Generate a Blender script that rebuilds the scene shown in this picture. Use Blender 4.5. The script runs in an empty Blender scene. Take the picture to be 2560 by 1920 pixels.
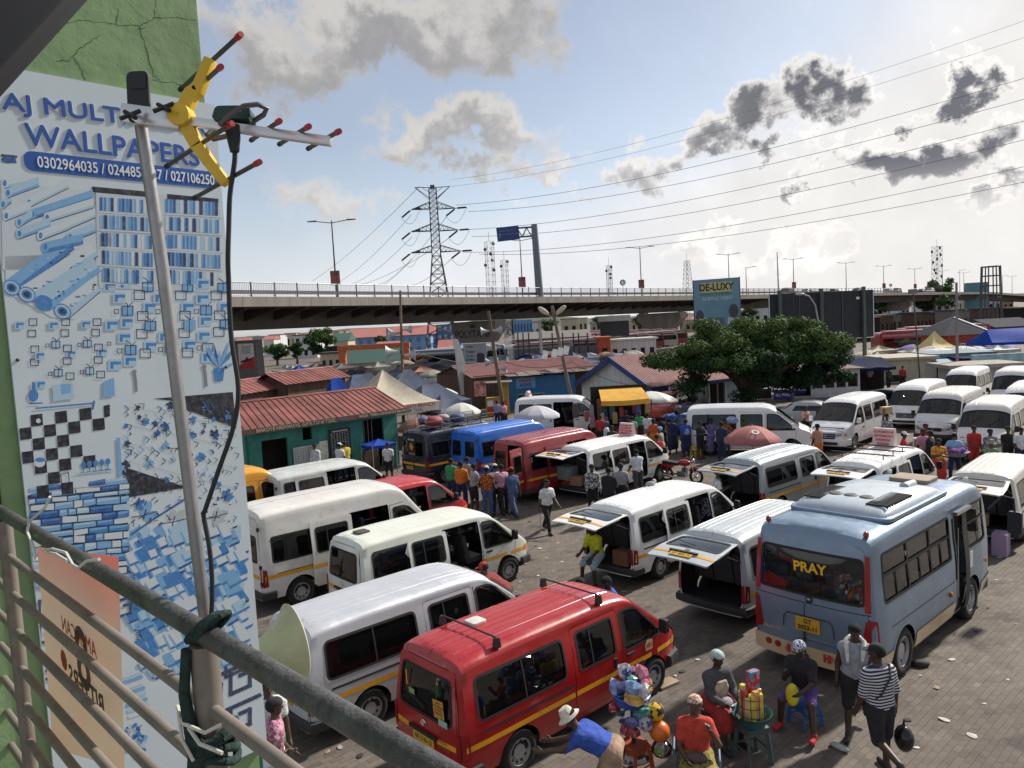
import bpy,bmesh,math,random
import numpy as np
from mathutils import Vector,Matrix
from mathutils.geometry import delaunay_2d_cdt
random.seed(7);np.random.seed(7)
R_=math.radians
SC=bpy.context.scene
COL=SC.collection
# camera, sky, sun, exposure
CAM_F,CAM_P,CAM_R,CAM_H=1900.0,R_(4.4),R_(3.1),6.5
_f=Vector((0,math.cos(CAM_P),-math.sin(CAM_P)));_r0=Vector((1,0,0));_u0=_r0.cross(_f)
_r=_r0*math.cos(CAM_R)-_u0*math.sin(CAM_R);_u=_u0*math.cos(CAM_R)+_r0*math.sin(CAM_R)
cam_d=bpy.data.cameras.new('camera');cam=bpy.data.objects.new('camera',cam_d);COL.objects.link(cam)
cam.matrix_world=Matrix(((_r.x,_u.x,-_f.x,0),(_r.y,_u.y,-_f.y,0),(_r.z,_u.z,-_f.z,CAM_H),(0,0,0,1)))
cam_d.sensor_width=36;cam_d.lens=36*CAM_F/2560;cam_d.clip_start=.05;cam_d.clip_end=6000
SC.camera=cam
SUN_AZ,SUN_EL=R_(52),R_(38)
world=bpy.data.worlds.new('World');SC.world=world;world.use_nodes=True
sun_d=bpy.data.lights.new('sun','SUN');sun_d.energy=4.0;sun_d.angle=R_(3);sun_d.color=(1,.93,.83)
sun=bpy.data.objects.new('sun',sun_d);COL.objects.link(sun)
sun.rotation_euler=Vector((math.sin(SUN_AZ)*math.cos(SUN_EL),math.cos(SUN_AZ)*math.cos(SUN_EL),math.sin(SUN_EL))).to_track_quat('Z','Y').to_euler()
SC.view_settings.view_transform='Standard';SC.view_settings.look='None';SC.view_settings.gamma=1
SC.view_settings.use_curve_mapping=False;SC.view_settings.exposure=.52
SC.cycles.max_bounces=6;SC.cycles.transparent_max_bounces=12;SC.cycles.diffuse_bounces=3;SC.cycles.glossy_bounces=3
def ray(px,py):return _r*((px-1280)/CAM_F)-_u*((py-960)/CAM_F)+_f
def at(px,py,z=.0):
 d=ray(px,py);t=(z-CAM_H)/d.z;return Vector((d.x*t,d.y*t,z))
def atd(px,py,Y):
 d=ray(px,py);return Vector((0,0,CAM_H))+d*(Y/d.y)
# world nodes
class NT:
 def __init__(s,tree):s.t=tree;s.l=tree.links
 def n(s,typ,**kw):
  o=s.t.nodes.new(typ)
  for k,v in kw.items():setattr(o,k,v)
  return o
 def val(s,sock,v):
  if hasattr(v,'is_linked')or isinstance(v,bpy.types.NodeSocket):s.l.new(v,sock)
  else:sock.default_value=v
 def m(s,op,a,b=None,c=None,clamp=False):
  o=s.n('ShaderNodeMath',operation=op,use_clamp=clamp);s.val(o.inputs[0],a)
  if b is not None:s.val(o.inputs[1],b)
  if c is not None:s.val(o.inputs[2],c)
  return o.outputs[0]
 def ss(s,x,a,b):
  o=s.n('ShaderNodeMapRange',interpolation_type='SMOOTHSTEP');s.val(o.inputs[0],x)
  o.inputs[1].default_value=a;o.inputs[2].default_value=b;return o.outputs[0]
 def mix(s,f,a,b,bt='MIX'):
  o=s.n('ShaderNodeMix',data_type='RGBA',blend_type=bt);s.val(o.inputs[0],f);s.val(o.inputs[6],a);s.val(o.inputs[7],b);return o.outputs[2]
 def noise(s,vec,sc,det=4,rough=.5,dim='3D'):
  o=s.n('ShaderNodeTexNoise',noise_dimensions=dim);o.inputs['Scale'].default_value=sc;o.inputs['Detail'].default_value=det
  o.inputs['Roughness'].default_value=rough
  if vec is not None:s.l.new(vec,o.inputs['Vector'])
  return o.outputs['Fac']
def rgba(c):return(c[0],c[1],c[2],1)
def build_world():
 world.node_tree.nodes.clear();t=NT(world.node_tree)
 sky=t.n('ShaderNodeTexSky',sky_type='NISHITA');sky.sun_disc=False;sky.sun_elevation=SUN_EL;sky.sun_rotation=SUN_AZ
 sky.air_density=1.0;sky.dust_density=.7;sky.ozone_density=1.6;sky.altitude=20
 g=t.n('ShaderNodeTexCoord').outputs['Generated']
 sp=t.n('ShaderNodeSeparateXYZ');t.l.new(g,sp.inputs[0]);X,Y,Z=sp.outputs
 az=t.m('ARCTAN2',X,Y);el=t.m('ARCSINE',Z)
 cv=t.n('ShaderNodeCombineXYZ');t.l.new(az,cv.inputs[0]);t.l.new(el,cv.inputs[1])
 wn=t.n('ShaderNodeTexNoise');wn.inputs['Scale'].default_value=9.;wn.inputs['Detail'].default_value=6;wn.inputs['Roughness'].default_value=.62;t.l.new(cv.outputs[0],wn.inputs['Vector'])
 n1=wn.outputs['Fac'];n2=t.noise(cv.outputs[0],30.,5,.62);n0=t.noise(cv.outputs[0],2.6,2,.5)
 wv=t.n('ShaderNodeVectorMath',operation='MULTIPLY_ADD');t.l.new(wn.outputs['Color'],wv.inputs[0]);wv.inputs[1].default_value=(.40,.26,0);t.l.new(cv.outputs[0],wv.inputs[2]);P=wv.outputs[0]
 dens=None;low=None
 def pc(x,y,w,h,dn):
  nonlocal dens,low
  d=ray(x,y);a,e,w,h=math.atan2(d.x,d.y)+.20,math.asin(d.z/d.length)+.13,w*1.5/CAM_F,h*1.5/CAM_F
  mp=t.n('ShaderNodeMapping');t.l.new(P,mp.inputs[0]);mp.inputs['Location'].default_value=(-a/w,-e/h,0);mp.inputs['Scale'].default_value=(1/w,1/h,0)
  gr=t.n('ShaderNodeTexGradient',gradient_type='SPHERICAL');t.l.new(mp.outputs[0],gr.inputs[0]);k=t.m('MULTIPLY',gr.outputs['Fac'],dn);dens=k if dens is None else t.m('MAXIMUM',dens,k)
  sy=t.n('ShaderNodeSeparateXYZ');t.l.new(mp.outputs[0],sy.inputs[0]);q=t.m('MULTIPLY',t.m('MULTIPLY_ADD',sy.outputs[1],-1.5,.45),k);low=q if low is None else t.m('MAXIMUM',low,q)
 for q in CLOUDS:pc(*q)
 outside=t.ss(t.m('ABSOLUTE',t.m('ADD',az,-.02)),.66,.95)
 amb=t.m('MULTIPLY',t.ss(n0,.44,.7),t.m('MAXIMUM',outside,t.ss(el,.50,.7)));dens=t.m('MAXIMUM',dens,amb);low=t.m('MAXIMUM',low,t.m('MULTIPLY',amb,.4))
 nz=t.m('ADD',t.m('MULTIPLY',t.m('SUBTRACT',n1,.5),.9),t.m('MULTIPLY',t.m('SUBTRACT',n2,.5),.75));f=t.m('ADD',dens,nz)
 near=t.ss(az,.06,.36)
 soft=t.ss(f,.12,.62);hard=t.ss(f,.18,.52);cov=t.m('ADD',t.m('MULTIPLY',soft,t.m('SUBTRACT',1,near)),t.m('MULTIPLY',hard,near));cov=t.m('MULTIPLY',cov,t.ss(el,-.01,.03))
 lf=t.ss(t.m('ADD',low,t.m('MULTIPLY',nz,.55)),-.05,.85);core=t.m('MULTIPLY',t.ss(t.m('ADD',f,t.m('MULTIPLY',low,.5)),.36,1.15),t.ss(el,.06,.17));skyc=sky.outputs[0]
 lum=t.n('ShaderNodeRGBToBW');t.l.new(skyc,lum.inputs[0]);b=t.m('MINIMUM',t.m('MAXIMUM',lum.outputs[0],3.6),6.1)
 def grey(col,k):
  o=t.n('ShaderNodeVectorMath',operation='SCALE');o.inputs[0].default_value=col;t.val(o.inputs['Scale'],t.m('MULTIPLY',b,k));return o.outputs[0]
 lit=grey((1.0,.97,.94),1.22);shade=grey((.76,.755,.785),.86);deep=grey((.43,.44,.50),.48)
 body=t.mix(t.m('ADD',t.m('MULTIPLY',lf,t.m('SUBTRACT',1,near)),t.m('MULTIPLY',core,near)),lit,t.mix(near,shade,deep))
 hz=t.m('MAXIMUM',t.m('MAXIMUM',t.m('MULTIPLY',t.ss(el,.36,.0),.85),.50),t.ss(lum.outputs[0],3.5,7.))
 hs=t.mix(hz,skyc,t.mix(near,grey((.93,.945,1.0),t.m('MULTIPLY_ADD',n1,.26,.90)),grey((1.0,.975,.955),t.m('MULTIPLY_ADD',n1,.34,.86))));c=t.mix(cov,hs,body)
 bg=t.n('ShaderNodeBackground');t.l.new(c,bg.inputs[0]);bg.inputs[1].default_value=.10
 o=t.n('ShaderNodeOutputWorld');t.l.new(bg.outputs[0],o.inputs[0])
 world.cycles.sampling_method='MANUAL';world.cycles.sample_map_resolution=512
CLOUDS=[(1150,335,200,66,1.1),(720,100,200,90,1.05),(980,30,260,80,1.1),(1240,60,150,90,.95),(1850,330,135,58,1.15),(2075,240,92,60,1.1),(2400,175,85,42,1.2),(2240,392,180,54,1.2),(2480,350,115,56,1.15),(1590,405,130,55,1.0),(1460,460,70,36,.9),(1990,505,62,32,1.05),(2480,480,70,34,1.05),(1720,612,120,40,.9),(1330,400,80,40,.75),(2000,615,150,26,.62),(860,540,120,60,.55)]
build_world()
# materials
MATS={}
def mat(name,col=(.5,.5,.5),rough=.6,metal=0,var=.12,scale=3.,bump=0,bscale=40.,coat=0,spec=.5,dirt=0,dcol=(.16,.12,.09),streak=False,sub=None):
 if name in MATS:return MATS[name]
 m=bpy.data.materials.new(name);m.use_nodes=True;m.node_tree.nodes.clear();t=NT(m.node_tree)
 p=t.n('ShaderNodeBsdfPrincipled');o=t.n('ShaderNodeOutputMaterial');t.l.new(p.outputs[0],o.inputs[0])
 tc=t.n('ShaderNodeTexCoord').outputs['Object']
 if streak:
  mp=t.n('ShaderNodeMapping');t.l.new(tc,mp.inputs[0]);mp.inputs['Scale'].default_value=(1,1,.15);tcs=mp.outputs[0]
 else:tcs=tc
 c=rgba(col)
 if var or dirt:
  n=t.noise(tcs,scale,5,.6)
  lo=tuple(max(0,x*(1-var))for x in col);hi=tuple(min(1,x*(1+var))for x in col)
  c=t.mix(t.ss(n,.3,.7),rgba(lo),rgba(hi))
 if dirt:
  n2=t.noise(tcs,scale*2.7,7,.7);c=t.mix(t.m('MULTIPLY',t.ss(n2,.5,.78),dirt),c,rgba(dcol))
  t.l.new(t.m('ADD',t.m('MULTIPLY',t.ss(n2,.4,.75),.25),rough,clamp=True),p.inputs['Roughness'])
 else:p.inputs['Roughness'].default_value=rough
 if isinstance(c,tuple):p.inputs['Base Color'].default_value=c
 else:t.l.new(c,p.inputs['Base Color'])
 p.inputs['Metallic'].default_value=metal;p.inputs['Coat Weight'].default_value=coat;p.inputs['Coat Roughness'].default_value=.08
 p.inputs['Specular IOR Level'].default_value=spec
 if bump:
  b=t.n('ShaderNodeBump');b.inputs['Strength'].default_value=bump;b.inputs['Distance'].default_value=.02
  t.l.new(t.noise(tc,bscale,4,.6),b.inputs['Height']);t.l.new(b.outputs[0],p.inputs['Normal'])
 MATS[name]=m;return m
def glass(name,tint=.1,rough=.03,col=(.8,.9,.9)):
 if name in MATS:return MATS[name]
 m=bpy.data.materials.new(name);m.use_nodes=True;m.node_tree.nodes.clear();t=NT(m.node_tree)
 tr=t.n('ShaderNodeBsdfTransparent');tr.inputs[0].default_value=(col[0]*tint,col[1]*tint,col[2]*tint,1)
 gl=t.n('ShaderNodeBsdfGlossy');gl.inputs['Roughness'].default_value=rough;gl.inputs[0].default_value=(1,1,1,1)
 df=t.n('ShaderNodeBsdfDiffuse');df.inputs[0].default_value=(.03,.032,.035,1)
 fr=t.n('ShaderNodeFresnel');fr.inputs[0].default_value=1.5
 a=t.n('ShaderNodeMixShader');a.inputs[0].default_value=.12;t.l.new(tr.outputs[0],a.inputs[1]);t.l.new(df.outputs[0],a.inputs[2])
 x=t.n('ShaderNodeMixShader');t.l.new(t.m('MULTIPLY',fr.outputs[0],1.25,clamp=True),x.inputs[0]);t.l.new(a.outputs[0],x.inputs[1]);t.l.new(gl.outputs[0],x.inputs[2])
 o=t.n('ShaderNodeOutputMaterial');t.l.new(x.outputs[0],o.inputs[0]);MATS[name]=m;return m
def paint(name,col,dirt=.35,rough=.28):
 return mat(name,col,rough,0,.06,1.3,coat=.5,dirt=dirt*.7,dcol=(.34,.30,.24),bump=.03,bscale=3)
def flat(name,col,rough=.7):return mat(name,col,rough,0,.08,6.)
def cloth(name,col,**k):return mat('cloth_'+name,col,.9,0,.22,11.,bump=.9,bscale=17.,**k)
def cloth_pat(name,a,b,sc=18.,kind='noise'):
 if 'cloth_'+name in MATS:return MATS['cloth_'+name]
 m=cloth(name,a);t=NT(m.node_tree);p=[n for n in m.node_tree.nodes if n.type=='BSDF_PRINCIPLED'][0]
 tc=t.n('ShaderNodeTexCoord').outputs['Object']
 if kind=='stripe':
  s=t.n('ShaderNodeSeparateXYZ');t.l.new(tc,s.inputs[0]);f=t.ss(t.m('SINE',t.m('MULTIPLY',s.outputs[2],sc)),.1,.35)
 elif kind=='check':
  o=t.n('ShaderNodeTexChecker');o.inputs['Scale'].default_value=sc;t.l.new(tc,o.inputs[0]);f=o.outputs['Fac']
 else:f=t.ss(t.noise(tc,sc,2,.5),.48,.54)
 t.l.new(t.mix(f,rgba(a),rgba(b)),p.inputs['Base Color']);return m
# objects
def tag(o,label=None,cat=None,group=None,kind=None):
 if label:o['label']=label
 if cat:o['category']=cat
 if group:o['group']=group
 if kind:o['kind']=kind
 return o
def empty(name,loc=(0,0,0),rz=0.,label=None,cat=None,group=None,parent=None):
 o=bpy.data.objects.new(name,None);o.empty_display_size=.2;COL.objects.link(o);o.location=loc;o.rotation_euler=(0,0,rz)
 if parent:o.parent=parent
 return tag(o,label,cat,group)
def obj(name,me,m,parent=None,loc=None,rot=None):
 o=bpy.data.objects.new(name,me);COL.objects.link(o)
 if m is not None:
  if not me.materials:me.materials.append(m)
  if me.materials[0]!=m:o.material_slots[0].link='OBJECT';o.material_slots[0].material=m
 if parent:o.parent=parent
 if loc is not None:o.location=loc
 if rot is not None:o.rotation_euler=rot
 return o
def copy_tree(o,parent=None):
 c=o.copy();COL.objects.link(c);c.parent=parent
 for ch in list(o.children):copy_tree(ch,c)
 return c
class MB:
 def __init__(s):s.v=[];s.f=[]
 def add(s,V,Fc):
  n=len(s.v);s.v+=[tuple(p)for p in V];s.f+=[tuple(i+n for i in q)for q in Fc];return s
 def box(s,x0,x1,y0,y1,z0,z1,M=None):
  V=[Vector(p)for p in((x0,y0,z0),(x1,y0,z0),(x1,y1,z0),(x0,y1,z0),(x0,y0,z1),(x1,y0,z1),(x1,y1,z1),(x0,y1,z1))]
  if M is not None:V=[M@p for p in V]
  return s.add(V,[(3,2,1,0),(4,5,6,7),(0,1,5,4),(1,2,6,5),(2,3,7,6),(3,0,4,7)])
 def cbox(s,c,d,M=None):return s.box(c[0]-d[0]/2,c[0]+d[0]/2,c[1]-d[1]/2,c[1]+d[1]/2,c[2]-d[2]/2,c[2]+d[2]/2,M)
 def prism(s,poly,a,b,axis='z',M=None):
  n=len(poly)
  def q(p,h):return{'z':(p[0],p[1],h),'y':(p[0],h,p[1]),'x':(h,p[0],p[1])}[axis]
  V=[Vector(q(p,a))for p in poly]+[Vector(q(p,b))for p in poly]
  if M is not None:V=[M@p for p in V]
  return s.add(V,[tuple(range(n))[::-1],tuple(range(n,2*n))]+[(i,(i+1)%n,n+(i+1)%n,n+i)for i in range(n)])
 def tube(s,pts,r,n=8,caps=True,close=False):
  pts=[Vector(p)for p in pts];N=len(pts);rs=r if isinstance(r,(list,tuple))else[r]*N
  V=[];F=[];prev=None
  for i,p in enumerate(pts):
   a=pts[i-1]if(i>0 or close)else p;b=pts[(i+1)%N]if(i<N-1 or close)else p
   d=(b-a);d=d.normalized()if d.length>1e-9 else Vector((0,0,1))
   if prev is None:
    h=Vector((0,0,1))if abs(d.z)<.9 else Vector((1,0,0));e=d.cross(h).normalized()
   else:e=(prev-d*prev.dot(d));e=e.normalized()if e.length>1e-6 else d.orthogonal().normalized()
   prev=e;g=d.cross(e)
   V+=[p+(e*math.cos(2*math.pi*k/n)+g*math.sin(2*math.pi*k/n))*rs[i]for k in range(n)]
  for i in range(N if close else N-1):
   j=(i+1)%N
   F+=[(i*n+k,i*n+(k+1)%n,j*n+(k+1)%n,j*n+k)for k in range(n)]
  if caps and not close:F+=[tuple(range(n))[::-1],tuple(range((N-1)*n,N*n))]
  return s.add(V,F)
 def lathe(s,prof,n=16,M=None,a0=0.,a1=2*math.pi,closed=True):
  V=[];F=[];m=len(prof);full=abs(a1-a0-2*math.pi)<1e-6;K=n if full else n+1
  for k in range(K):
   a=a0+(a1-a0)*k/n;c,q=math.cos(a),math.sin(a)
   V+=[Vector((r*c,r*q,z))for r,z in prof]
  if M is not None:V=[M@p for p in V]
  for k in range(n):
   b=(k+1)%K
   for i in range(m-1):F.append((k*m+i,b*m+i,b*m+i+1,k*m+i+1))
  return s.add(V,F)
 def strip(s,A,B):
  n=len(A);return s.add(list(A)+list(B),[(i,i+1,n+i+1,n+i)for i in range(n-1)])
 def ico(s,c,r,n=8,m=6,sz=(1,1,1),M=None):
  prof=[(max(1e-4,r*math.sin(math.pi*i/m)),-r*math.cos(math.pi*i/m))for i in range(m+1)]
  T=Matrix.Translation(Vector(c))@Matrix.Diagonal((sz[0],sz[1],sz[2],1))
  if M is not None:T=Matrix.Translation(Vector(c))@M.to_4x4()@Matrix.Diagonal((sz[0],sz[1],sz[2],1))
  return s.lathe(prof,n,T)
 def mesh(s,name='m',smooth=None):
  me=bpy.data.meshes.new(name);me.from_pydata(s.v,[],s.f);me.update()
  bm=bmesh.new();bm.from_mesh(me);bmesh.ops.recalc_face_normals(bm,faces=bm.faces[:]);bm.to_mesh(me);bm.free()
  if smooth:shade(me,smooth)
  return me
 def obj(s,name,m,parent=None,smooth=None,loc=None,rot=None,bevel=0):
  me=s.mesh(name,smooth)
  if bevel:bev(me,bevel)
  return obj(name,me,m,parent,loc,rot)
def shade(me,ang=40):
 me.polygons.foreach_set('use_smooth',[True]*len(me.polygons));me.set_sharp_from_angle(angle=R_(ang));me.update()
def bev(me,w,seg=2):
 bm=bmesh.new();bm.from_mesh(me)
 bmesh.ops.bevel(bm,geom=bm.edges[:],offset=w,segments=seg,affect='EDGES',profile=.6,clamp_overlap=True)
 bm.to_mesh(me);bm.free();shade(me,35)
_fontcache={}
def text(body,size,m,parent=None,M=None,name='lettering',align='CENTER',bold=0.,ext=.002,xs=1.):
 cu=bpy.data.curves.new('t','FONT');cu.body=body;cu.size=size;cu.align_x=align;cu.align_y='CENTER';cu.offset=bold;cu.extrude=ext;cu.resolution_u=3
 tmp=bpy.data.objects.new('t',cu);me=bpy.data.meshes.new_from_object(tmp);bpy.data.objects.remove(tmp);bpy.data.curves.remove(cu)
 me.name=name
 if xs!=1.:me.transform(Matrix.Diagonal((xs,1,1,1)))
 if M is not None:me.transform(M)
 me.materials.clear();return obj(name,me,m,parent)
def frameM(o,x,y):
 x=Vector(x).normalized();y=Vector(y);y=(y-x*y.dot(x)).normalized();z=x.cross(y);o=Vector(o)
 return Matrix(((x.x,y.x,z.x,o.x),(x.y,y.y,z.y,o.y),(x.z,y.z,z.z,o.z),(0,0,0,1)))
def rpoly(pts,r,n=4):
 out=[];N=len(pts)
 rs=r if isinstance(r,(list,tuple))else[r]*N
 for i in range(N):
  p=Vector(pts[i]);a=Vector(pts[i-1]);b=Vector(pts[(i+1)%N]);da=(a-p);db=(b-p);q=min(rs[i],da.length*.45,db.length*.45)
  A=p+da.normalized()*q;B=p+db.normalized()*q
  for k in range(n+1):
   t=k/n;out.append(tuple(A*(1-t)**2+p*2*t*(1-t)+B*t*t))
 return out
def inpoly(P,poly):
 P=np.asarray(P);q=np.asarray(poly);x,y=P[:,0],P[:,1];ins=np.zeros(len(P),bool);j=len(q)-1
 for i in range(len(q)):
  xi,yi=q[i];xj,yj=q[j]
  if yi!=yj:ins^=((yi>y)!=(yj>y))&(x<(xj-xi)*(y-yi)/(yj-yi)+xi)
  j=i
 return ins
def densify(poly,d):
 out=[]
 for i in range(len(poly)):
  a=np.array(poly[i],float);b=np.array(poly[(i+1)%len(poly)],float);k=max(1,int(math.ceil(np.linalg.norm(b-a)/d)))
  out+=[tuple(a+(b-a)*j/k)for j in range(k)]
 return out
def tri2d(outer,holes=(),gx=.15,gy=.15,dens=.1):
 loops=[densify(outer,dens)]+[densify(h,dens)for h in holes]
 pts=[];edges=[]
 for lp in loops:
  n=len(pts);pts+=lp;edges+=[(n+i,n+(i+1)%len(lp))for i in range(len(lp))]
 o=np.array(outer);x0,y0=o.min(0);x1,y1=o.max(0)
 if gx:
  G=np.array([(x,y)for x in np.arange(x0+gx*.5,x1,gx)for y in np.arange(y0+gy*.5,y1,gy)])
  if len(G):
   ok=inpoly(G,outer)
   for h in holes:ok&=~inpoly(G,h)
   B=np.array(pts);G=G[ok]
   if len(G):
    dd=np.min(np.hypot((G[:,None,0]-B[None,:,0])/gx,(G[:,None,1]-B[None,:,1])/gy),1);G=G[dd>.3];pts=pts+[tuple(g)for g in G]
 res=delaunay_2d_cdt([Vector(p)for p in pts],edges,[],0,1e-6)
 V=np.array([tuple(v)for v in res[0]]);T=np.array([t for t in res[2]if len(t)==3]);c=V[T].mean(1)
 ok=inpoly(c,outer)
 for h in holes:ok&=~inpoly(c,h)
 return V,T[ok]
def npmesh(name,V,F,smooth=40,merge=None):
 me=bpy.data.meshes.new(name);me.from_pydata([tuple(map(float,v))for v in V],[],[tuple(int(i)for i in f)for f in F]);me.update()
 bm=bmesh.new();bm.from_mesh(me)
 if merge:bmesh.ops.remove_doubles(bm,verts=bm.verts[:],dist=merge)
 bmesh.ops.recalc_face_normals(bm,faces=bm.faces[:]);bm.to_mesh(me);bm.free()
 if smooth:shade(me,smooth)
 return me
# vehicles
BLACK=mat('rubber_black',(.016,.016,.017),.75);TYRE=mat('tyre',(.022,.021,.02),.9,dirt=.5,dcol=(.09,.075,.06),scale=8)
TRIM=mat('plastic_trim',(.03,.031,.033),.6,dirt=.4,dcol=(.12,.1,.08));LINER=mat('van_lining',(.022,.022,.024),.9)
SEATM=mat('seat_cloth',(.04,.04,.046),.95,var=.25,scale=9);SEATB=mat('seat_grey',(.20,.21,.22),.9)
GLASS=glass('tinted_glass',.08);GLASSC=glass('clear_glass',.62);GLASSW=glass('windscreen_glass',.34,col=(.75,.88,.95))
STEEL=mat('steel_rim',(.35,.35,.35),.45,.7,dirt=.4);CHROME=mat('chrome',(.6,.6,.62),.18,1.,var=.05);RIMW=mat('rim_silver',(.45,.45,.46),.4,.6,dirt=.5)
YEL=mat('stripe_yellow',(.78,.36,.006),.5,dirt=.3,dcol=(.3,.2,.08));PLATE=mat('plate_yellow',(.62,.36,.02),.5,dirt=.4)
LAMPR=mat('lamp_red',(.30,.012,.012),.2,coat=.6);LAMPA=mat('lamp_amber',(.75,.22,.01),.2,coat=.6);LAMPC=mat('lamp_clear',(.28,.30,.33),.1,.5,coat=.9)
GAP=mat('panel_gap',(.03,.03,.03),.8);WHITEP=mat('print_white',(.75,.75,.74),.6);BLACKP=mat('print_black',(.02,.02,.025),.6);REDP=mat('print_red',(.55,.04,.04),.6);BLUEP=mat('print_blue',(.03,.09,.38),.6)
def tab(pts):
 a=np.array(pts,float);return lambda x:np.interp(x,a[:,0],a[:,1])
MC={}
def cached(key,fn):
 if key not in MC:MC[key]=fn()
 return MC[key]
class Body:
 def __init__(s,name,**k):
  s.name=name;s.__dict__.update(k);s._zt=tab(s.top);s._hw=tab(s.plan);s._sh=tab(s.shoulder);s.x1=s.top[-1][0]
 def ins(s,x):r=s.rr;e=np.clip(r-x,0,r);return r-np.sqrt(np.maximum(0,r*r-e*e))
 def zt(s,x):return s._zt(x)-s.ins(x)*.8
 def hw(s,x):return s._hw(x)-s.ins(x)*.7
 def zr(s,x):return s.zt(x)-s._sh(x)
 def P0(s,x,t,side):
  x=np.asarray(x,float);t=np.asarray(t,float);zr=s.zr(x);zt=s.zt(x);hw=s.hw(x)
  def sidey(z):
   q=np.clip((z-s.belt)/max(.1,(s.H-.25-s.belt)),0,1.3);lo=np.clip((.62-z)/.3,0,1.2)
   bow=1-.012*((z-.95)/.5)**2
   return hw*(1-s.tum*q**1.4-.05*lo*lo)*np.clip(bow,.97,1)
  z1=s.zb+(zr-s.zb)*np.clip(t,0,1);y1=sidey(z1)
  a=np.clip(t-1,0,1)*math.pi/2;wr=sidey(zr)
  z2=zr+(zt-zr)*np.sin(a)**s.pw;y2=wr*np.maximum(np.cos(a),0)**s.pw
  up=t>1;z=np.where(up,z2,z1);y=np.where(up,y2,y1)
  xx=x+s.lean*np.clip(z-s.belt,0,9)*np.clip(1-x/.6,0,1)
  return np.stack([xx,side*y,z],-1)
 def P(s,x,t,side=-1,off=0.):
  p=s.P0(x,t,side)
  if off:
   e=1e-3;ta=np.clip(np.asarray(t)-e,0,1.995);a=s.P0(np.asarray(x)+e,ta+e,side)-s.P0(np.asarray(x)-e,ta+e,side);b=s.P0(x,ta+2*e,side)-s.P0(x,ta,side)
   n=np.cross(a,b)*(-side)*-1;l=np.linalg.norm(n,axis=-1,keepdims=True);n=n/np.maximum(l,1e-9)
   c=np.sign(np.sum(n*np.stack([0*p[...,0],p[...,1],p[...,2]-1.0],-1),-1,keepdims=True));p=p+n*np.where(c==0,1,c)*off
  return p
 def xs(s,poly,d=.07):
  q=densify(poly,d);return[(x,float((z-s.zb)/(s.zr(x)-s.zb)))for x,z in q]
 def patch(s,poly,side=-1,off=0.,holes=(),gx=.14,gy=.1,conv=True,dens=.09):
  o=s.xs(poly)if conv else poly;hs=[s.xs(h)if conv else h for h in holes]
  V,T=tri2d(o,hs,gx,gy,dens);return s.P(V[:,0],V[:,1],side,off),T
 def shell(s,holesR,holesL,off=0.,x0=0.,x1=None):
  x1=x1 or s.x1;Vs=[];Fs=[];n=0
  for side,hs in((-1,holesR),(1,holesL)):
   base=[(x0,0)]
   for wx in s.wheels:
    r=s.arch
    for k in range(11):
     a=math.pi*(1-k/10);zz=s.wr+r*math.sin(a);base.append((wx+r*math.cos(a),max(0.,(zz-s.zb)/(s.zr(wx)-s.zb))if 0<k<10 else 0.))
   xs_=list(np.arange(x0,x1,.12))+[x1]
   outer=base+[(x1,0)]+[(x1,t)for t in np.arange(.15,2,.1)]+[(x,2.0)for x in xs_[::-1]]+[(x0,t)for t in np.arange(1.95,.05,-.1)]
   V,T=tri2d(outer,[h if c else s.xs(h)for h,c in hs],.13,.085,.13)
   p=s.P(V[:,0],np.minimum(V[:,1],2.),side,off);Vs.append(p);Fs.append(T+n);n+=len(p)
  return np.concatenate(Vs),np.concatenate(Fs)
 def endpoly(s,x,n=12):
  t=np.concatenate([np.linspace(0,1,8),np.linspace(1.08,2,n)]);p=s.P0(np.full(len(t),x),t,1.)
  r=[(a[1],a[2])for a in p];return[(-y,z)for y,z in r]+[(y,z)for y,z in r[-2::-1]]
 def rearx(s,y,z):return s.lean*np.clip(z-s.belt,0,9)-s.rb*(1-np.clip(np.abs(y)/s._hw(0),0,1)**2.5)*np.clip(1-(np.clip(z-1.2,0,9)/(float(s.zt(0.))-1.2))**4,0,1)
 def frontx(s,y,z):
  w=s._hw(s.x1);zt=s._zt(s.x1);m=(zt+s.zb)/2;h=(zt-s.zb)/2
  return s.x1+s.fb*np.maximum(0,1-np.clip(np.abs(y)/w,0,1)**3)**.5*np.maximum(.0,1-np.clip(np.abs(z-m)/h,0,1)**5)**.4
 def rear(s,poly,holes=(),off=0.,g=.12):
  V,T=tri2d(poly,holes,g,g,.09);return np.stack([s.rearx(V[:,0],V[:,1])-off,V[:,0],V[:,1]],-1),T
 def front(s,poly,holes=(),off=0.,g=.1):
  V,T=tri2d(poly,holes,g,g,.08);return np.stack([s.frontx(V[:,0],V[:,1])+off,V[:,0],V[:,1]],-1),T
def grow(poly,d):
 n=len(poly);A=sum(poly[i][0]*poly[(i+1)%n][1]-poly[(i+1)%n][0]*poly[i][1]for i in range(n));sg=1 if A>0 else-1;out=[]
 for i in range(n):
  a=Vector(poly[i-1]);b=Vector(poly[i]);c=Vector(poly[(i+1)%n])
  n1=Vector((b.y-a.y,a.x-b.x));n2=Vector((c.y-b.y,b.x-c.x))
  n1=n1.normalized()if n1.length>1e-7 else n2.normalized();n2=n2.normalized()if n2.length>1e-7 else n1
  m=(n1+n2);m=m/max(.5,m.length_squared/2)*sg if m.length>1e-6 else n1*sg;out.append((b.x+m.x*d,b.y+m.y*d))
 return out
def rect(x0,x1,z0,z1,r=.07):return rpoly([(x0,z0),(x1,z0),(x1,z1),(x0,z1)],r)
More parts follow.
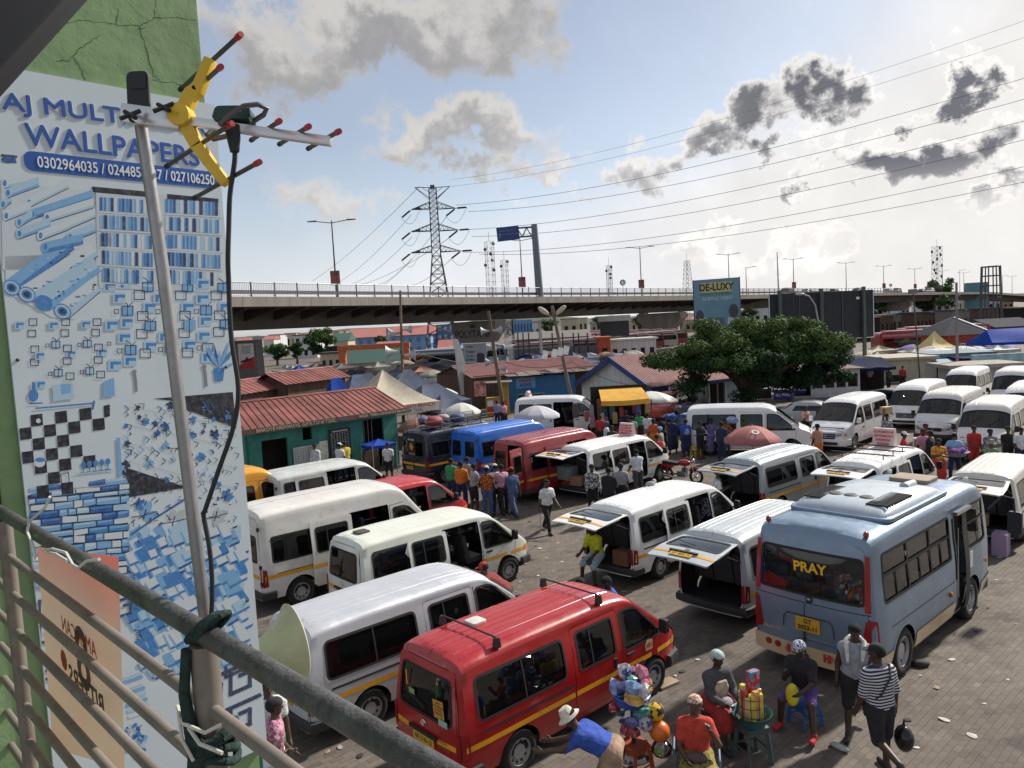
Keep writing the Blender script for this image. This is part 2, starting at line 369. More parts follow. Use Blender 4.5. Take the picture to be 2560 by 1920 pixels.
def wheel_parts(parent,x,y,r,w=.2,style=0,steel=None):
 side=-1 if y<0 else 1;M=Matrix.Rotation(-side*math.pi/2,4,'X')
 def ty():
  b=MB();h=w/2;ri=r*.62
  b.lathe([(ri,-h*.8),(ri+.02,-h),(r*.9,-h*1.02),(r-.005,-h*.75),(r,-h*.4),(r,h*.4),(r-.005,h*.75),(r*.9,h*1.02),(ri+.02,h),(ri,h*.8)],28,M);return b.mesh('tyre',50)
 def rm():
  b=MB();h=w/2;ri=r*.63
  b.lathe([(ri,-h*.5),(ri,h*.85),(ri*.93,h*.9),(ri*.88,h*.45),(ri*.6,h*.3),(ri*.52,h*.62),(ri*.25,h*.7),(.001,h*.72)],28,M)
  for k in range(10 if style==0 else 5):
   a=2*math.pi*k/(10 if style==0 else 5)
   if style==0:b.ico((ri*.74*math.cos(a),-side*-1*h*.39*1,ri*.74*math.sin(a)),.001,4,3)
  return b.mesh('rim',35)
 def holes():
  b=MB();h=w/2;ri=r*.63
  for k in range(10):
   a=2*math.pi*k/10;c=Vector((ri*.74*math.cos(a),ri*.74*math.sin(a),h*.36))
   b.add([M@(c+Vector((.022*math.cos(j*math.pi/4),.022*math.sin(j*math.pi/4),.012)))for j in range(8)],[tuple(range(8))])
  return b.mesh('vent_holes')
 t=obj('wheel',cached(('tyre',r,w,side),ty),TYRE,parent,(x,y,r));rm_=obj('rim',cached(('rim',r,w,style,side),rm),steel or RIMW,t)
 if style==0:tag(obj('vent_holes',cached(('rimh',r,w,side),holes),BLACKP,t),kind='stuff')
 return t
def ubar(b,pts,prof):
 N=len(pts);m=len(prof);V=[]
 for i,p in enumerate(pts):
  a=Vector(pts[max(0,i-1)]);c=Vector(pts[min(N-1,i+1)]);d=(c-a).normalized();nn=Vector((d.y,-d.x))
  V+=[(p[0]+nn.x*o,p[1]+nn.y*o,z)for o,z in prof]
 b.add(V,[(i*m+k,(i+1)*m+k,(i+1)*m+k+1,i*m+k+1)for i in range(N-1)for k in range(m-1)]+[tuple(range(m)),tuple(range((N-1)*m,N*m))])
def seat_mesh(w=.46):
 def f():
  b=MB();b.prism(rpoly([(-.22,.0),(.24,.0),(.26,.14),(-.22,.10)],.05),-w/2,w/2,'y')
  b.prism(rpoly([(-.22,.04),(-.10,.04),(-.24,.72),(-.34,.70)],.05),-w/2,w/2,'y');b.prism(rpoly([(-.36,.74),(-.26,.74),(-.28,.92),(-.37,.92)],.03),-w*.3,w*.3,'y');return b.mesh('seat',40)
 return cached(('seat',w),f)
def longer(q,dx=.34,x0=1.2):return[(x+(dx if x>x0 else 0),z)for x,z in q]
HIACE=Body('hiace',L=5.04,H=1.98,zb=.30,belt=1.02,tum=.13,pw=.62,rr=.10,lean=.11,rb=.05,fb=.15,wr=.325,arch=.40,wheels=(1.05,4.20),top=longer([(0,1.90),(.10,1.935),(.3,1.955),(1.2,1.98),(2.6,1.975),(3.0,1.955),(3.25,1.915),(3.42,1.85),(3.6,1.72),(4.12,1.285),(4.18,1.245),(4.35,1.13),(4.5,1.02),(4.56,.96)]),plan=longer([(0,.83),(.4,.845),(3.2,.845),(3.9,.835),(4.3,.79),(4.5,.735),(4.56,.71)]),shoulder=longer([(0,.20),(3.0,.20),(3.6,.16),(4.1,.12),(4.56,.10)]),win={'quarter':rect(.30,2.04,1.10,1.66,.09),'door':rect(2.36,3.20,1.10,1.66,.07),'front':rpoly(longer([(3.08,1.07),(4.02,1.07),(3.98,1.15),(3.50,1.63),(3.35,1.68),(3.08,1.68)]),.06)},door=rpoly(longer([(1.88,.40),(2.99,.40),(2.99,1.755),(1.90,1.755)]),.06),screen=longer([(3.48,1.28),(4.09,1.20),(4.12,2.05),(3.45,2.05)]),gate=rpoly([(-.72,.50),(.72,.50),(.735,1.0),(.66,1.80),(-.66,1.80),(-.735,1.0)],.08),gatewin=rpoly([(-.62,1.06),(.62,1.06),(.565,1.66),(-.565,1.66)],.09),seams=[longer(q)for q in([(2.99,.45),(3.03,1.0),(3.03,1.72),(3.40,1.74)],[(3.03,.45),(3.40,.42)],[(4.06,.62),(4.1,1.1)])],stripe=(.73,.81),bump=(.33,.56),nribs=8)
def sprinter(name,L,H,roofz=None,W=.955):
 k=L-5.0;rw=L-1.55;h=H
 return Body(name,L=L,H=H,zb=.34,belt=1.15,tum=.10,pw=.6,rr=.07,lean=.03,rb=.03,fb=.16,wr=.34,arch=.42,wheels=(.95,L-.95),top=[(0,h-.09),(.10,h-.05),(.4,h-.02),(1.5,h),(L-2.0,h),(L-1.72,h-.06),(L-1.55,h-.17 if h>2.3 else h-.1),(L-1.48,h-.25 if h>2.3 else h-.15),(L-.83,1.42),(L-.78,1.38),(L-.4,1.20),(L-.20,1.06),(L-.14,1.0)],plan=[(0,W-.02),(.3,W),(L-1.4,W),(L-.8,W-.03),(L-.35,W-.12),(L-.14,W-.19)],shoulder=[(0,.22),(L-1.8,.22),(L-1.3,.18),(L-.8,.12),(L-.14,.09)],win={'quarter':rect(.28,L-3.35,1.22,1.80,.06),'door':rect(L-3.08,L-2.22,1.22,1.80,.06),'front':rpoly([(L-1.92,1.20),(L-.98,1.20),(L-.98,1.32),(L-1.43,1.78),(L-1.6,1.84),(L-1.92,1.84)],.06)},door=rpoly([(L-3.22,.42),(L-2.06,.42),(L-2.06,1.97),(L-3.22,1.97)],.05),screen=[(L-1.36,1.30),(L-.88,1.22),(L-.85,2.05),(L-1.42,2.05)],gate=None,seams=[[(L-2.02,.5),(L-2.02,1.93),(L-1.6,1.95)],[(L-.95,.75),(L-.92,1.25)]],stripe=(.84,.93),bump=(.36,.60),nribs=7,rd_top=min(h-.22,2.3),rwin=(1.24,1.84))
SPRINT=sprinter('sprinter_high',5.6,2.48);SPRLOW=sprinter('sprinter_mid',5.4,2.34);TRANSIT=sprinter('transit_low',4.95,2.12,W=.94)
H300=Body('commuter',L=5.75,H=2.27,zb=.28,belt=1.15,tum=.13,pw=.62,rr=.10,lean=.08,rb=.05,fb=.20,wr=.35,arch=.42,wheels=(1.05,4.72),top=[(0,2.16),(.12,2.20),(.35,2.235),(1.5,2.27),(3.4,2.26),(3.75,2.20),(4.0,2.08),(4.2,1.95),(4.98,1.32),(5.04,1.28),(5.35,1.14),(5.5,1.05),(5.56,.98)],plan=[(0,.93),(.4,.95),(4.0,.95),(4.9,.93),(5.3,.86),(5.56,.76)],shoulder=[(0,.24),(3.5,.24),(4.3,.18),(5.0,.12),(5.56,.10)],win={'quarter':rect(.30,2.25,1.22,1.86,.08),'door':rect(2.48,3.40,1.22,1.86,.06),'front':rpoly([(3.62,1.17),(4.80,1.17),(4.70,1.30),(4.12,1.80),(3.95,1.86),(3.62,1.86)],.06)},door=rpoly([(2.34,.40),(3.52,.40),(3.52,1.97),(2.36,1.97)],.06),screen=[(4.06,1.28),(4.93,1.18),(4.96,2.05),(4.02,2.05)],gate=rpoly([(-.80,.55),(.80,.55),(.80,1.1),(.72,2.02),(-.72,2.02),(-.80,1.1)],.08),gatewin=rpoly([(-.70,1.18),(.70,1.18),(.63,1.88),(-.63,1.88)],.09),seams=[[(3.55,.5),(3.56,1.9),(3.95,1.93)],[(4.80,.7),(4.86,1.22)]],stripe=None,bump=(.28,.58),nribs=8)
H200=Body('highroof',L=5.38,H=2.26,zb=.30,belt=1.10,tum=.12,pw=.60,rr=.10,lean=.07,rb=.05,fb=.14,wr=.34,arch=.41,wheels=(1.15,4.26),top=[(0,2.16),(.12,2.20),(.35,2.235),(1.5,2.26),(3.5,2.25),(3.9,2.2),(4.2,2.06),(4.38,1.92),(4.98,1.22),(5.04,1.17),(5.15,1.06),(5.22,.97)],plan=[(0,.92),(.4,.94),(4.4,.94),(4.9,.91),(5.22,.82)],shoulder=[(0,.24),(3.9,.24),(4.5,.16),(5.22,.10)],win={'quarter':rect(.30,2.05,1.16,1.78,.08),'door':rect(2.28,3.35,1.16,1.78,.06),'front':rpoly([(3.6,1.12),(4.80,1.12),(4.76,1.26),(4.34,1.74),(4.2,1.80),(3.6,1.80)],.06)},door=rpoly([(2.14,.40),(3.48,.40),(3.48,1.90),(2.16,1.90)],.06),screen=[(4.40,1.28),(4.94,1.18),(4.97,2.05),(4.36,2.05)],gate=rpoly([(-.80,.52),(.80,.52),(.80,1.05),(.72,2.02),(-.72,2.02),(-.80,1.05)],.08),gatewin=rpoly([(-.70,1.12),(.70,1.12),(.63,1.80),(-.63,1.80)],.09),seams=[[(3.54,.5),(3.54,1.84),(4.1,1.86)],[(4.82,.7),(4.86,1.15)]],stripe=None,bump=(.28,.56),nribs=8)
def pick(me,m,name,parent,**k):return obj(name,me,m,parent,**k)
def solid(V,T,th):
 me=npmesh('s',V,T,None);bm=bmesh.new();bm.from_mesh(me);bmesh.ops.solidify(bm,geom=bm.faces[:],thickness=th);bmesh.ops.recalc_face_normals(bm,faces=bm.faces[:]);bm.to_mesh(me);bm.free();shade(me,35);return me
def window_on(B,key,poly,parent,side,glassm,seal=True,off=-.012,split=None,M=None):
 def g():
  V,T=B.patch(poly,side,off);return npmesh('pane',V,T)
 def r():
  V,T=B.patch(grow(poly,.028),side,.007,[grow(poly,-.012)]);return npmesh('seal',V,T)
 o=obj('window',cached((B.name,key,side,'g'),g),glassm,parent)
 if seal:obj('window_seal',cached((B.name,key,side,'r'),r),BLACK,o)
 if split:
  def sp():
   b=MB()
   for x in split:
    z=[p[1]for p in poly];zz=np.linspace(min(z)+.01,max(z)-.01,7);s_=[float((q-B.zb)/(B.zr(x)-B.zb))for q in zz]
    b.strip([tuple(p)for p in B.P(np.full(7,x-.014),s_,side,.002)],[tuple(p)for p in B.P(np.full(7,x+.014),s_,side,.002)])
   return b.mesh('divider')
  obj('window_divider',cached((B.name,key,side,'s'),sp),BLACK,o)
 return o
def seamline(b,B,pts,side,w=.006):
 q=[]
 for i in range(len(pts)-1):q+=[tuple(np.array(pts[i])*(1-t)+np.array(pts[i+1])*t)for t in np.linspace(0,1,7)]
 A=[];C=[]
 for i,(x,z)in enumerate(q):
  d=Vector(q[min(i+1,len(q)-1)])-Vector(q[max(0,i-1)]);n=Vector((-d.y,d.x)).normalized()*w if d.length>1e-6 else Vector((w,0))
  for L_,sg in((A,1),(C,-1)):
   xx,zz=x+sg*n.x,z+sg*n.y;L_.append(tuple(B.P(xx,(zz-B.zb)/(B.zr(xx)-B.zb),side,.003)))
 b.strip(A,C)
def make_van(B,paintm,name,label,ref,pix,head,group=None,door=0.,gate=None,stripe=YEL,plate='GT 4832-12',rims=0,glassm=None,rack=None,sign=None,cat='van',bumper=None,rdoors=(0,0),vent=False,zref=0.,badge=True,band=False,pane_split=True,rim_m=None,loc=None,lowtrim=False):
 glassm=glassm or GLASS;rz=math.pi/2-R_(head)
 root=empty(name,(0,0,0),rz,label,cat,group)
 p=loc if loc is not None else at(pix[0],pix[1],ref[2]);rm=Matrix.Rotation(rz,4,'Z');q=rm@Vector((ref[0],ref[1],0));root.location=(p[0]-q.x,p[1]-q.y,0)
 W=B.win;dopen=bool(door)
 holesR=[(W['quarter'],0),(W['front'],0),(B.door,0),(B.screen,1)];holesL=[(W['quarter'],0),(W['front'],0),(W['door'],0),(B.screen,1)]
 def body():
  V,F=B.shell(holesR,holesL)
  V2,F2=B.front(B.endpoly(B.x1))
  parts=[(V,F),(V2,F2)]
  ho=[B.gate]if B.gate else[B.rdpoly]
  V3,F3=B.rear(B.endpoly(0.),ho);parts.append((V3,F3))
  n=0;VV=[];FF=[]
  for v,f in parts:VV.append(v);FF.append(f+n);n+=len(v)
  return npmesh('body',np.concatenate(VV),np.concatenate(FF),38,3e-3)
 if not B.gate and not hasattr(B,'rdpoly'):
  w=B._hw(0)-.10;B.rdpoly=rpoly([(-w,.52),(w,.52),(w,1.2),(w-.06,B.rd_top),(-w+.06,B.rd_top),(-w,1.2)],.07)
 obj('body',cached((B.name,'body'),body),paintm,root)
 def lin():
  V,F=B.shell(holesR,holesL,-.045,.06,B.x1-.5);b=npmesh('lining',V,F,38,3e-3);return b
 obj('interior_lining',cached((B.name,'lin'),lin),LINER,root)
 def flo():
  b=MB();b.box(.05,B.x1-.2,-B._hw(1)+.07,B._hw(1)-.07,B.zb+.02,B.zb+.14);b.box(B.screen[1][0]-.35,B.x1-.1,-.7,.7,B.zb+.1,B.belt-.06);return b.mesh('floor')
 obj('floor_pan',cached((B.name,'flo'),flo),LINER,root)
 for wx in B.wheels:
  for s in(-1,1):wheel_parts(root,wx,s*(B._hw(1)-.125),B.wr,.2,rims,rim_m)
 sq=B.win['quarter'];x0=min(p[0]for p in sq);x1=max(p[0]for p in sq)
 for s in(-1,1):
  window_on(B,'quarter',W['quarter'],root,s,glassm,split=[x0+(x1-x0)*.52]if pane_split else None);window_on(B,'front',W['front'],root,s,GLASSW)
 window_on(B,'door',W['door'],root,1,glassm)
 def scr():
  Vs=[];Fs=[];n=0
  for s in(-1,1):
   V,T=tri2d([(x,min(y,2.))for x,y in B.screen],(),.1,.08,.1);Vs.append(B.P(V[:,0],V[:,1],s,-.01));Fs.append(T+n);n+=len(V)
  return npmesh('windscreen',np.concatenate(Vs),np.concatenate(Fs),60,4e-3)
 def scs():
  Vs=[];Fs=[];n=0;sc=[(x,min(y,2.))for x,y in B.screen]
  sc2=[(sc[0][0]-.03,sc[0][1]-.05),(sc[1][0]+.03,sc[1][1]-.05),(sc[2][0]+.03,2.),(sc[3][0]-.03,2.)];ho=[(sc[0][0]+.0,sc[0][1]+.02),(sc[1][0]-.0,sc[1][1]+.02),(sc[2][0]-.0,2.1),(sc[3][0]+.0,2.1)]
  for s in(-1,1):
   V,T=tri2d(sc2,[ho],.1,.08,.1);Vs.append(B.P(V[:,0],np.minimum(V[:,1],2.),s,.006));Fs.append(T+n);n+=len(V)
  return npmesh('seal',np.concatenate(Vs),np.concatenate(Fs),60,4e-3)
 ws=obj('windscreen',cached((B.name,'scr'),scr),GLASSW,root);obj('window_seal',cached((B.name,'scs'),scs),BLACK,ws)
 for y0,y1 in((-.5,-.05),(.05,.5)):
  def wip():
   b=MB();xb=B.screen[1][0];b.tube([tuple(B.P(xb-.02-.30*t,2-.55*abs(y0+(y1-y0)*t),-1 if y0<0 else 1,.03))for t in(0,.5,1)],.008,5);return b.mesh('wiper')
  obj('wiper',cached((B.name,'wip',y0),wip),BLACK,ws)
 def dskin():
  V,T=B.patch(grow(B.door,-.008),-1,.002,[W['door']]);return solid(V,T,.03)
 dr=obj('sliding_door',cached((B.name,'door'),dskin),paintm,root)
 if dopen:dr.location=(-door,-.075,.0)
 window_on(B,'door',W['door'],dr,-1,glassm,split=[min(p[0]for p in W['door'])+.3]if pane_split else None)
 hx=max(p[0]for p in B.door)-.16
 def hand():
  b=MB();y=-float(B.P(hx,.45)[...,1]*-1);b.box(hx-.03,hx+.03,y-.03,y+.004,.86,1.02);return b.mesh('handle')
 obj('door_handle',cached((B.name,'hand'),hand),BLACK,dr)
 for s in(-1,1):
  def fhand():
   b=MB();x=hx+.38;y=float(B.P(x,.45,s)[...,1]);b.box(x-.09,x+.09,min(y,y+s*.03),max(y,y+s*.03),.95,.99);return b.mesh('handle')
  obj('door_handle',cached((B.name,'fh',s),fhand),BLACK,root)
 def seams():
  b=MB()
  for s in(-1,1):
   for q in B.seams:seamline(b,B,q,s)
  q=grow(B.door,.004)[::3];seamline(b,B,q+[q[0]],1,.005)
  return b.mesh('gaps')
 tag(obj('panel_gaps',cached((B.name,'seam'),seams),GAP,root),kind='stuff')
 def rail():
  b=MB();x=min(p[0]for p in B.door)-.02
  seamline(b,B,[(.35,.93),(x,.93)],-1,.018);return b.mesh('rail')
 obj('door_rail',cached((B.name,'rail'),rail),GAP,root)
 def ribs():
  b=MB();n=B.nribs;xs=np.linspace(.18,B.screen[3][0]-.25,14)
  for k in range(n):
   a=(k+.5)/n*2-1;s=-1 if a<0 else 1;w=1-abs(a)*.82
   t=1+math.acos(min(1,(abs(a)*.86)**(1/B.pw)))/(math.pi/2);dt=.012
   o=np.full(14,.004)
   L1=B.P(xs,np.full(14,t-dt*.9),s,.001);L2=B.P(xs,np.full(14,t),s,.007);L3=B.P(xs,np.full(14,min(2,t+dt*.9)),s,.001)
   b.strip([tuple(p)for p in L1],[tuple(p)for p in L2]);b.strip([tuple(p)for p in L2],[tuple(p)for p in L3])
  return b.mesh('ribs',30)
 tag(obj('roof_ribs',cached((B.name,'ribs'),ribs),paintm,root),kind='stuff')
 if stripe:
  def strp(a,bb,sides):
   def f():
    Vs=[];Fs=[];n=0
    for s in sides:
     V,T=B.patch([(a,B.stripe[0]),(bb,B.stripe[0]),(bb,B.stripe[1]),(a,B.stripe[1])],s,.004);Vs.append(V);Fs.append(T+n);n+=len(V)
    return npmesh('stripe',np.concatenate(Vs),np.concatenate(Fs))
   return f
  dx0=min(p[0]for p in B.door);dx1=max(p[0]for p in B.door)
  ar=B.arch+.04
  segs=[(.06,B.wheels[0]-ar),(B.wheels[0]-ar+.0,dx0)]if B.stripe[0]>B.wr+B.arch-.01 else[(.06,B.wheels[0]-ar*.95),(B.wheels[0]+ar*.95,dx0)]
  segs=[(.06,dx0-.02)]if B.stripe[0]>B.wr+B.arch-.03 else segs
  for i,(a,c)in enumerate(segs+[(dx1+.03,B.wheels[1]-ar*(.2 if B.stripe[0]>B.wr+B.arch-.03 else 1)),(B.wheels[1]+ar*.2,B.x1-.06)]):
   for sd in(-1,1):obj('yellow_stripe',cached((B.name,'st',i,sd),strp(a,c,(sd,))),stripe,root)
  obj('yellow_stripe',cached((B.name,'sd'),strp(dx0+.02,dx1-.02,(-1,))),stripe,dr)
 def fbump():
  b=MB();w=B._hw(B.x1);x=B.x1;ys=np.linspace(-1,1,15);pts=[(B.wheels[1]+B.arch+.03,-(B._hw(B.wheels[1]+B.arch)-.0))]
  pts+=[(float(B.frontx(y*w*.98,.5))+.01,float(y*w))for y in ys];pts+=[(B.wheels[1]+B.arch+.03,(B._hw(B.wheels[1]+B.arch)))]
  z0,z1=B.bump;ubar(b,pts,[(-.06,z1),(.05,z1-.02),(.07,(z0+z1)/2),(.05,z0+.03),(-.04,z0-.02)]);return b.mesh('bumper',40)
 obj('front_bumper',cached((B.name,'fbm'),fbump),bumper or TRIM,root)
 def rbump():
  b=MB();w=B._hw(0);ys=np.linspace(-1,1,9);z0,z1=B.bump;z1-=.05
  pts=[(.30,w+.005),(.06,w)]+[(float(B.rearx(y*w,.5)),float(y*w))for y in ys[::-1]]+[(.06,-w),(.30,-w-.005)]
  ubar(b,pts,[(-.06,z1),(.05,z1-.01),(.065,(z0+z1)/2),(.045,z0+.02),(-.04,z0-.03)]);return b.mesh('bumper',40)
 obj('rear_bumper',cached((B.name,'rbm'),rbump),bumper or TRIM,root)
 for s in(-1,1):
  def tl(s=s):
   w=B._hw(0);zA,zB=(.60,.98)if B.gate else(.66,1.10)
   V,T=B.rear([(s*(w-.10),zA),(s*(w-.035),zA),(s*(w-.04),zB),(s*(w-.10),zB)][::s],(),.012,.2);V2,T2=B.patch([(.01,zA),(.13,zA+.02),(.11,zB-.03),(.02,zB)],s,.010,gx=.2)
   return npmesh('lamp',np.concatenate([V,V2]),np.concatenate([T,T2+len(V)]))
  obj('tail_lamp',cached((B.name,'tl',s),tl),LAMPR,root)
  def hl(s=s):
   w=B._hw(B.x1);zt=B._zt(B.x1)
   V,T=B.front(rpoly([(s*(w*.50),zt-.26),(s*(w*.93),zt-.20),(s*(w*.94),zt-.05),(s*(w*.55),zt-.12)][::s],.02),(),.014,.06)
   return npmesh('lamp',V,T)
  obj('headlamp',cached((B.name,'hl',s),hl),LAMPC,root)
  def il(s=s):
   V,T=B.patch([(B.x1-.16,B._zt(B.x1)-.24),(B.x1-.01,B._zt(B.x1)-.24),(B.x1-.01,B._zt(B.x1)-.12),(B.x1-.10,B._zt(B.x1)-.11)],s,.01,gx=.2);return npmesh('lamp',V,T)
  obj('indicator_lamp',cached((B.name,'il',s),il),LAMPA,root)
  def mi(s=s):
   b=MB();fx=max(p[0]for p in W['front'])-.10;y=float(B.P(fx,.8,s)[...,1]);z=B.win['front'][0][1]+.04
   b.tube([(fx+.02,y,z),(fx+.03,y+s*.12,z+.03)],.02,6);M=Matrix.Translation((fx+.04,y+s*.17,z+.09));b.prism(rpoly([(-.08,-.12),(.08,-.12),(.08,.12),(-.08,.12)],.04),-.05,.03,'x',M);return b.mesh('mirror',40)
  obj('wing_mirror',cached((B.name,'mi',s),mi),BLACK if B in(HIACE,SPRINT,SPRLOW,TRANSIT)else paintm,root)
 def grl():
  w=B._hw(B.x1);zt=B._zt(B.x1);big=B in(H300,H200);V,T=B.front(rpoly([(-w*.52,zt-.37),(w*.52,zt-.37),(w*.60,zt-.11),(-w*.60,zt-.11)]if big else[(-w*.46,zt-.28),(w*.46,zt-.28),(w*.5,zt-.12),(-w*.5,zt-.12)],.03),(),.012,.06);return npmesh('grille',V,T)
 gr=obj('grille',cached((B.name,'gr'),grl),BLACK,root)
 if B in(H300,H200):
  def bar():
   w=B._hw(B.x1);zt=B._zt(B.x1);b=MB()
   for dz in(-.14,-.22,-.30):b.tube([(float(B.frontx(y*w,zt+dz))+.02,y*w,zt+dz)for y in np.linspace(-.5,.5,9)],.012,6)
   return b.mesh('bars',40)
  obj('chrome_bar',cached((B.name,'bar'),bar),CHROME,gr)
  def low():
   w=B._hw(B.x1);zt=B._zt(B.x1);b=MB();b.tube([(float(B.frontx(y*w,.42))+.068,y*w,.42)for y in np.linspace(-.70,.70,9)],.07,6);return b.mesh('intake',40)
  obj('lower_intake',cached((B.name,'low'),low),BLACK,root)
 def star():
  b=MB();zt=B._zt(B.x1);x=float(B.frontx(0,zt-.2))+.03
  b.tube([(x,.06*math.cos(a),zt-.2+.06*math.sin(a))for a in np.linspace(0,2*math.pi,13)[:-1]],.008,5,close=True);return b.mesh('badge')
 obj('badge',cached((B.name,'star'),star),CHROME,root)
 sm=seat_mesh(.46)
 for x in np.arange(.75,B.screen[0][0]-.6,.82):
  for y in((-.5,0,.5)if x<B.screen[0][0]-1.2 else(-.42,.42)):obj('seat',sm,SEATM,root,(float(x),y*(B._hw(1)/.85),B.zb+.45),(0,0,0))
 if B.gate:
  hz=1.80 if B is HIACE else 2.02;hx_=float(B.rearx(0,hz))
  def gsk():
   V,T=B.rear(grow(B.gate,-.008),[B.gatewin],.004);V=V-np.array([hx_,0,hz]);return solid(V,T,.035)
  g=obj('tailgate',cached((B.name,'gate'),gsk),paintm,root,(hx_,0,hz))
  def gw():
   V,T=B.rear(B.gatewin,(),-.008);return npmesh('pane',V-np.array([hx_,0,hz]),T)
  def gs():
   V,T=B.rear(grow(B.gatewin,.025),[grow(B.gatewin,-.012)],.011);return npmesh('seal',V-np.array([hx_,0,hz]),T)
  obj('rear_window',cached((B.name,'gw'),gw),GLASS if gate is not None else GLASSC,g);obj('window_seal',cached((B.name,'gs'),gs),BLACK,g)
  def bd():
   b=MB();b.cbox((float(B.rearx(0,.78))-.03-hx_,0,.80-hz),(.03,.66,.05));return b.mesh('strip')
  obj('handle_strip',cached((B.name,'hs'),bd),BLACK,g)
  b=MB();b.cbox((float(B.rearx(0,.68))-.022-hx_,0,.69-hz),(.012,.5,.13));pl=b.obj('number_plate',PLATE,g)
  text(plate,.085,BLACKP,g,frameM((float(B.rearx(0,.68))-.030-hx_,0,.69-hz),(0,-1,0),(0,0,1)),'plate_lettering',bold=.002,ext=.0005)
  def wpr():
   b=MB();z=B.gatewin[0][1]+.03;b.tube([(float(B.rearx(-.1,z))-.03-hx_,-.05,z-hz-.02),(float(B.rearx(.3,z+.12))-.035-hx_,.42,z+.10-hz)],.009,5);return b.mesh('wiper')
  obj('rear_wiper',cached((B.name,'rwp'),wpr),BLACK,g)
  if badge:
   def rbg():
    b=MB();z=.93-hz;x=float(B.rearx(0,.93))-.012-hx_
    for rx,rz_ in((.065,.042),(.026,.040),(.05,.016)):
     b.tube([(x,rx*math.cos(a),z+rz_*math.sin(a)+(.014 if rx==.05 else 0))for a in np.linspace(0,2*math.pi,15)[:-1]],.005,4,close=True)
    return b.mesh('badge')
   obj('badge',cached((B.name,'rbg'),rbg),CHROME,g)
  if stripe and B.stripe:
   def gst(a,c):
    z0,z1=B.stripe
    V,T=B.rear([(a,z0),(c,z0),(c,z1),(a,z1)],(),.010);return npmesh('st',V-np.array([hx_,0,hz]),T)
   for a,c in((-.70,-.30),(.30,.70)):obj('yellow_stripe',cached((B.name,'gst',a),lambda:gst(a,c)),stripe,g)
  if gate is not None:
   g.rotation_euler=(0,R_(gate),0)
   for s in(-1,1):
    Mg=Matrix.Translation((hx_,0,hz))@Matrix.Rotation(R_(gate),4,'Y');e=Mg@Vector((.03,s*.66,-.55));MB().tube([(.03,s*.70,hz-.35),e],.012,6).obj('gas_strut',BLACK,root)
 else:
  w=B._hw(0)-.10
  for s,ang in((-1,rdoors[0]),(1,rdoors[1])):
   half=rpoly([(s*.006,.525),(s*(w-.006),.525),(s*(w-.006),1.2),(s*(w-.066),B.rd_top-.006),(s*.006,B.rd_top-.006)][::s],.05);z0,z1=B.rwin;hw_=rpoly([(s*.16,z0),(s*(w-.12),z0),(s*(w-.16),z1),(s*.16,z1)][::s],.06)
   O=np.array([float(B.rearx(w,1.)),s*w,0.])
   def sk(half=half,hw_=hw_,O=O):
    V,T=B.rear(half,[hw_],.003);return solid(V-O,T,.035)
   def wn(hw_=hw_,O=O):
    V,T=B.rear(hw_,(),-.008);return npmesh('pane',V-O,T)
   def sl(hw_=hw_,O=O):
    V,T=B.rear(grow(hw_,.025),[grow(hw_,-.012)],.010);return npmesh('seal',V-O,T)
   d=obj('rear_door',cached((B.name,'rd',s),sk),paintm,root,tuple(O),(0,0,R_(ang)*s*-1));gw_=obj('window',cached((B.name,'rdw',s),wn),GLASS,d);obj('window_seal',cached((B.name,'rds',s),sl),BLACK,gw_)
   def hg(s=s):
    b=MB()
    for z in(.75,1.15,B.rd_top-.2):b.cbox((.0,-s*.0+s*.03,z),(.05,.07,.09))
    return b.mesh('hinge')
   obj('hinge',cached((B.name,'hg',s),hg),TRIM,d)
   if stripe:
    def ds(s=s,O=O):
     V,T=B.rear([(s*.03,B.stripe[0]),(s*(w-.05),B.stripe[0]),(s*(w-.05),B.stripe[1]),(s*.03,B.stripe[1])][::s],(),.009);return npmesh('st',V-O,T)
    obj('yellow_stripe',cached((B.name,'rst',s),ds),stripe,d)
  b=MB();b.cbox((float(B.rearx(0,.7))-.02,.28,.70),(.012,.5,.13));b.obj('number_plate',PLATE,root)
  text(plate,.085,BLACKP,root,frameM((float(B.rearx(0,.68))-.028,.28,.70),(0,-1,0),(0,0,1)),'plate_lettering',bold=.002,ext=.0005)
 if rack:rack(root,B)
 if vent:
  b=MB();x,y,w,m_=vent;zz=float(B.zt(x));b.prism(rpoly([(x-w,y-w),(x+w,y-w),(x+w,y+w),(x-w,y+w)],w*.4),zz-.03,zz+.035,'z');b.obj('roof_vent',m_,root,35,bevel=.008)
 return root
WHITE=paint('paint_white',(.76,.77,.76),.4);CREAM=paint('paint_cream_white',(.72,.74,.66),.3);RED=paint('paint_red',(.36,.006,.008),.08);SILVER=mat('paint_silver',(.60,.62,.66),.34,.35,.05,1.3,coat=.4,dirt=.3,dcol=(.3,.27,.24))
SILGREY=mat('paint_silver_grey',(.36,.40,.42),.38,.45,.05,1.3,coat=.35,dirt=.35,dcol=(.3,.27,.24));MAROON=paint('paint_maroon',(.27,.016,.024),.25);BLUE=paint('paint_blue',(.012,.14,.60),.25);NAVY=paint('paint_navy',(.012,.018,.032),.25)
DUSTYW=paint('paint_dusty_white',(.72,.70,.66),.75);PEARL=paint('paint_pearl',(.80,.80,.80),.2);BLUESIL=mat('paint_blue_silver',(.19,.27,.37),.36,.4,.05,1.3,coat=.45,dirt=.3,dcol=(.27,.25,.23));YELLOWP=paint('paint_taxi_yellow',(.75,.33,.01),.2)
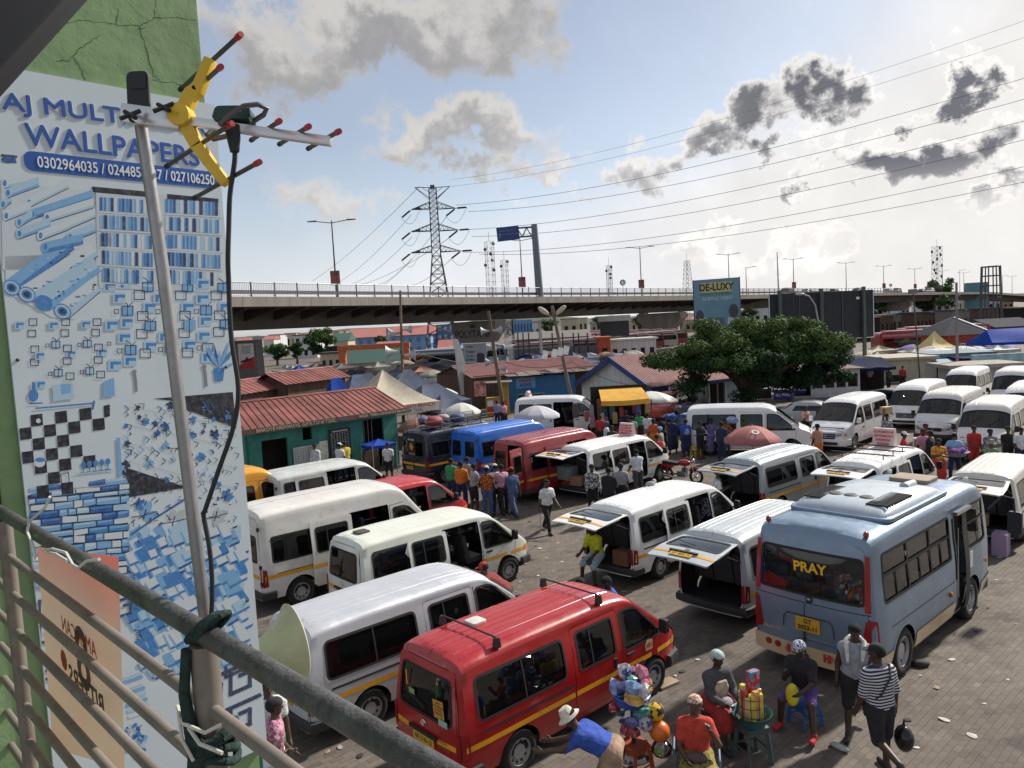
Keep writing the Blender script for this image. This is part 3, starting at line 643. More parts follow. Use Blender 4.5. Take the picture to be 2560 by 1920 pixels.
# people: one continuous body surface, clothes as children
def surfnet(D,o,h):
 S=D<0;nx,ny,nz=D.shape
 c=[S[i:nx-1+i,j:ny-1+j,k:nz-1+k]for i in(0,1)for j in(0,1)for k in(0,1)]
 cnt=sum(x.astype(np.int8)for x in c);act=(cnt>0)&(cnt<8);I=np.argwhere(act)
 idx=-np.ones(act.shape,int);idx[act]=np.arange(len(I))
 acc=np.zeros((len(I),3));n=np.zeros(len(I))
 for a in((0,0,0),(1,0,0),(0,1,0),(0,0,1),(1,1,0),(1,0,1),(0,1,1)):
  for ax in range(3):
   if a[ax]:continue
   b=list(a);b[ax]=1;A=I+np.array(a);B_=I+np.array(b);da=D[A[:,0],A[:,1],A[:,2]];db=D[B_[:,0],B_[:,1],B_[:,2]];m=(da<0)!=(db<0)
   t=np.where(m,da/np.where(m,da-db,1),0);p=A+(B_-A)*t[:,None];acc[m]+=p[m];n[m]+=1
 V=acc/n[:,None]*h+o;F=[]
 for ax in range(3):
  sl=[slice(None)]*3;s2=[slice(None)]*3;sl[ax]=slice(0,-1);s2[ax]=slice(1,None);E=np.argwhere(S[tuple(sl)]!=S[tuple(s2)]);u,w=[q for q in range(3)if q!=ax]
  E=E[(E[:,u]>0)&(E[:,w]>0)&(E[:,u]<D.shape[u]-1)&(E[:,w]<D.shape[w]-1)];q=[]
  for du,dw in((-1,-1),(0,-1),(0,0),(-1,0)):
   C=E.copy();C[:,u]+=du;C[:,w]+=dw;q.append(idx[C[:,0],C[:,1],C[:,2]])
  q=np.stack(q,1);fl=S[E[:,0],E[:,1],E[:,2]]^(ax==1);q[~fl]=q[~fl][:,::-1];F.append(q)
 F=np.concatenate(F);return V,F[(F>=0).all(1)]
def sdf_mesh(name,prims,h,k=.03,grow_=0.,cut=None):
 P=np.array([list(p[0])+list(p[1])+[p[2]+grow_,p[3]+grow_]for p in prims]);ra=P[:,6:8].max(1)
 lo=np.minimum(P[:,:3],P[:,3:6])-ra[:,None];hi=np.maximum(P[:,:3],P[:,3:6])+ra[:,None];o=lo.min(0)-2*h;n=np.ceil((hi.max(0)+2*h-o)/h).astype(int)+1
 D=np.ones(n)
 for i in range(len(P)):
  kk=prims[i][4]if len(prims[i])>4 else k;a,b,r1,r2=P[i,:3],P[i,3:6],P[i,6],P[i,7];mg=kk+2*h
  i0=np.maximum(0,np.floor((lo[i]-mg-o)/h).astype(int));i1=np.minimum(n,np.ceil((hi[i]+mg-o)/h).astype(int)+1)
  gx,gy,gz=np.meshgrid(*[o[d]+h*np.arange(i0[d],i1[d])for d in range(3)],indexing='ij');ba=b-a;L2=max(1e-9,ba@ba)
  t=np.clip(((gx-a[0])*ba[0]+(gy-a[1])*ba[1]+(gz-a[2])*ba[2])/L2,0,1)
  d=np.sqrt((gx-a[0]-ba[0]*t)**2+(gy-a[1]-ba[1]*t)**2+(gz-a[2]-ba[2]*t)**2)-(r1+(r2-r1)*t)
  sl=tuple(slice(i0[q],i1[q])for q in range(3));Ds=D[sl];hh=np.clip(.5+.5*(Ds-d)/kk,0,1);D[sl]=Ds*(1-hh)+d*hh-kk*hh*(1-hh)
 if cut is not None:
  gx,gy,gz=np.meshgrid(*[o[d]+h*np.arange(n[d])for d in range(3)],indexing='ij');D=np.maximum(D,cut(gx,gy,gz))
 V,F=surfnet(D,o,h);me=bpy.data.meshes.new(name);me.from_pydata(V.tolist(),[],F.tolist());me.polygons.foreach_set('use_smooth',[True]*len(F));me.update();return me
def dirv(p,b,s):p,b=R_(p),R_(b);return np.array([math.sin(p)*math.cos(b),s*math.sin(b),-math.cos(p)*math.cos(b)])
def skeleton(ps):
 g=dict(lean=4,arms=((5,8,12,4),(5,8,12,4)),legs=((0,3,3),(0,3,3)),head=(0,0),h=1.72,fat=1.);g.update(ps);s=g['h']/1.72;J={};la=R_(g['lean']);d=np.array([math.sin(la),0,math.cos(la)]);fw=np.array([math.cos(la),0,-math.sin(la)])
 P=np.zeros(3);J['pel']=P;J['wai']=P+d*.17*s;J['che']=P+d*.36*s;J['nek']=P+d*.50*s
 hy,hp=R_(g['head'][0]),R_(g['head'][1]+g['lean']*.35);hd=np.array([math.sin(hp)*math.cos(hy),math.sin(hp)*math.sin(hy),math.cos(hp)]);hf=np.array([math.cos(hp)*math.cos(hy),math.cos(hp)*math.sin(hy),-math.sin(hp)])
 J['hea']=J['nek']+hd*.185*s;J['hd']=hd;J['hf']=hf;J['hl']=np.cross(hd,hf);J['s']=s;J['d']=d;J['fw']=fw;mz=9
 for i,sd in((0,-1),(1,1)):
  a,b,e,b2=g['arms'][i][:4];sh=J['nek']-d*.075*s+np.array([0,sd*.168*s,0]);el=sh+dirv(a,b,sd)*.29*s;wr=el+dirv(a+e,b2,sd)*.255*s;J['sh%d'%i]=sh;J['el%d'%i]=el;J['wr%d'%i]=wr;J['hdir%d'%i]=dirv(a+e+(g['arms'][i][4]if len(g['arms'][i])>4 else 8),b2,sd)
  a,b,kn=g['legs'][i];hp_=P+np.array([0,sd*.09*s,-.03*s]);k_=hp_+dirv(a,b,sd)*.42*s;an=k_+dirv(a-kn,b*.5,sd)*.41*s;J['hp%d'%i]=hp_;J['kn%d'%i]=k_;J['an%d'%i]=an
  fp=R_(min(0,(a-kn)*.6))if kn>25 and a-kn<-15 else 0;J['toe%d'%i]=an+np.array([math.cos(fp)*.15*s,sd*.02,-.045*s+math.sin(fp)*.17]);mz=min(mz,an[2]-.085*s,J['toe%d'%i][2]-.04*s)
 for k in J:
  if k[:3]in('pel','wai','che','nek','hea')or k[:2]in('sh','el','wr','hp','kn','an','to'):J[k]=J[k]+np.array([0,0,-mz])
 J['ground']=mz;J['fat']=g['fat'];return J
def torso_prims(J,sc=1.):
 s=J['s'];Y=np.array([0,1,0]);f=J['fat'];o=[]
 for k,w,r in(('pel',.075,.105),('wai',.055,.100),('che',.085,.108)):o.append((J[k]-Y*w*s*f,J[k]+Y*w*s*f,r*s*f*sc,r*s*f*sc,.07))
 m=(J['pel']+J['wai'])/2;o.append((m-Y*.06*s*f,m+Y*.06*s*f,.10*s*f*sc,.10*s*f*sc,.06));m=(J['che']+J['wai'])/2;o.append((m-Y*.07*s*f,m+Y*.07*s*f,.103*s*f*sc,.103*s*f*sc,.06))
 o.append((J['sh0']+np.array([0,.02,0]),J['sh1']-np.array([0,.02,0]),.058*s*sc,.058*s*sc,.06))
 for q in('sh0','sh1'):o.append((J['nek']-J['d']*.01*s,J[q]+J['d']*.0*s,.058*s*sc,.050*s*sc,.05))
 return o
def leg_prims(J,i,frac=2.,w=1.,sc=1.):
 s=J['s']*sc;o=[];t=min(1.,frac);k=J['hp%d'%i]+(J['kn%d'%i]-J['hp%d'%i])*t;o.append((J['hp%d'%i],k,.088*s*w,(.088+(.058-.088)*t)*s*w,.05))
 if frac>1:
  t=frac-1;a=J['kn%d'%i]+(J['an%d'%i]-J['kn%d'%i])*t;o.append((J['kn%d'%i],a,.060*s*w,(.062+(.040-.062)*t)*s*w,.03))
 return o
def arm_prims(J,i,frac=2.,w=1.):
 s=J['s'];o=[];t=min(1.,frac);e=J['sh%d'%i]+(J['el%d'%i]-J['sh%d'%i])*t;o.append((J['sh%d'%i],e,.055*s*w,.045*s*w,.04))
 if frac>1:a=J['el%d'%i]+(J['wr%d'%i]-J['el%d'%i])*(frac-1);o.append((J['el%d'%i],a,.043*s*w,.030*s*w,.02))
 return o
def hand_prims(J,i,fine=True):
 s=J['s'];w=J['wr%d'%i];d=J['hdir%d'%i];d=d/np.linalg.norm(d);sd=-1 if i==0 else 1
 n=np.cross(d,np.array([1.,0,.3]));n=n/np.linalg.norm(n)*(1 if n[1]*sd<0 else-1);f=np.cross(n,d);f=f*(1 if f[0]>0 else-1);o=[]
 pc=w+d*.045*s;o.append((w,w+d*.085*s,.026*s,.028*s,.02));o.append((pc-f*.02*s,pc+f*.02*s+d*.03*s,.020*s,.020*s,.02))
 for q,(off,L)in enumerate(((.030,.070),(.010,.080),(-.010,.074),(-.029,.060))):
  b=w+d*.085*s+f*off*s;m=b+d*L*.5*s+n*.006*s;e=m+(d*.8+n*.6)*L*.5*s;r=(.0095 if fine else .013)*s;o.append((b,m,r,r,.008));o.append((m,e,r,r*.85,.006))
 b=w+d*.03*s+f*.025*s;m=b+(d*.6+f*.75)*.04*s;o.append((b,m,.013*s,.012*s,.01));o.append((m,m+(d*.9+f*.25+n*.3)*.03*s,.012*s,.010*s,.006));return o
def head_prims(J):
 s=J['s'];c=J['hea'];u,f,l=J['hd'],J['hf'],J['hl'];o=[]
 o.append((J['nek']-J['d']*.03*s,c-u*.03*s,.058*s,.052*s,.03));o.append((c+u*.025*s-f*.022*s,c+u*.03*s+f*.015*s,.083*s,.078*s,.03));o.append((c-u*.045*s+f*.025*s,c-u*.01*s+f*.02*s,.052*s,.066*s,.03));o.append((c-u*.085*s+f*.05*s,c-u*.07*s+f*.03*s,.03*s,.04*s,.02))
 o.append((c+u*.012*s+f*.088*s,c-u*.028*s+f*.104*s,.010*s,.016*s,.012));o.append((c-u*.06*s+f*.078*s-l*.016*s,c-u*.06*s+f*.078*s+l*.016*s,.012*s,.012*s,.008))
 o.append((c+u*.028*s+f*.080*s-l*.03*s,c+u*.028*s+f*.080*s+l*.03*s,.011*s,.011*s,.012))
 for q in(-1,1):o.append((c+l*q*.080*s+u*.01*s-f*.005*s,c+l*q*.086*s-u*.03*s+f*.0*s,.016*s,.011*s,.008))
 return o
def foot_prims(J,i,w=1.):s=J['s'];a=J['an%d'%i];t=J['toe%d'%i];return[(a,a-np.array([.03*s,0,.045*s]),.040*s*w,.038*s*w,.02),(a-np.array([.02*s,0,.045*s]),t,.037*s*w,.034*s*w,.02)]
SKINS=[mat('skin_%d'%i,c,.5,var=.08,scale=9)for i,c in enumerate([(.085,.047,.031),(.06,.032,.022),(.105,.06,.038)])]
HAIR=mat('hair_black',(.010,.009,.009),.95,bump=.5,bscale=160);LEATHER=mat('shoe_dark',(.025,.022,.02),.6);EYEW=mat('eye_dark',(.10,.09,.085),.3)
PMC={}
def pm(key,fn):
 if key not in PMC:PMC[key]=fn()
 return PMC[key]
def person(label,loc,head,pose,key,top=None,sleeve=.6,bot=None,blen=1.9,shoe=None,hat=None,hatm=None,skirt=None,apron=None,group=None,h=.02,skin=0,fine=False,botw=1.18,hair=True,topw=1.,z=0.):
 J=pm((key,'J'),lambda:skeleton(pose));s=J['s'];k0=(key,h)
 def body():
  p=torso_prims(J,.95)+head_prims(J)
  for i in(0,1):p+=arm_prims(J,i)+leg_prims(J,i)+foot_prims(J,i)+hand_prims(J,i,fine)
  return sdf_mesh('person',p,h,.02)
 o=obj('person',pm(k0+('body',),body),SKINS[skin],None,(loc[0],loc[1],(loc[2]if len(loc)>2 else 0)+z),(0,0,math.pi/2-R_(head)));tag(o,label,'person',group)
 def head_cap(gr,front,low,kk):
  c,u,f=J['hea'],J['hd'],J['hf']
  def cut(x,y,zz):
   a=(x-c[0])*u[0]+(y-c[1])*u[1]+(zz-c[2])*u[2];b=(x-c[0])*f[0]+(y-c[1])*f[1]+(zz-c[2])*f[2];return np.minimum(front*s-a,np.maximum(b-.0*s,low*s-a))*-1*-1
  return pm(k0+(kk,),lambda:sdf_mesh(kk,head_prims(J)[1:3],min(h,.014),.03,gr,cut))
 if hat not in('scarf','beanie')and hair:obj('hair',head_cap(.012,.045,-.03,'hair'),HAIR,o)
 if fine:
  def eyes(q):
   b=MB();c,u,f,l=J['hea'],J['hd'],J['hf'],J['hl'];b.ico(c+u*.008*s+f*.082*s+l*q*.032*s,.0125*s,8,6);return b.mesh('eye',60)
  for q in(-1,1):obj('eye',eyes(q),EYEW,o)
 if top:
  def shirt():
   p=torso_prims(J,1.)
   for i in(0,1):
    if sleeve:p+=arm_prims(J,i,sleeve,1.15)
   d=J['d'];nk=J['nek']
   def cut(x,y,zz):return np.maximum((x-nk[0])*d[0]+(y-nk[1])*d[1]+(zz-nk[2])*d[2]-.028*s,-.12*s-((x-J['pel'][0])*d[0]+(y-J['pel'][1])*d[1]+(zz-J['pel'][2])*d[2]))
   return sdf_mesh('shirt',p,h,.03,.014*topw,cut)
  obj('shirt',pm(k0+('shirt',sleeve,topw),shirt),top,o)
 if bot:
  def tr():
   p=torso_prims(J,1.)[:1]
   for i in(0,1):p+=leg_prims(J,i,blen,botw)
   return sdf_mesh('trousers',p,h,.03,.009)
  obj('trousers' if blen>1.4 else 'shorts',pm(k0+('tr',blen,botw),tr),bot,o)
 if skirt:
  def sk():
   p=torso_prims(J,1.05)[:1]
   for t in(0,1):p+=[(a,b,r1*1.25,r2*1.9,.16)for a,b,r1,r2,*_ in leg_prims(J,t,blen)]
   q=6
   for t in np.linspace(.15,1,q):
    if blen>1:pts=[J['kn%d'%i]+(J['an%d'%i]-J['kn%d'%i])*t*(blen-1)for i in(0,1)];p.append((pts[0],pts[1],.075*s,.075*s,.06))
    pts=[J['hp%d'%i]+(J['kn%d'%i]-J['hp%d'%i])*t for i in(0,1)];p.append((pts[0],pts[1],.095*s,.095*s,.06))
   return sdf_mesh('skirt',p,h,.05,.01)
  obj('skirt',pm(k0+('skirt',blen),sk),skirt,o)
 if apron:
  def ap():
   p=[];fwd=J['fw']
   for t in np.linspace(0,1,9):c=J['che']*(1-t)+J['pel']*t+fwd*.124*s*J['fat'];w=.06+.055*t;p.append((c-np.array([0,w,0]),c+np.array([0,w,0]),.022,.022,.06))
   m0=[(J['hp%d'%i]+J['kn%d'%i])/2+np.array([0,0,.095*s])for i in(0,1)];p.append((m0[0],m0[1],.03,.03,.06));c=(J['wai']+J['che'])/2+fwd*.130*s;p.append((c-np.array([0,.09,0]),c+np.array([0,.09,0]),.02,.02,.06))
   return sdf_mesh('apron',p,h,.06,.004)
  obj('apron',pm(k0+('apron',),ap),apron,o)
 if shoe:
  for i in(0,1):obj('shoe',pm(k0+('shoe',i),lambda i=i:sdf_mesh('shoe',foot_prims(J,i,1.05),min(h,.02),.02,.006)),shoe,o)
 if hat:
  c,u,f,l=J['hea'],J['hd'],J['hf'],J['hl'];M=frameM(c,f,l)
  if hat in('scarf','beanie'):obj('head_scarf' if hat=='scarf' else 'beanie',head_cap(.020 if hat=='scarf' else .026,.035 if hat=='scarf' else .03,-.06 if hat=='scarf' else-.01,hat),hatm,o)
  elif hat=='cap':
   def cap():
    b=MB();b.lathe([(.0001,.135*s),(.05*s,.13*s),(.085*s,.10*s),(.100*s,.05*s),(.100*s,.035*s)],14,M@Matrix.Diagonal((1.08,.92,1,1)))
    b.prism(rpoly([(.07*s,-.07*s),(.18*s,-.055*s),(.18*s,.055*s),(.07*s,.07*s)],.03),.034*s,.042*s,'z',M);return b.mesh('cap',50)
   obj('cap',pm(k0+('cap',),cap),hatm,o)
  elif hat=='brim':
   def hm():
    b=MB();b.lathe([(.0001,.15*s),(.07*s,.145*s),(.093*s,.10*s),(.104*s,.045*s),(.16*s,.012*s),(.165*s,.010*s),(.104*s,.035*s)],18,M);return b.mesh('hat',50)
   obj('sun_hat',pm(k0+('hat',),hm),hatm,o)
 return o
POSES=dict(stand=dict(),stand_b=dict(arms=((10,10,60,-10),(5,8,15,4)),legs=((6,5,4),(-6,4,4))),cross=dict(arms=((18,14,95,-35),(18,14,90,-35)),legs=((3,5,3),(-3,5,3))),walk=dict(lean=6,arms=((-20,8,15,4),(22,8,25,4)),legs=((26,2,12),(-20,2,18))),reach=dict(lean=10,arms=((85,10,15,5),(15,8,40,0)),legs=((8,4,6),(-10,4,6))),hips=dict(arms=((-18,42,75,-45),(-18,42,75,-45)),legs=((2,7,2),(-2,7,2))),sit=dict(lean=8,arms=((28,10,50,-10),(28,10,50,-10)),legs=((84,10,82),(80,10,84))),carry=dict(arms=((150,20,35,-8),(8,8,15,4)),legs=((14,3,6),(-14,3,8))),bend=dict(lean=62,arms=((60,12,15,0),(40,12,30,0)),legs=((20,6,8),(8,6,6)),head=(0,-10)))
# near: the green pier with its printed board, balcony rail, aerial, horn
WHD=R_(43);WE=Vector((-1.184,3.2));We=Vector((math.sin(WHD),math.cos(WHD)));Wn=Vector((math.cos(WHD),-math.sin(WHD)))
def wtz(px,py):
 d=ray(px,py);k=Wn.dot(WE)/Wn.dot(d.xy);q=d*k;return((q.xy-WE).dot(We),q.z+CAM_H)
def wxyz(t,z,off=0.):p=WE+We*t+Wn*off;return Vector((p.x,p.y,z))
def build_pier():
 GREEN=mat('green_plaster',(.20,.31,.15),.8,var=.14,scale=1.6,dirt=.5,dcol=(.085,.14,.075),bump=.25,bscale=9)
 root=empty('building',wxyz(-1,0),0,'pale green plastered building pier carrying the blue wallpaper board','building');o=root.location
 b=MB();P=[wxyz(-3.2,0),wxyz(-.012,0),wxyz(-.012,0,-.45),wxyz(-3.2,0,-.45)]
 b.add([p-o for p in P]+[p-o+Vector((0,0,10.5))for p in P],[(0,1,2,3),(4,5,6,7),(0,1,5,4),(1,2,6,5),(2,3,7,6),(3,0,4,7)]);b.obj('wall',GREEN,root)
 CR=mat('crack_dark',(.03,.05,.03),.95)
 ck=[[(150,62),(210,50),(290,62),(350,65),(385,45),(440,43),(490,50)],[(385,45),(390,0)],[(350,65),(365,120),(385,190),(400,200)],[(140,150),(170,152),(200,120),(250,88)],[(185,140),(205,175),(214,200)],[(290,62),(295,20)],[(385,200),(455,210),(510,235)],[(365,70),(345,72)]]
 b=MB()
 for ln in ck:
  q=[]
  for i in range(len(ln)-1):
   for k in range(6):
    t=k/6;q.append((ln[i][0]*(1-t)+ln[i+1][0]*t+random.uniform(-2.5,2.5),ln[i][1]*(1-t)+ln[i+1][1]*t+random.uniform(-2.5,2.5)))
  q.append(ln[-1]);b.tube([wxyz(*wtz(*p))-o for p in q],[random.uniform(.0004,.0014)for _ in q],4)
 tag(b.obj('plaster_cracks',CR,root),kind='stuff')
 b=MB();a=wtz(22,900);c=wtz(80,1700)
 b.add([wxyz(-.872,4.0,.003)-o,wxyz(-.858,4.0,.003)-o,wxyz(-.858,7.1,.003)-o,wxyz(-.872,7.1,.003)-o],[(0,1,2,3)]);b.obj('conduit_gap',CR,root)
 sb=MB();t0,t1,z0,z1=-.79,.022,4.725,7.468
 V=[wxyz(t0,z0,.004),wxyz(t1,z0,.004),wxyz(t1,z1,.004),wxyz(t0,z1,.004)];V2=[wxyz(t0,z0,.016),wxyz(t1,z0,.016),wxyz(t1,z1,.016),wxyz(t0,z1,.016)]
 board=empty('advertising_board',wxyz(t0,z0),0,'tall pale wallpaper shop board with blue lettering on the green pier','sign');bo=board.location
 sb.add([p-bo for p in V+V2],[(3,2,1,0),(4,5,6,7),(0,1,5,4),(1,2,6,5),(2,3,7,6),(3,0,4,7)]);sb.obj('panel',mat('board_white',(.55,.635,.69),.45,var=.05,scale=1.5,dirt=.12,dcol=(.35,.4,.4)),board)
 for px,py in((40,900),(560,918),(90,1842),(612,1500)):
  t,z=wtz(px,py);MB().ico(wxyz(max(t,t0+.02)if px<300 else min(t,t1-.02),z,.017)-bo,.006,8,5).obj('fixing_screw',BLACKP,board)
 LET=mat('board_blue',(.012,.085,.36),.45,var=.06);WH=mat('board_letter_white',(.70,.74,.76),.45)
 def fit(s,pa,pb,h,m,off,bold=.0,name='lettering'):
  a=wxyz(*wtz(*pa),off);c=wxyz(*wtz(*pb),off);me=text(s,1.,m,board,None,name,'LEFT',bold,.0006);x=[v.co.x for v in me.data.vertices];y=[v.co.y for v in me.data.vertices]
  L=(c-a).length;sx=L/(max(x)-min(x));sy=h/(max(y)-min(y));M=frameM(a-bo,c-a,(0,0,1))@Matrix.Diagonal((sx,sy,1,1))@Matrix.Translation((-min(x),-(max(y)+min(y))/2,0));me.data.transform(M);return me
 fit('AJ MULTIMEDIA',(-2,262),(508,326),.080,WH,.0170,.030,'lettering_outline');fit('AJ MULTIMEDIA',(0,262),(506,326),.074,LET,.0186);fit('AJ MULTIMEDIA',(2.5,262),(508.5,326),.074,LET,.0188);fit('AJ MULTIMEDIA',(1,259.5),(507,323.5),.074,LET,.0187)
 fit('WALLPAPERS',(56,338),(493,396),.080,WH,.0170,.030,'lettering_outline');fit('WALLPAPERS',(58,338),(491,396),.074,LET,.0186);fit('WALLPAPERS',(60.5,338),(493.5,396),.074,LET,.0188);fit('WALLPAPERS',(59,335.5),(492,393.5),.074,LET,.0187)
 pl=[wtz(57,410),wtz(533,459)];za=(wtz(57,404)[1]+wtz(533,452)[1])/2;r=.034
 po=rpoly([(pl[0][0],za-r),(t1-.012,za-r),(t1-.012,za+r),(pl[0][0],za+r)],.034,6);bb=MB();bb.add([wxyz(t,z,.0178)-bo for t,z in po],[tuple(range(len(po)))]);bb.obj('number_band',LET,board)
 a=wxyz(pl[0][0]+.04,za,.0190);me=text('0302964035 / 0244858127 / 027106250',1.,WH,board,None,'lettering','LEFT',.012,.0006);x=[v.co.x for v in me.data.vertices];y=[v.co.y for v in me.data.vertices]
 me.data.transform(frameM(a-bo,(We.x,We.y,0),(0,0,1))@Matrix.Diagonal(((t1-.03-pl[0][0]-.04)/(max(x)-min(x)),.040/(max(y)-min(y)),1,1))@Matrix.Translation((-min(x),-(max(y)+min(y))/2,0)))
 pm_=bpy.data.materials.new('printed_ink');pm_.use_nodes=True;t=NT(pm_.node_tree);pb=pm_.node_tree.nodes['Principled BSDF'];pb.inputs['Roughness'].default_value=.45
 at_=t.n('ShaderNodeVertexColor');at_.layer_name='ink';nz=t.noise(t.n('ShaderNodeTexCoord').outputs['Object'],60.,4,.6);t.l.new(t.mix(t.m('MULTIPLY',t.ss(nz,.4,.8),.12),at_.outputs[0],(.62,.68,.72,1)),pb.inputs['Base Color'])
 PAL=[(.55,.63,.68),(.36,.53,.67),(.17,.38,.64),(.045,.20,.50),(.02,.09,.30),(.012,.03,.09),(.008,.010,.02)]
 class Print:
  def __init__(s):s.p=[]
  def poly(s,pts,c):s.p.append(([wtz(*q)for q in pts],PAL[c]if isinstance(c,int)else c));return s
  def line(s,pts,w,c):
   for i in range(len(pts)-1):
    a=Vector(pts[i]);d=Vector(pts[i+1])-a;n=Vector((-d.y,d.x)).normalized()*w/2;e=d.normalized()*w*.5
    s.poly([a-e+n,a+d+e+n,a+d+e-n,a-e-n],c)
  def ell(s,c,rx,ry,col,rot=0.,n=16):s.poly([(c[0]+rx*math.cos(a)*math.cos(rot)-ry*math.sin(a)*math.sin(rot),c[1]+rx*math.cos(a)*math.sin(rot)+ry*math.sin(a)*math.cos(rot))for a in[2*math.pi*k/n for k in range(n)]],col)
  def sq(s,c,w,h,lw,col):x,y=c;s.line([(x-w/2,y-h/2),(x+w/2,y-h/2),(x+w/2,y+h/2),(x-w/2,y+h/2),(x-w/2,y-h/2)],lw,col)
  def done(s,name='printed_picture'):
   me=bpy.data.meshes.new(name);V=[];F=[];C=[]
   for i,(q,c)in enumerate(s.p):
    q=[(min(max(u,t0+.003),t1-.003),z)for u,z in q];n=len(V);V+=[wxyz(u,z,.0168+.00002*(i%60))-bo for u,z in q];F.append(tuple(range(n,n+len(q))));C.append(c)
   me.from_pydata([tuple(v)for v in V],[],F);ca=me.color_attributes.new('ink','FLOAT_COLOR','CORNER');fl=[]
   for p,c in zip(me.polygons,C):fl+=list(c)+[1.];fl+=(list(c)+[1.])*(len(p.vertices)-1)
   ca.data.foreach_set('color',fl);tag(obj(name,me,pm_,board),kind='stuff')
 def z2(x,y):return(x/2.37,600+y/2.37)
 def z3(x,y):return(x/2.37,1220+y/2.37)
 def z1(x,y):return(x/2.457,y/2.457)
 U=random.uniform
 p=Print()
 p.ell(z1(45,985),18,9,5);p.ell(z1(45,982),9,5,0);p.line([z1(5,960),z1(90,968)],6,5);p.poly([z1(5,1000),z1(95,1008),z1(85,975),z1(20,970)],4);p.done('telephone_emblem')
 p=Print();p.poly([z1(0,1120),z1(580,1180),z1(590,1659),z1(0,1659)],(.52,.60,.66))
 rolls=[(20,1130,170,1100),(40,1190,230,1120),(170,1250,410,1130),(190,1320,560,1200),(30,1330,180,1270),(280,1340,565,1250),(110,1370,190,1320),(390,1390,575,1310),(110,1440,300,1370),(240,1450,420,1380),(420,1460,575,1400),(270,1520,500,1470),(10,1260,60,1220)]
 for x0,y0,x1,y1 in rolls:
  w=62;c=random.choice((0,0,1,1,2));p.poly([z1(x0,y0-w*.5),z1(x1,y1-w*.5),z1(x1,y1+w*.5),z1(x0,y0+w*.5)],c);p.poly([z1(x0,y0+w*.2),z1(x1,y1+w*.2),z1(x1,y1+w*.5),z1(x0,y0+w*.5)],min(c+1,3));p.ell(z1(x0,y0),9,13,c);p.ell(z1(x0,y0),5,8,3);p.line([z1(x0,y0+w*.5),z1(x1,y1+w*.5)],2,5)
 p.done()
 p=Print()
 p.poly([z2(20,100),z2(560,80),z2(560,360),z2(430,470),z2(300,460),z2(30,310)],0)
 for x0,y0,x1,y1,w,c in((60,285,420,20,90,2),(150,325,560,60,95,0),(250,375,575,150,95,1),(360,425,575,270,95,0)):
  p.poly([z2(x0-35,y0-w*.48),z2(x1-35,y1-w*.48),z2(x1+10,y1+w*.4),z2(x0+35,y0+w*.48)],c);p.poly([z2(x0+5,y0+w*.1),z2(x1,y1+w*.1),z2(x1+10,y1+w*.4),z2(x0+35,y0+w*.48)],min(6,c+1))
  for k in range(14):q=U(.1,.9);p.ell(z2(x0+(x1-x0)*q+U(-20,20),y0+(y1-y0)*q+U(-25,25)),U(2,7),U(1,3),random.choice((0,2,3,5)))
  p.ell(z2(x0,y0),23,19,3,.5);p.ell(z2(x0,y0),20,16,1,.5);p.ell(z2(x0,y0),14,11,3,.5);p.ell(z2(x0,y0),9,7,5,.5);p.line([z2(x0+35,y0+w*.48),z2(x1+10,y1+w*.4)],2,5)
 p.done()
 p=Print();p.poly([z1(555,1150),z1(1335,1240),z1(1345,1800),z1(600,1770)],(.50,.58,.64));p.poly([z1(555,1150),z1(890,1180),z1(892,1215),z1(556,1185)],6);p.poly([z1(1015,1195),z1(1330,1225),z1(1330,1250),z1(1015,1230)],6)
 for b0,b1 in((600,915),(1000,1330)):
  for r_ in range(5):
   y=1215+r_*108+(b0-600)*.09*.3;n=14
   for k in range(n):
    x=b0+(b1-b0)*k/n+r_*5;w=(b1-b0)/n*.86;c=random.choice((0,1,2,2,3,3,4,5,0));dy=(x-b0)*.06
    p.poly([z1(x,y+dy),z1(x+w,y+dy+1),z1(x+w,y+dy+84),z1(x,y+dy+84)],c)
    if c>1:p.poly([z1(x,y+dy),z1(x+w*.35,y+dy),z1(x+w*.35,y+dy+84),z1(x,y+dy+84)],c-1)
   p.line([z1(b0,y+92),z1(b1+30,y+112)],3,0)
 p.done()
 p=Print()
 def squares(cells,big):
  for x,y,kind in cells:
   w=62 if big else 46;w*=.42
   if kind==0:p.sq(z2(x,y),w*.42 if not big else w*.4,w*.4,1.6,5)
   elif kind==1:p.sq(z2(x,y),w,w*.85,2.2,5)
   elif kind==2:q=z2(x,y);p.poly([(q[0]-w*.7,q[1]-w*.6),(q[0]+w*.5,q[1]-w*.6),(q[0]+w*.5,q[1]+w*.45),(q[0]-w*.7,q[1]+w*.45)],1);p.poly([(q[0]-w*.5,q[1]-w*.4),(q[0]+w*.5,q[1]-w*.4),(q[0]+w*.5,q[1]-w*.1),(q[0]-w*.5,q[1]-w*.1)],3);p.poly([(q[0]-w*.5,q[1]-w*.4),(q[0]-w*.2,q[1]-w*.4),(q[0]-w*.2,q[1]+w*.3),(q[0]-w*.5,q[1]+w*.3)],3)
   else:
    q=z2(x,y);p.poly([(q[0]-w*.5,q[1]-w*.5),(q[0]+w*.6,q[1]-w*.5),(q[0]+w*.6,q[1]+w*.5),(q[0]-w*.5,q[1]+w*.5)],2 if big else 1);p.line([(q[0],q[1]+w*.5),(q[0],q[1]-w*.6),(q[0]-w*.4,q[1]-w*.9)],2,5);p.line([(q[0],q[1]-w*.3),(q[0]+w*.5,q[1]-w*.8)],1.5,5);p.sq(q,w,w*.85,2,5)
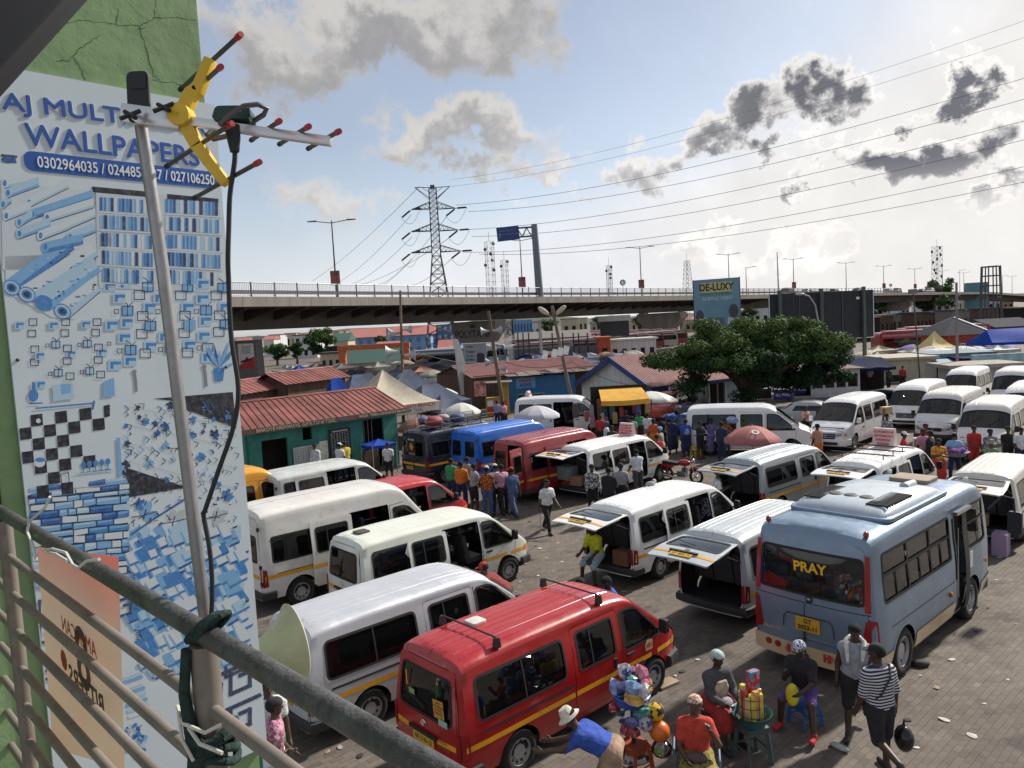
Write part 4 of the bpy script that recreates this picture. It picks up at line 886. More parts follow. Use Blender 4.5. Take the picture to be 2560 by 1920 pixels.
 squares([(180,555,1),(375,552,1),(557,550,1),(198,648,1),(390,643,1),(574,637,1),(195,725,1),(388,717,1),(572,711,1),(405,807,1),(586,797,1),(272,626,0),(461,622,0),(636,615,0),(287,793,0),(476,783,0),(322,620,3),(508,615,3),(336,787,3),(522,776,3),(186,488,1),(380,488,1),(565,488,1),(110,510,2),(310,510,2),(500,505,2),(230,690,2),(415,680,2),(600,670,2),(235,860,2)],False);p.done()
 p=Print();squares([(645,280,2),(735,265,2),(865,280,3),(1100,280,3),(1195,268,2),(1310,285,3),(815,328,1),(1060,330,1),(1270,330,1),(700,350,2),(940,350,2),(1190,355,2),(680,425,0),(925,425,0),(1153,423,0),(745,420,3),(1210,418,3),(880,405,2),(1105,405,2),(1325,405,2),(835,452,1),(1085,450,1),(1290,448,1),(655,510,2),(745,495,2),(880,510,3),(1110,505,3),(1210,485,2),(1325,500,3),(830,557,1),(1080,552,1),(1285,545,1),(730,585,2),(970,580,2),(1200,575,2),(697,658,0),(940,650,0),(1168,640,0),(763,652,3),(1000,640,3),(1220,640,1),(885,635,2),(1115,628,2),(850,672,1),(1100,668,1),(675,745,2),(765,722,2),(1225,700,2)],True)
 for x,y in((785,780),(1198,750)):p.line([z2(x,y),z2(x+8,y+50),z2(x+12,y+110)],7,(.2,.22,.25));p.ell(z2(x,y),6,5,(.2,.22,.25))
 p.poly([z2(1252,760),z2(1318,755),z2(1310,835),z2(1262,838)],3)
 for k in range(14):a=U(-1.3,1.3);L=U(35,80);x,y=z2(1285,760);p.poly([(x,y),(x+L*.5*math.sin(a)-4,y-L*.5*math.cos(a)),(x+L*math.sin(a)*.9,y-L*math.cos(a)),(x+L*.5*math.sin(a)+5,y-L*.5*math.cos(a)+3)],random.choice((2,3,4)))
 p.poly([z2(300,860),z2(420,850),z2(430,940),z2(305,955)],1);p.poly([z2(350,852),z2(412,850),z2(408,905),z2(352,915)],2);p.poly([z2(600,840),z2(665,815),z2(670,925),z2(598,932)],2);p.ell(z2(190,920),12,15,3);p.poly([z2(182,840),z2(196,840),z2(200,905),z2(178,905)],3);p.line([z2(170,968),z2(240,965)],3,4);p.line([z2(205,996),z2(548,966)],4,3);p.line([z2(548,956),z2(540,1000)],4,4);p.done()
 p=Print()
 for j in range(7):
  for i in range(8):
   x=100+i*72+j*6;y=1045+j*70-i*9.
   if(i+j)%2==1 and x<610 and not(x>420 and 1130<y<1260)and not(x>400 and y>1330)and not(j>4 and(i<1 or i==5)):p.poly([z2(x,y),z2(min(640,x+70),y-9),z2(min(642,x+75),y+60),z2(x+5,y+69)],6)
 for k in range(5):x,y=z2(485+k*36,1330-k*5);p.ell((x,y),6,8,3);p.line([(x,y),(x,y+20)],2.5,3);p.line([(x-6,y+20),(x+6,y+20)],3,3)
 p.line([z2(440,1385),z2(660,1362)],3,1);p.ell(z2(225,1320),14,10,0);p.ell(z2(228,1300),12,6,3);p.line([z2(350,1385),z2(395,1375),z2(405,1470),z2(362,1485),z2(350,1385)],2,5);p.poly([z2(680,1170),z2(700,1170),z2(715,1400),z2(690,1400)],2);p.ell(z2(218,1070),6,6,0);p.done()
 p=Print()
 p.poly([z2(895,940),z2(1368,900),z2(1390,1115),z2(1040,985),z2(1000,950)],(.012,.014,.022));p.poly([z2(735,1345),z2(1095,1463),z2(745,1523)],(.012,.014,.022))
 def fly(x,y,s_,c,a):
  for q in(-1,1):
   for e,L in((.5,1.),(1.25,.7)):aa=a+q*e;p.ell((x+s_*L*.55*math.cos(aa),y+s_*L*.55*math.sin(aa)),s_*L*.55,s_*L*.28,c,aa,10)
  p.line([(x-s_*.4*math.cos(a),y-s_*.4*math.sin(a)),(x+s_*.4*math.cos(a),y+s_*.4*math.sin(a))],1.6,5)
 for k in range(26):x,y=U(715,1380),U(965,1440);x,y=z2(x,y);fly(x,y,U(8,17),random.choice((2,3,4,5)),U(0,6))
 for k in range(150):
  x,y=z2(U(715,1385),U(955,1480));a=U(-.6,.6)+.5;L=U(3,14);p.line([(x,y),(x+L*math.cos(a),y+L*math.sin(a)),(x+L*1.3*math.cos(a+.8),y+L*1.3*math.sin(a+.8))],U(1,2.4),random.choice((4,5,6,2)))
 for k in range(4):p.line([z2(740+k*10,985+k*110),z2(1390,1110+k*120)],1.,(.35,.42,.48))
 p.done()
 p=Print();p.poly([z3(155,40),z3(735,-30),z3(765,500),z3(230,560),z3(200,300)],5)
 y=-40;row=0
 while y<560:
  h=U(30,46);x=140+row%2*30
  while x<760:
   w=U(50,150);e=lambda:U(-5,5);dy=lambda q:-(q-160)*.10+30;x1=min(758,x+w);xm=max(x,160)
   if x1-xm>15:c=random.choice((0,0,1,1,2,2,3,4));p.poly([z3(xm+3,y+dy(xm)+3+e()),z3(x1-3,y+dy(x1)+3+e()),z3(x1-3,y+h+dy(x1)-3+e()),z3(xm+3,y+h+dy(xm)-3+e())],c);p.poly([z3(xm+6,y+dy(xm)+5),z3(x1-8,y+dy(x1)+5),z3(x1-14,y+h*.45+dy(x1)),z3(xm+10,y+h*.5+dy(xm))],max(0,c-1))
   x+=w
  y+=h+2;row+=1
 p.done()
 p=Print()
 for x,y,s_,c,a in((840,160,36,2,-.6),(1010,200,42,(.42,.47,.5),-.2),(1260,170,34,(.42,.47,.5),.1),(1320,50,22,3,-.5),(800,90,20,3,.2)):fly(*z3(x,y),s_,c,a);q=z3(x,y);p.line([(q[0],q[1]+8),(q[0]+6,q[1]-14)],3,5);p.line([(q[0]-s_*.8,q[1]+4),(q[0],q[1]),(q[0]+s_*.9,q[1]-10)],2.2,5)
 for k in range(60):x,y=z3(U(760,1410),U(10,320));L=U(3,12);a=U(0,3);p.line([(x,y),(x+L*math.cos(a),y+L*math.sin(a))],U(1.5,3.5),random.choice((5,6,3)))
 p.line([z3(770,270),z3(900,180),z3(1090,60)],4,4);p.done()
 p=Print();c0=Vector(z3(1100,640))
 p.poly([z3(770,400),z3(1190,290),z3(1415,215),z3(1450,880),z3(1300,1060),z3(1050,1120),z3(820,1080),z3(790,700)],1)
 for j in range(15):
  for i in range(15):
   u,v=745+i*52+U(-7,7),290+j*58+U(-7,7)-i*10
   if 770<u<1425 and 230<v<1080 and not(u<830 and v>860):
    w,h=U(20,58),U(18,44);c=random.choice((0,0,1,0,2,3));a=-.45+U(-.1,.1)
    def R2(x,y):return z3(u+x*math.cos(a)-y*math.sin(a)*1.2,v+x*math.sin(a)+y*math.cos(a))
    p.poly([R2(-w,-h),R2(w,-h),R2(w,h),R2(-w,h)],c);p.poly([R2(-w,h),R2(w,h),R2(w-8,h+13),R2(-w-8,h+13)],random.choice((3,4,3)));p.poly([R2(-w,-h),R2(-w,h),R2(-w-12,h+12),R2(-w-12,-h+10)],2)
 p.done()
 p=Print();K=4;D_=(.035,.06,.12)
 def key(x,y,s_,n,sk=-.5):
  def q(a,b_):return(x+a*s_,y+b_*s_+a*s_*sk)
  for k in range(n):
   o_=k*6
   p.line([q(o_,0),q(o_,5),q(o_+4,5),q(o_+4,2),q(o_+2,2)],s_*.8,D_);p.line([q(o_,0),q(o_+6,0)],s_*.8,D_)
 key(500,1705,12,2,-.45);key(500,1800,12,2,-.45);key(560,1640,10,1,-.45);key(95,1560,9,1,0);key(95,1655,9,1,0);key(95,1500,9,1,0);key(290,1500,8,1,-.3)
 for k in range(16):y=1430+k*11;x=322+k*.9;p.line([(x,y),(x+9,y),(x+9,y+6),(x+4,y+6)],1.8,D_)
 p.done()
 p=Print()
 for k in range(60):a=U(0,6.28);r=U(0,1)**.5*34;p.ell((330+r*math.cos(a),1850+r*math.sin(a)*1.2),U(4,9),U(3,6),random.choice((1,2,3,4)),U(0,3),8)
 for k in range(8):p.line([(300+k*3,1690+k*14),(345+k*3,1675+k*14)],9,random.choice((0,1,2)))
 p.done()
build_pier()
def build_balcony():
 RAILM=mat('rail_paint_worn',(.085,.085,.084),.42,.3,.3,7.,dirt=1.,dcol=(.022,.022,.024),bump=.35,bscale=60);PIPE=mat('rail_bar_cream',(.22,.19,.165),.5,.2,.15,5.,dirt=.5,dcol=(.10,.06,.045))
 z=6.0;a=at(13,1287,z);c=at(1075,1920,z);d=(c-a).normalized();n=Vector((-d.y,d.x,0));n=n if n.y>0 else-n;A=a-d*.36;B=c+d*2.2
 def onr(px,py,off=0.):
  r=ray(px,py);o=a+n*off;k=(o.x*n.x+o.y*n.y)/(r.x*n.x+r.y*n.y);return Vector((0,0,CAM_H))+r*k
 root=empty('balcony_railing',(A.x,A.y,4.9),0,'worn grey pipe railing of the near balcony with cream bars','railing');o=root.location
 MB().tube([A-o,a-o,c-o,B-o],.0188,20).obj('handrail',RAILM,root,60)
 bars=[.135,.255,.375,.495,.615,.735,.855,.97]
 for i,q in enumerate(bars):MB().tube([A-o-Vector((0,0,q)),B-o-Vector((0,0,q))],.0118,14).obj('bar',PIPE,root,60)
 for s in(.235+.105,1.83,3.4):p=A+d*s;MB().tube([p-o-Vector((0,0,.02)),p-o-Vector((0,0,1.1))],.021 if s<1 else .024,16).obj('post',PIPE,root,60)
 S=[A-n*.0,B-n*.0,B-n*2.6,A-n*2.6];V=[Vector((p.x,p.y,4.88))for p in S];b=MB();b.add(V+[p-Vector((0,0,.16))for p in V],[(0,1,2,3),(7,6,5,4),(0,1,5,4),(1,2,6,5),(2,3,7,6),(3,0,4,7)]);tag(b.obj('balcony_floor',mat('slab_concrete',(.3,.29,.27),.9)),kind='structure')
 ROPE=mat('rope_green',(.018,.045,.038),.95,var=.4,scale=60,bump=.6,bscale=200);TIE=mat('tie_white',(.6,.58,.5),.5)
 pp=A+d*1.83;rp=empty('tie_rope',pp,0,'dark green rope wound round rail, post and aerial mast','rope');ro=pp
 b=MB()
 for k in range(5):
  zz=-.03+k*.016;pts=[]
  for q in range(15):an=2*math.pi*q/14;pts.append(d*(.030*math.cos(an)+.011*(k-2))+n*(.028*math.sin(an)+.010)+Vector((0,0,.027*math.sin(an+1.2)+.003*k)))
  b.tube(pts,.0052,7)
 b.obj('winding',ROPE,rp,60);b=MB()
 for k in range(4):
  pts=[d*(.03*math.cos(an)+.012)+n*.036*math.sin(an)+Vector((0,0,-.17-.016*k+.01*math.sin(an*2+k)))for an in np.linspace(0,2*math.pi,15)];b.tube(pts,.008,7)
 b.obj('lower_winding',ROPE,rp,60);MB().tube([n*-.03+Vector((0,0,-.02)),n*-.036+d*-.01+Vector((0,0,-.1)),n*-.034+d*.01+Vector((0,0,-.2)),n*-.04+Vector((0,0,-.3)),n*-.035+d*.012+Vector((0,0,-.45))],[.009,.010,.013,.017,.02],8).obj('loose_end',ROPE,rp,60)
 MB().tube([n*-.035+d*-.05+Vector((0,0,-.135)),n*-.045+d*.0+Vector((0,0,-.145)),n*-.03+d*.05+Vector((0,0,-.15)),n*.0+d*.085+Vector((0,0,-.128))],.0035,6).obj('white_tie',TIE,rp);MB().tube([n*-.045+d*-.02+Vector((0,0,-.13)),n*-.05+d*.0+Vector((0,0,-.17)),n*-.045+d*.03+Vector((0,0,-.20))],.003,6).obj('white_tie',TIE,rp)
 MB().tube([n*-.04+d*.0+Vector((0,0,-.15)),n*-.04+d*.05+Vector((0,0,-.165)),n*-.02+d*.09+Vector((0,0,-.175))],.0035,6).obj('white_tie',TIE,rp)
 TW=mat('plastic_white',(.62,.62,.6),.35);q0=onr(80,1330,-.03)
 cr=empty('plastic_tie',q0,0,'white plastic strip knotted round the handrail above the banner','strip')
 for pts in([(125,1242),(112,1270),(72,1305),(68,1330),(85,1370),(90,1400)],[(110,1375),(130,1372),(165,1382),(182,1412),(196,1420),(215,1403),(248,1398)],[(118,1380),(140,1385),(168,1402)]):MB().tube([onr(x,y,-.028)-q0 for x,y in pts],.0035,6).obj('strip',TW,cr)
 BAN=bpy.data.materials.new('sheet_translucent');BAN.use_nodes=True;BAN.node_tree.nodes.clear();t=NT(BAN.node_tree)
 df=t.n('ShaderNodeBsdfPrincipled');df.inputs['Roughness'].default_value=.4;tr=t.n('ShaderNodeBsdfTranslucent');mx=t.n('ShaderNodeMixShader');mx.inputs[0].default_value=.42
 sp=t.n('ShaderNodeSeparateXYZ');t.l.new(t.n('ShaderNodeTexCoord').outputs['Generated'],sp.inputs[0]);cr_=t.n('ShaderNodeValToRGB');e=cr_.color_ramp.elements;e[0].position=.0;e[0].color=(.50,.20,.11,1);e[1].position=1;e[1].color=(.46,.14,.11,1)
 for ps,cc in((.08,(.33,.25,.17,1)),(.3,(.35,.28,.20,1)),(.72,(.32,.26,.20,1)),(.80,(.34,.22,.18,1)),(.9,(.35,.16,.13,1))):q=e.new(ps);q.color=cc
 t.l.new(sp.outputs[2],cr_.inputs[0]);nz=t.noise(t.n('ShaderNodeTexCoord').outputs['Object'],9.,4,.6);col=t.mix(t.m('MULTIPLY',t.ss(nz,.45,.8),.35),cr_.outputs[0],(.5,.22,.12,1));t.l.new(col,df.inputs['Base Color']);t.l.new(col,tr.inputs[0])
 t.l.new(df.outputs[0],mx.inputs[1]);t.l.new(tr.outputs[0],mx.inputs[2]);oo=t.n('ShaderNodeOutputMaterial');t.l.new(mx.outputs[0],oo.inputs[0])
 co=[(93,1367),(296,1392),(312,1925),(132,1870)];G=[];nu,nv=14,22
 bq=onr(200,1640,.04)
 for j in range(nv+1):
  for i in range(nu+1):
   u,v=i/nu,j/nv;x=(co[0][0]*(1-u)+co[1][0]*u)*(1-v)+(co[3][0]*(1-u)+co[2][0]*u)*v;y=(co[0][1]*(1-u)+co[1][1]*u)*(1-v)+(co[3][1]*(1-u)+co[2][1]*u)*v
   G.append(onr(x,y,.05+.010*math.sin(u*6+v*2)+.012*abs(u-.72)*(1 if u>.72 else 0)*3)-bq)
 b=MB();b.add(G,[(j*(nu+1)+i,j*(nu+1)+i+1,(j+1)*(nu+1)+i+1,(j+1)*(nu+1)+i)for j in range(nv)for i in range(nu)])
 br=empty('hanging_banner',bq,0,'orange and cream translucent plastic sheet hanging outside the balcony bars','banner');b.obj('sheet',BAN,br,60)
 INK=mat('sheet_print_brown',(.13,.07,.05),.6);INR=mat('sheet_print_red',(.45,.06,.03),.6)
 def mirr(s_,px,py,size,m,bold=.0):q=onr(px,py,.036);text(s_,size,m,br,frameM(q-bq,-d*-1*-1,(0,0,1)),'print',bold=bold,ext=.0004)
 mirr('AMERICAN',195,1592,.062,INR);mirr('8',207,1655,.24,INK,.004);mirr('BITTERS',215,1728,.085,INK,.002)
 q=onr(160,1650,.035);b=MB();b.prism([(.032*math.cos(k*math.pi/12)*(1 if k%2 else .85),.032*math.sin(k*math.pi/12)*(1 if k%2 else .85))for k in range(24)],0,.0006,'z',frameM(q-bq,d,(0,0,1)));b.obj('print_seal',INR,br)
 ALU=mat('aluminium_mast',(.33,.33,.335),.35,.7,.1,8.,dirt=.3,dcol=(.2,.15,.12));BOOM=mat('aluminium_boom',(.62,.62,.62),.32,.75,.05);YP=mat('plastic_yellow',(.70,.46,.02),.35);DARK=mat('element_dark',(.11,.10,.10),.45,.4);REDC=mat('cap_red',(.42,.02,.03),.4);GB=mat('box_green',(.012,.05,.035),.4)
 D0=1.46
 def q1(x,y,D=D0):return atd(x/2.457,y/2.457,D)
 base=atd(527,1800,D0-.02);an=empty('television_aerial',base,0,'yagi television aerial with yellow reflector on a leaning aluminium mast','aerial')
 def P(x,y,D=D0):return q1(x,y,D)-base
 MB().tube([Vector((0,0,-.12)),atd(515,1560,D0)-base,P(1000,1659),P(930,1180),P(870,790,D0),P(845,640)],.0118,16).obj('mast',ALU,an,60)
 b=MB();M=frameM(P(852,590,D0-.03),(1,0,0),(0,.1,1));b.prism(rpoly([(-.02,-.05),(.02,-.05),(.02,.045),(-.02,.045)],.012),-.003,.003,'z',M);b.prism(rpoly([(-.016,.012),(.016,.012),(.016,.042),(-.016,.042)],.006),.0035,.0045,'z',M);b.obj('clamp_plate',BLACKP,an)
 p0,p1=P(760,690,1.44),P(2035,870,1.40);bx=(p1-p0);M=frameM(p0,bx,(0,0,1));MB().box(0,bx.length,-.0085,.0085,-.008,.008,M).obj('boom',BOOM,an,bevel=.002)
 MB().box(.0,.115,-.017,.017,-.015,.015,frameM(P(765,700,1.44),bx,(0,0,1))).obj('clamp',BOOM,an,bevel=.003)
 for x,y in((800,705),(1005,660)):
  b=MB();c_=P(x,y,1.40)
  for e in(Vector((.014,.01,.009)),Vector((.014,-.01,-.009))):b.tube([c_-e,c_+e],.0042,6)
  b.obj('wing_nut',BLACKP,an)
 def elem(a_,c_,da=1.53,dc=1.36,cap=True,r=.0042):
  u,w=P(a_[0],a_[1],da),P(c_[0],c_[1],dc);o_=MB().tube([u,w],r,8).obj('element',DARK,an,60)
  if cap:MB().tube([w-(w-u).normalized()*.012,w+(w-u).normalized()*.004],r*1.3,8).obj('end_cap',REDC,o_);MB().tube([u+(w-u).normalized()*.012,u-(w-u).normalized()*.004],r*1.15,8).obj('end_cap',BLACKP,o_)
 for a_,c_ in(((1545,860),(1715,745)),((1718,885),(1895,778)),((1895,912),(2080,808)),((1110,548),(1475,215)),((1180,570),(1355,412)),((1025,1020),(1420,762)),((1195,1215),(1590,997))):elem(a_,c_)
 b=MB();b.lathe([(.001,.017),(.020,.017),(.021,.013),(.021,-.013),(.020,-.017),(.001,-.017)],20,frameM(P(1115,712,1.425),(1,0,0),(0,0,1)));b.obj('reflector_hub',YP,an,40)
 for pts in([(1115,712),(1180,575),(1215,560),(1290,375)],[(1115,712),(1215,895),(1290,1000),(1385,1120)]):
  b=MB();W_=[.013,.012,.0105,.009]
  for k in range(3):
   u,w=P(*pts[k],1.43),P(*pts[k+1],1.43);dd=w-u;b.prism([(-.004,-W_[k]),(dd.length+.004,-W_[k+1]),(dd.length+.004,W_[k+1]),(-.004,W_[k])],-.011,.011,'z',frameM(u,dd,dd.cross(Vector((0,1,0)))))
  b.obj('reflector_arm',YP,an,bevel=.003)
 b=MB();b.prism(rpoly([(-.036,-.013),(.036,-.013),(.032,.013),(-.030,.013)],.008),-.016,.016,'z',frameM(P(1440,715,1.42),(1,0,-.04),(0,.25,1)));b.obj('dipole_box',GB,an,bevel=.004)
 lp=[(1350,770),(1420,700),(1500,650),(1580,640),(1640,665),(1620,705),(1540,755),(1420,830),(1310,855),(1270,830),(1320,790)];MB().tube([P(x,y,1.36+.12*i/10)for i,(x,y)in enumerate(lp)],.0048,7).obj('folded_dipole',DARK,an,60)
 MB().tube([P(1425,770,1.41),P(1435,850,1.41),P(1442,935,1.41)],[.014,.012,.008],10).obj('cable_boot',BLACKP,an,60)
 pts=[(1442,930),(1440,1000),(1412,1200),(1405,1400),(1400,1600)];cb=[q1(x,y,1.41)for x,y in pts]
 for x,y in((1355,250),(1362,450),(1375,620),(1412,880),(1385,1100),(1300,1350),(1215,1600)):cb.append(atd(x/2.37,600+y/2.37,1.42))
 for x,y in((1205,160),(1235,320),(1253,480),(1256,680),(1240,900)):cb.append(atd(x/2.37,1220+y/2.37,1.44))
 sm=[]
 for i in range(len(cb)-1):
  p_0,p_1,p_2,p_3=cb[max(0,i-1)],cb[i],cb[i+1],cb[min(len(cb)-1,i+2)]
  for k in range(4):s=k/4;sm.append(.5*((2*p_1)+(p_2-p_0)*s+(2*p_0-5*p_1+4*p_2-p_3)*s*s+(3*p_1-p_0-3*p_2+p_3)*s**3))
 MB().tube([p-base for p in sm+[cb[-1]]],.0046,7).obj('coaxial_cable',BLACKP,an,60)
 HORN=mat('horn_beige',(.47,.415,.36),.55,0,.12,5.,dirt=.4,dcol=(.22,.2,.15),bump=.2,bscale=14);D=3.5
 mc=atd(735,1605,D+.12);th=atd(545,1672,D-.10);ax=(mc-th).normalized();hr=empty('horn_loudspeaker',th,0,'beige horn loudspeaker bolted below the balcony in front of the silver van','loudspeaker')
 M=frameM((0,0,0),ax.orthogonal(),ax.cross(ax.orthogonal()));L=(mc-th).length;b=MB();b.lathe([(.03,0),(.04,L*.25),(.062,L*.5),(.10,L*.75),(.15,L*.92),(.19,L),(.185,L+.006),(.146,L*.92),(.095,L*.75),(.055,L*.5),(.03,L*.2)],32,M);b.obj('flare',HORN,hr,60);b=MB();b.lathe([(.001,-.14),(.06,-.14),(.07,-.12),(.07,-.02),(.04,.01)],20,M);b.obj('driver',TRIM,hr,40)
 MB().tube([-ax*.08,-ax*.1+Vector((-.12,.15,-.02)),Vector((-.3,.2,-.05))-ax*.2],.014,8).obj('bracket',TRIM,hr)
 u,w=atd(330,-150,1.7),atd(-140,365,1.35);dd=(w-u);M=frameM(u,dd,Vector((-1,0,1)));b=MB();b.box(-.1,dd.length+.1,0,.30,-.03,.03,M);o_=b.obj('roof_rafter',mat('steel_dark',(.012,.013,.016),.6),None,bevel=.006);tag(o_,'dark steel rafter edge of the balcony roof in the top corner','rafter')
build_balcony()
# ground and paving
HD=R_(48);Ue=Vector((math.sin(HD),math.cos(HD),0));Un=Vector((math.cos(HD),-math.sin(HD),0))
def ground_material(name,col,col2,sc,paver=False):
 m=bpy.data.materials.new(name);m.use_nodes=True;t=NT(m.node_tree);p=m.node_tree.nodes['Principled BSDF'];p.inputs['Roughness'].default_value=.85
 ge=t.n('ShaderNodeNewGeometry').outputs['Position'];n1=t.noise(ge,sc,8,.65);n2=t.noise(ge,sc*6,6,.6);c=t.mix(t.ss(n1,.35,.68),rgba(col),rgba(col2));c=t.mix(t.m('MULTIPLY',t.ss(n2,.45,.8),.45),c,(.05,.042,.036,1))
 n3=t.noise(ge,.9,3,.5);c=t.mix(t.m('MULTIPLY',t.ss(n3,.57,.70),.65),c,(.04,.034,.03,1))
 n4=t.noise(ge,.22,6,.6);c=t.mix(t.m('MULTIPLY',t.ss(n4,.55,.72),.55),c,(.20,.165,.13,1));n5=t.noise(ge,2.3,5,.7);c=t.mix(t.m('MULTIPLY',t.ss(n5,.63,.74),.6),c,(.028,.024,.022,1))
 if paver:
  a=t.n('ShaderNodeVertexColor');a.layer_name='tint';c=t.mix(1.,c,a.outputs[0],'MULTIPLY')
 t.l.new(c,p.inputs['Base Color']);b=t.n('ShaderNodeBump');b.inputs['Strength'].default_value=.35;b.inputs['Distance'].default_value=.01;t.l.new(t.noise(ge,55.,5,.6),b.inputs['Height']);t.l.new(b.outputs[0],p.inputs['Normal']);MATS[name]=m;return m
def build_ground():
 GM=ground_material('yard_dust',(.108,.088,.072),(.155,.128,.106),.35)
 b=MB();b.add([(-3000,-200,-.006),(3000,-200,-.006),(3000,5000,-.006),(-3000,5000,-.006)],[(0,1,2,3)]);tag(b.obj('ground',GM),kind='structure')
 PV=ground_material('paver_concrete',(.110,.090,.075),(.158,.131,.109),.35,True)
 L,W,g=.205,.105,.0035;U=np.arange(-6,42,L);V=np.arange(-24,34,W);P=[]
 uu,vv=np.meshgrid(np.arange(len(U)),np.arange(len(V)),indexing='ij');u=U[uu]+(vv%2)*L/2;v=V[vv];X=u*Ue.x+v*Un.x;Y=u*Ue.y+v*Un.y
 F=np.array([_f.x,_f.y,_f.z]);Rr=np.array([_r.x,_r.y,_r.z]);Uu=np.array([_u.x,_u.y,_u.z]);Q=np.stack([X,Y,np.full_like(X,-CAM_H)],-1);dz=Q@F;px=1280+CAM_F*(Q@Rr)/np.maximum(dz,.1);py=960-CAM_F*(Q@Uu)/np.maximum(dz,.1)
 ok=(dz>8)&(Y<34)&(px>560)&(px<2640)&(py<1990);u=u[ok];v=v[ok];px=px[ok];py=py[ok];N=len(u)
 near=np.argsort(-py+np.where(px<1750,4000,0)+np.where(py>1925,4000,0))[:300];isn=np.zeros(N,bool);isn[near]=True
 rng=np.random.RandomState(3);hz=rng.normal(0,.0009,N);br=np.clip(rng.normal(1,.10,N),.7,1.3)
 def corners(uc,vc,h):
  o=[]
  for du,dv in((-1,-1),(1,-1),(1,1),(-1,1)):uu_=uc+du*(L-g)/2;vv_=vc+dv*(W-g)/2;o.append(np.stack([uu_*Ue.x+vv_*Un.x,uu_*Ue.y+vv_*Un.y,h],-1))
  return o
 m=~isn;n=m.sum();top=corners(u[m],v[m],hz[m]);bot=corners(u[m],v[m],np.full(n,-.03));VV=np.stack(top+bot,1).reshape(-1,3);base=(np.arange(n)*8)[:,None]
 FF=np.concatenate([base+np.array(q)for q in([0,1,2,3],[0,4,5,1],[1,5,6,2],[2,6,7,3],[3,7,4,0])]);me=bpy.data.meshes.new('paving');me.vertices.add(len(VV));me.vertices.foreach_set('co',VV.ravel());me.loops.add(len(FF)*4);me.loops.foreach_set('vertex_index',FF.ravel());me.polygons.add(len(FF));me.polygons.foreach_set('loop_start',np.arange(len(FF))*4);me.polygons.foreach_set('use_smooth',[False]*len(FF));me.update(calc_edges=True)
 ca=me.color_attributes.new('tint','FLOAT_COLOR','POINT');cc=np.repeat(np.stack([br[m]]*3+[np.ones(n)],1),8,0);ca.data.foreach_set('color',cc.ravel().astype(np.float32));me.materials.append(PV)
 pav=bpy.data.objects.new('paving',None);COL.objects.link(pav);tag(pav,kind='structure');po=obj('pavers',me,None,pav);tag(po,kind='stuff')
 meshes=[]
 for k in range(8):
  b=MB();b.box(-(L-g)/2,(L-g)/2,-(W-g)/2,(W-g)/2,-.03,0);q=b.mesh('paver');c=q.color_attributes.new('tint','FLOAT_COLOR','POINT');s=.82+.05*k;c.data.foreach_set('color',[s,s,s,1]*8);q.materials.append(PV);meshes.append(q)
 for i in near:
  o=bpy.data.objects.new('paver',meshes[int(np.clip((br[i]-.82)/.05,0,7))]);COL.objects.link(o);o.parent=pav;o.location=(u[i]*Ue.x+v[i]*Un.x,u[i]*Ue.y+v[i]*Un.y,hz[i]);o.rotation_euler=(0,0,math.pi/2-HD)
build_ground()
# builders for sheds, tents, umbrellas
def wallpiece(name,A,B,z0,z1,m,parent,holes=(),th=.12,o=None):
 o=o or Vector((0,0,0));A=Vector(A[:2]).to_3d();B=Vector(B[:2]).to_3d();d=(B-A);L=d.length;d.normalize();n=Vector((-d.y,d.x,0))
 V,T=tri2d([(0,z0),(L,z0),(L,z1),(0,z1)],[[(a,c),(b,c),(b,e),(a,e)]for a,b,c,e in holes],None,None,99)
 me=npmesh(name,[A+d*p[0]+Vector((0,0,p[1]))-o for p in V],T,None);bm=bmesh.new();bm.from_mesh(me);bmesh.ops.solidify(bm,geom=bm.faces[:],thickness=th);bmesh.ops.recalc_face_normals(bm,faces=bm.faces[:]);bm.to_mesh(me);bm.free();return obj(name,me,m,parent)
def ribbed(parent,m,E0,E1,R0,R1,sheets,ribs=4,rh=.035,name='roof_sheet',o=None,gap=.004):
 o=o or Vector((0,0,0));E0,E1,R0,R1=[Vector(p)-o for p in(E0,E1,R0,R1)];nrm=(E1-E0).cross(R0-E0).normalized();nrm=nrm if nrm.z>0 else-nrm
 for k in range(sheets):
  b=MB();a0,a1=k/sheets,(k+1)/sheets-gap/sheets;lo=[];hi=[]
  for r in range(ribs):
   for f,h in((.0,0),(.62,0),(.70,rh),(.88,rh),(.96,0)):
    t=a0+(a1-a0)*(r+f)/ribs;lift=nrm*(h+.003*(k%2));lo.append(E0.lerp(E1,t)+lift);hi.append(R0.lerp(R1,t)+lift)
  t=a1;lo.append(E0.lerp(E1,t));hi.append(R0.lerp(R1,t));b.strip(lo,hi);b.obj(name,m,parent)
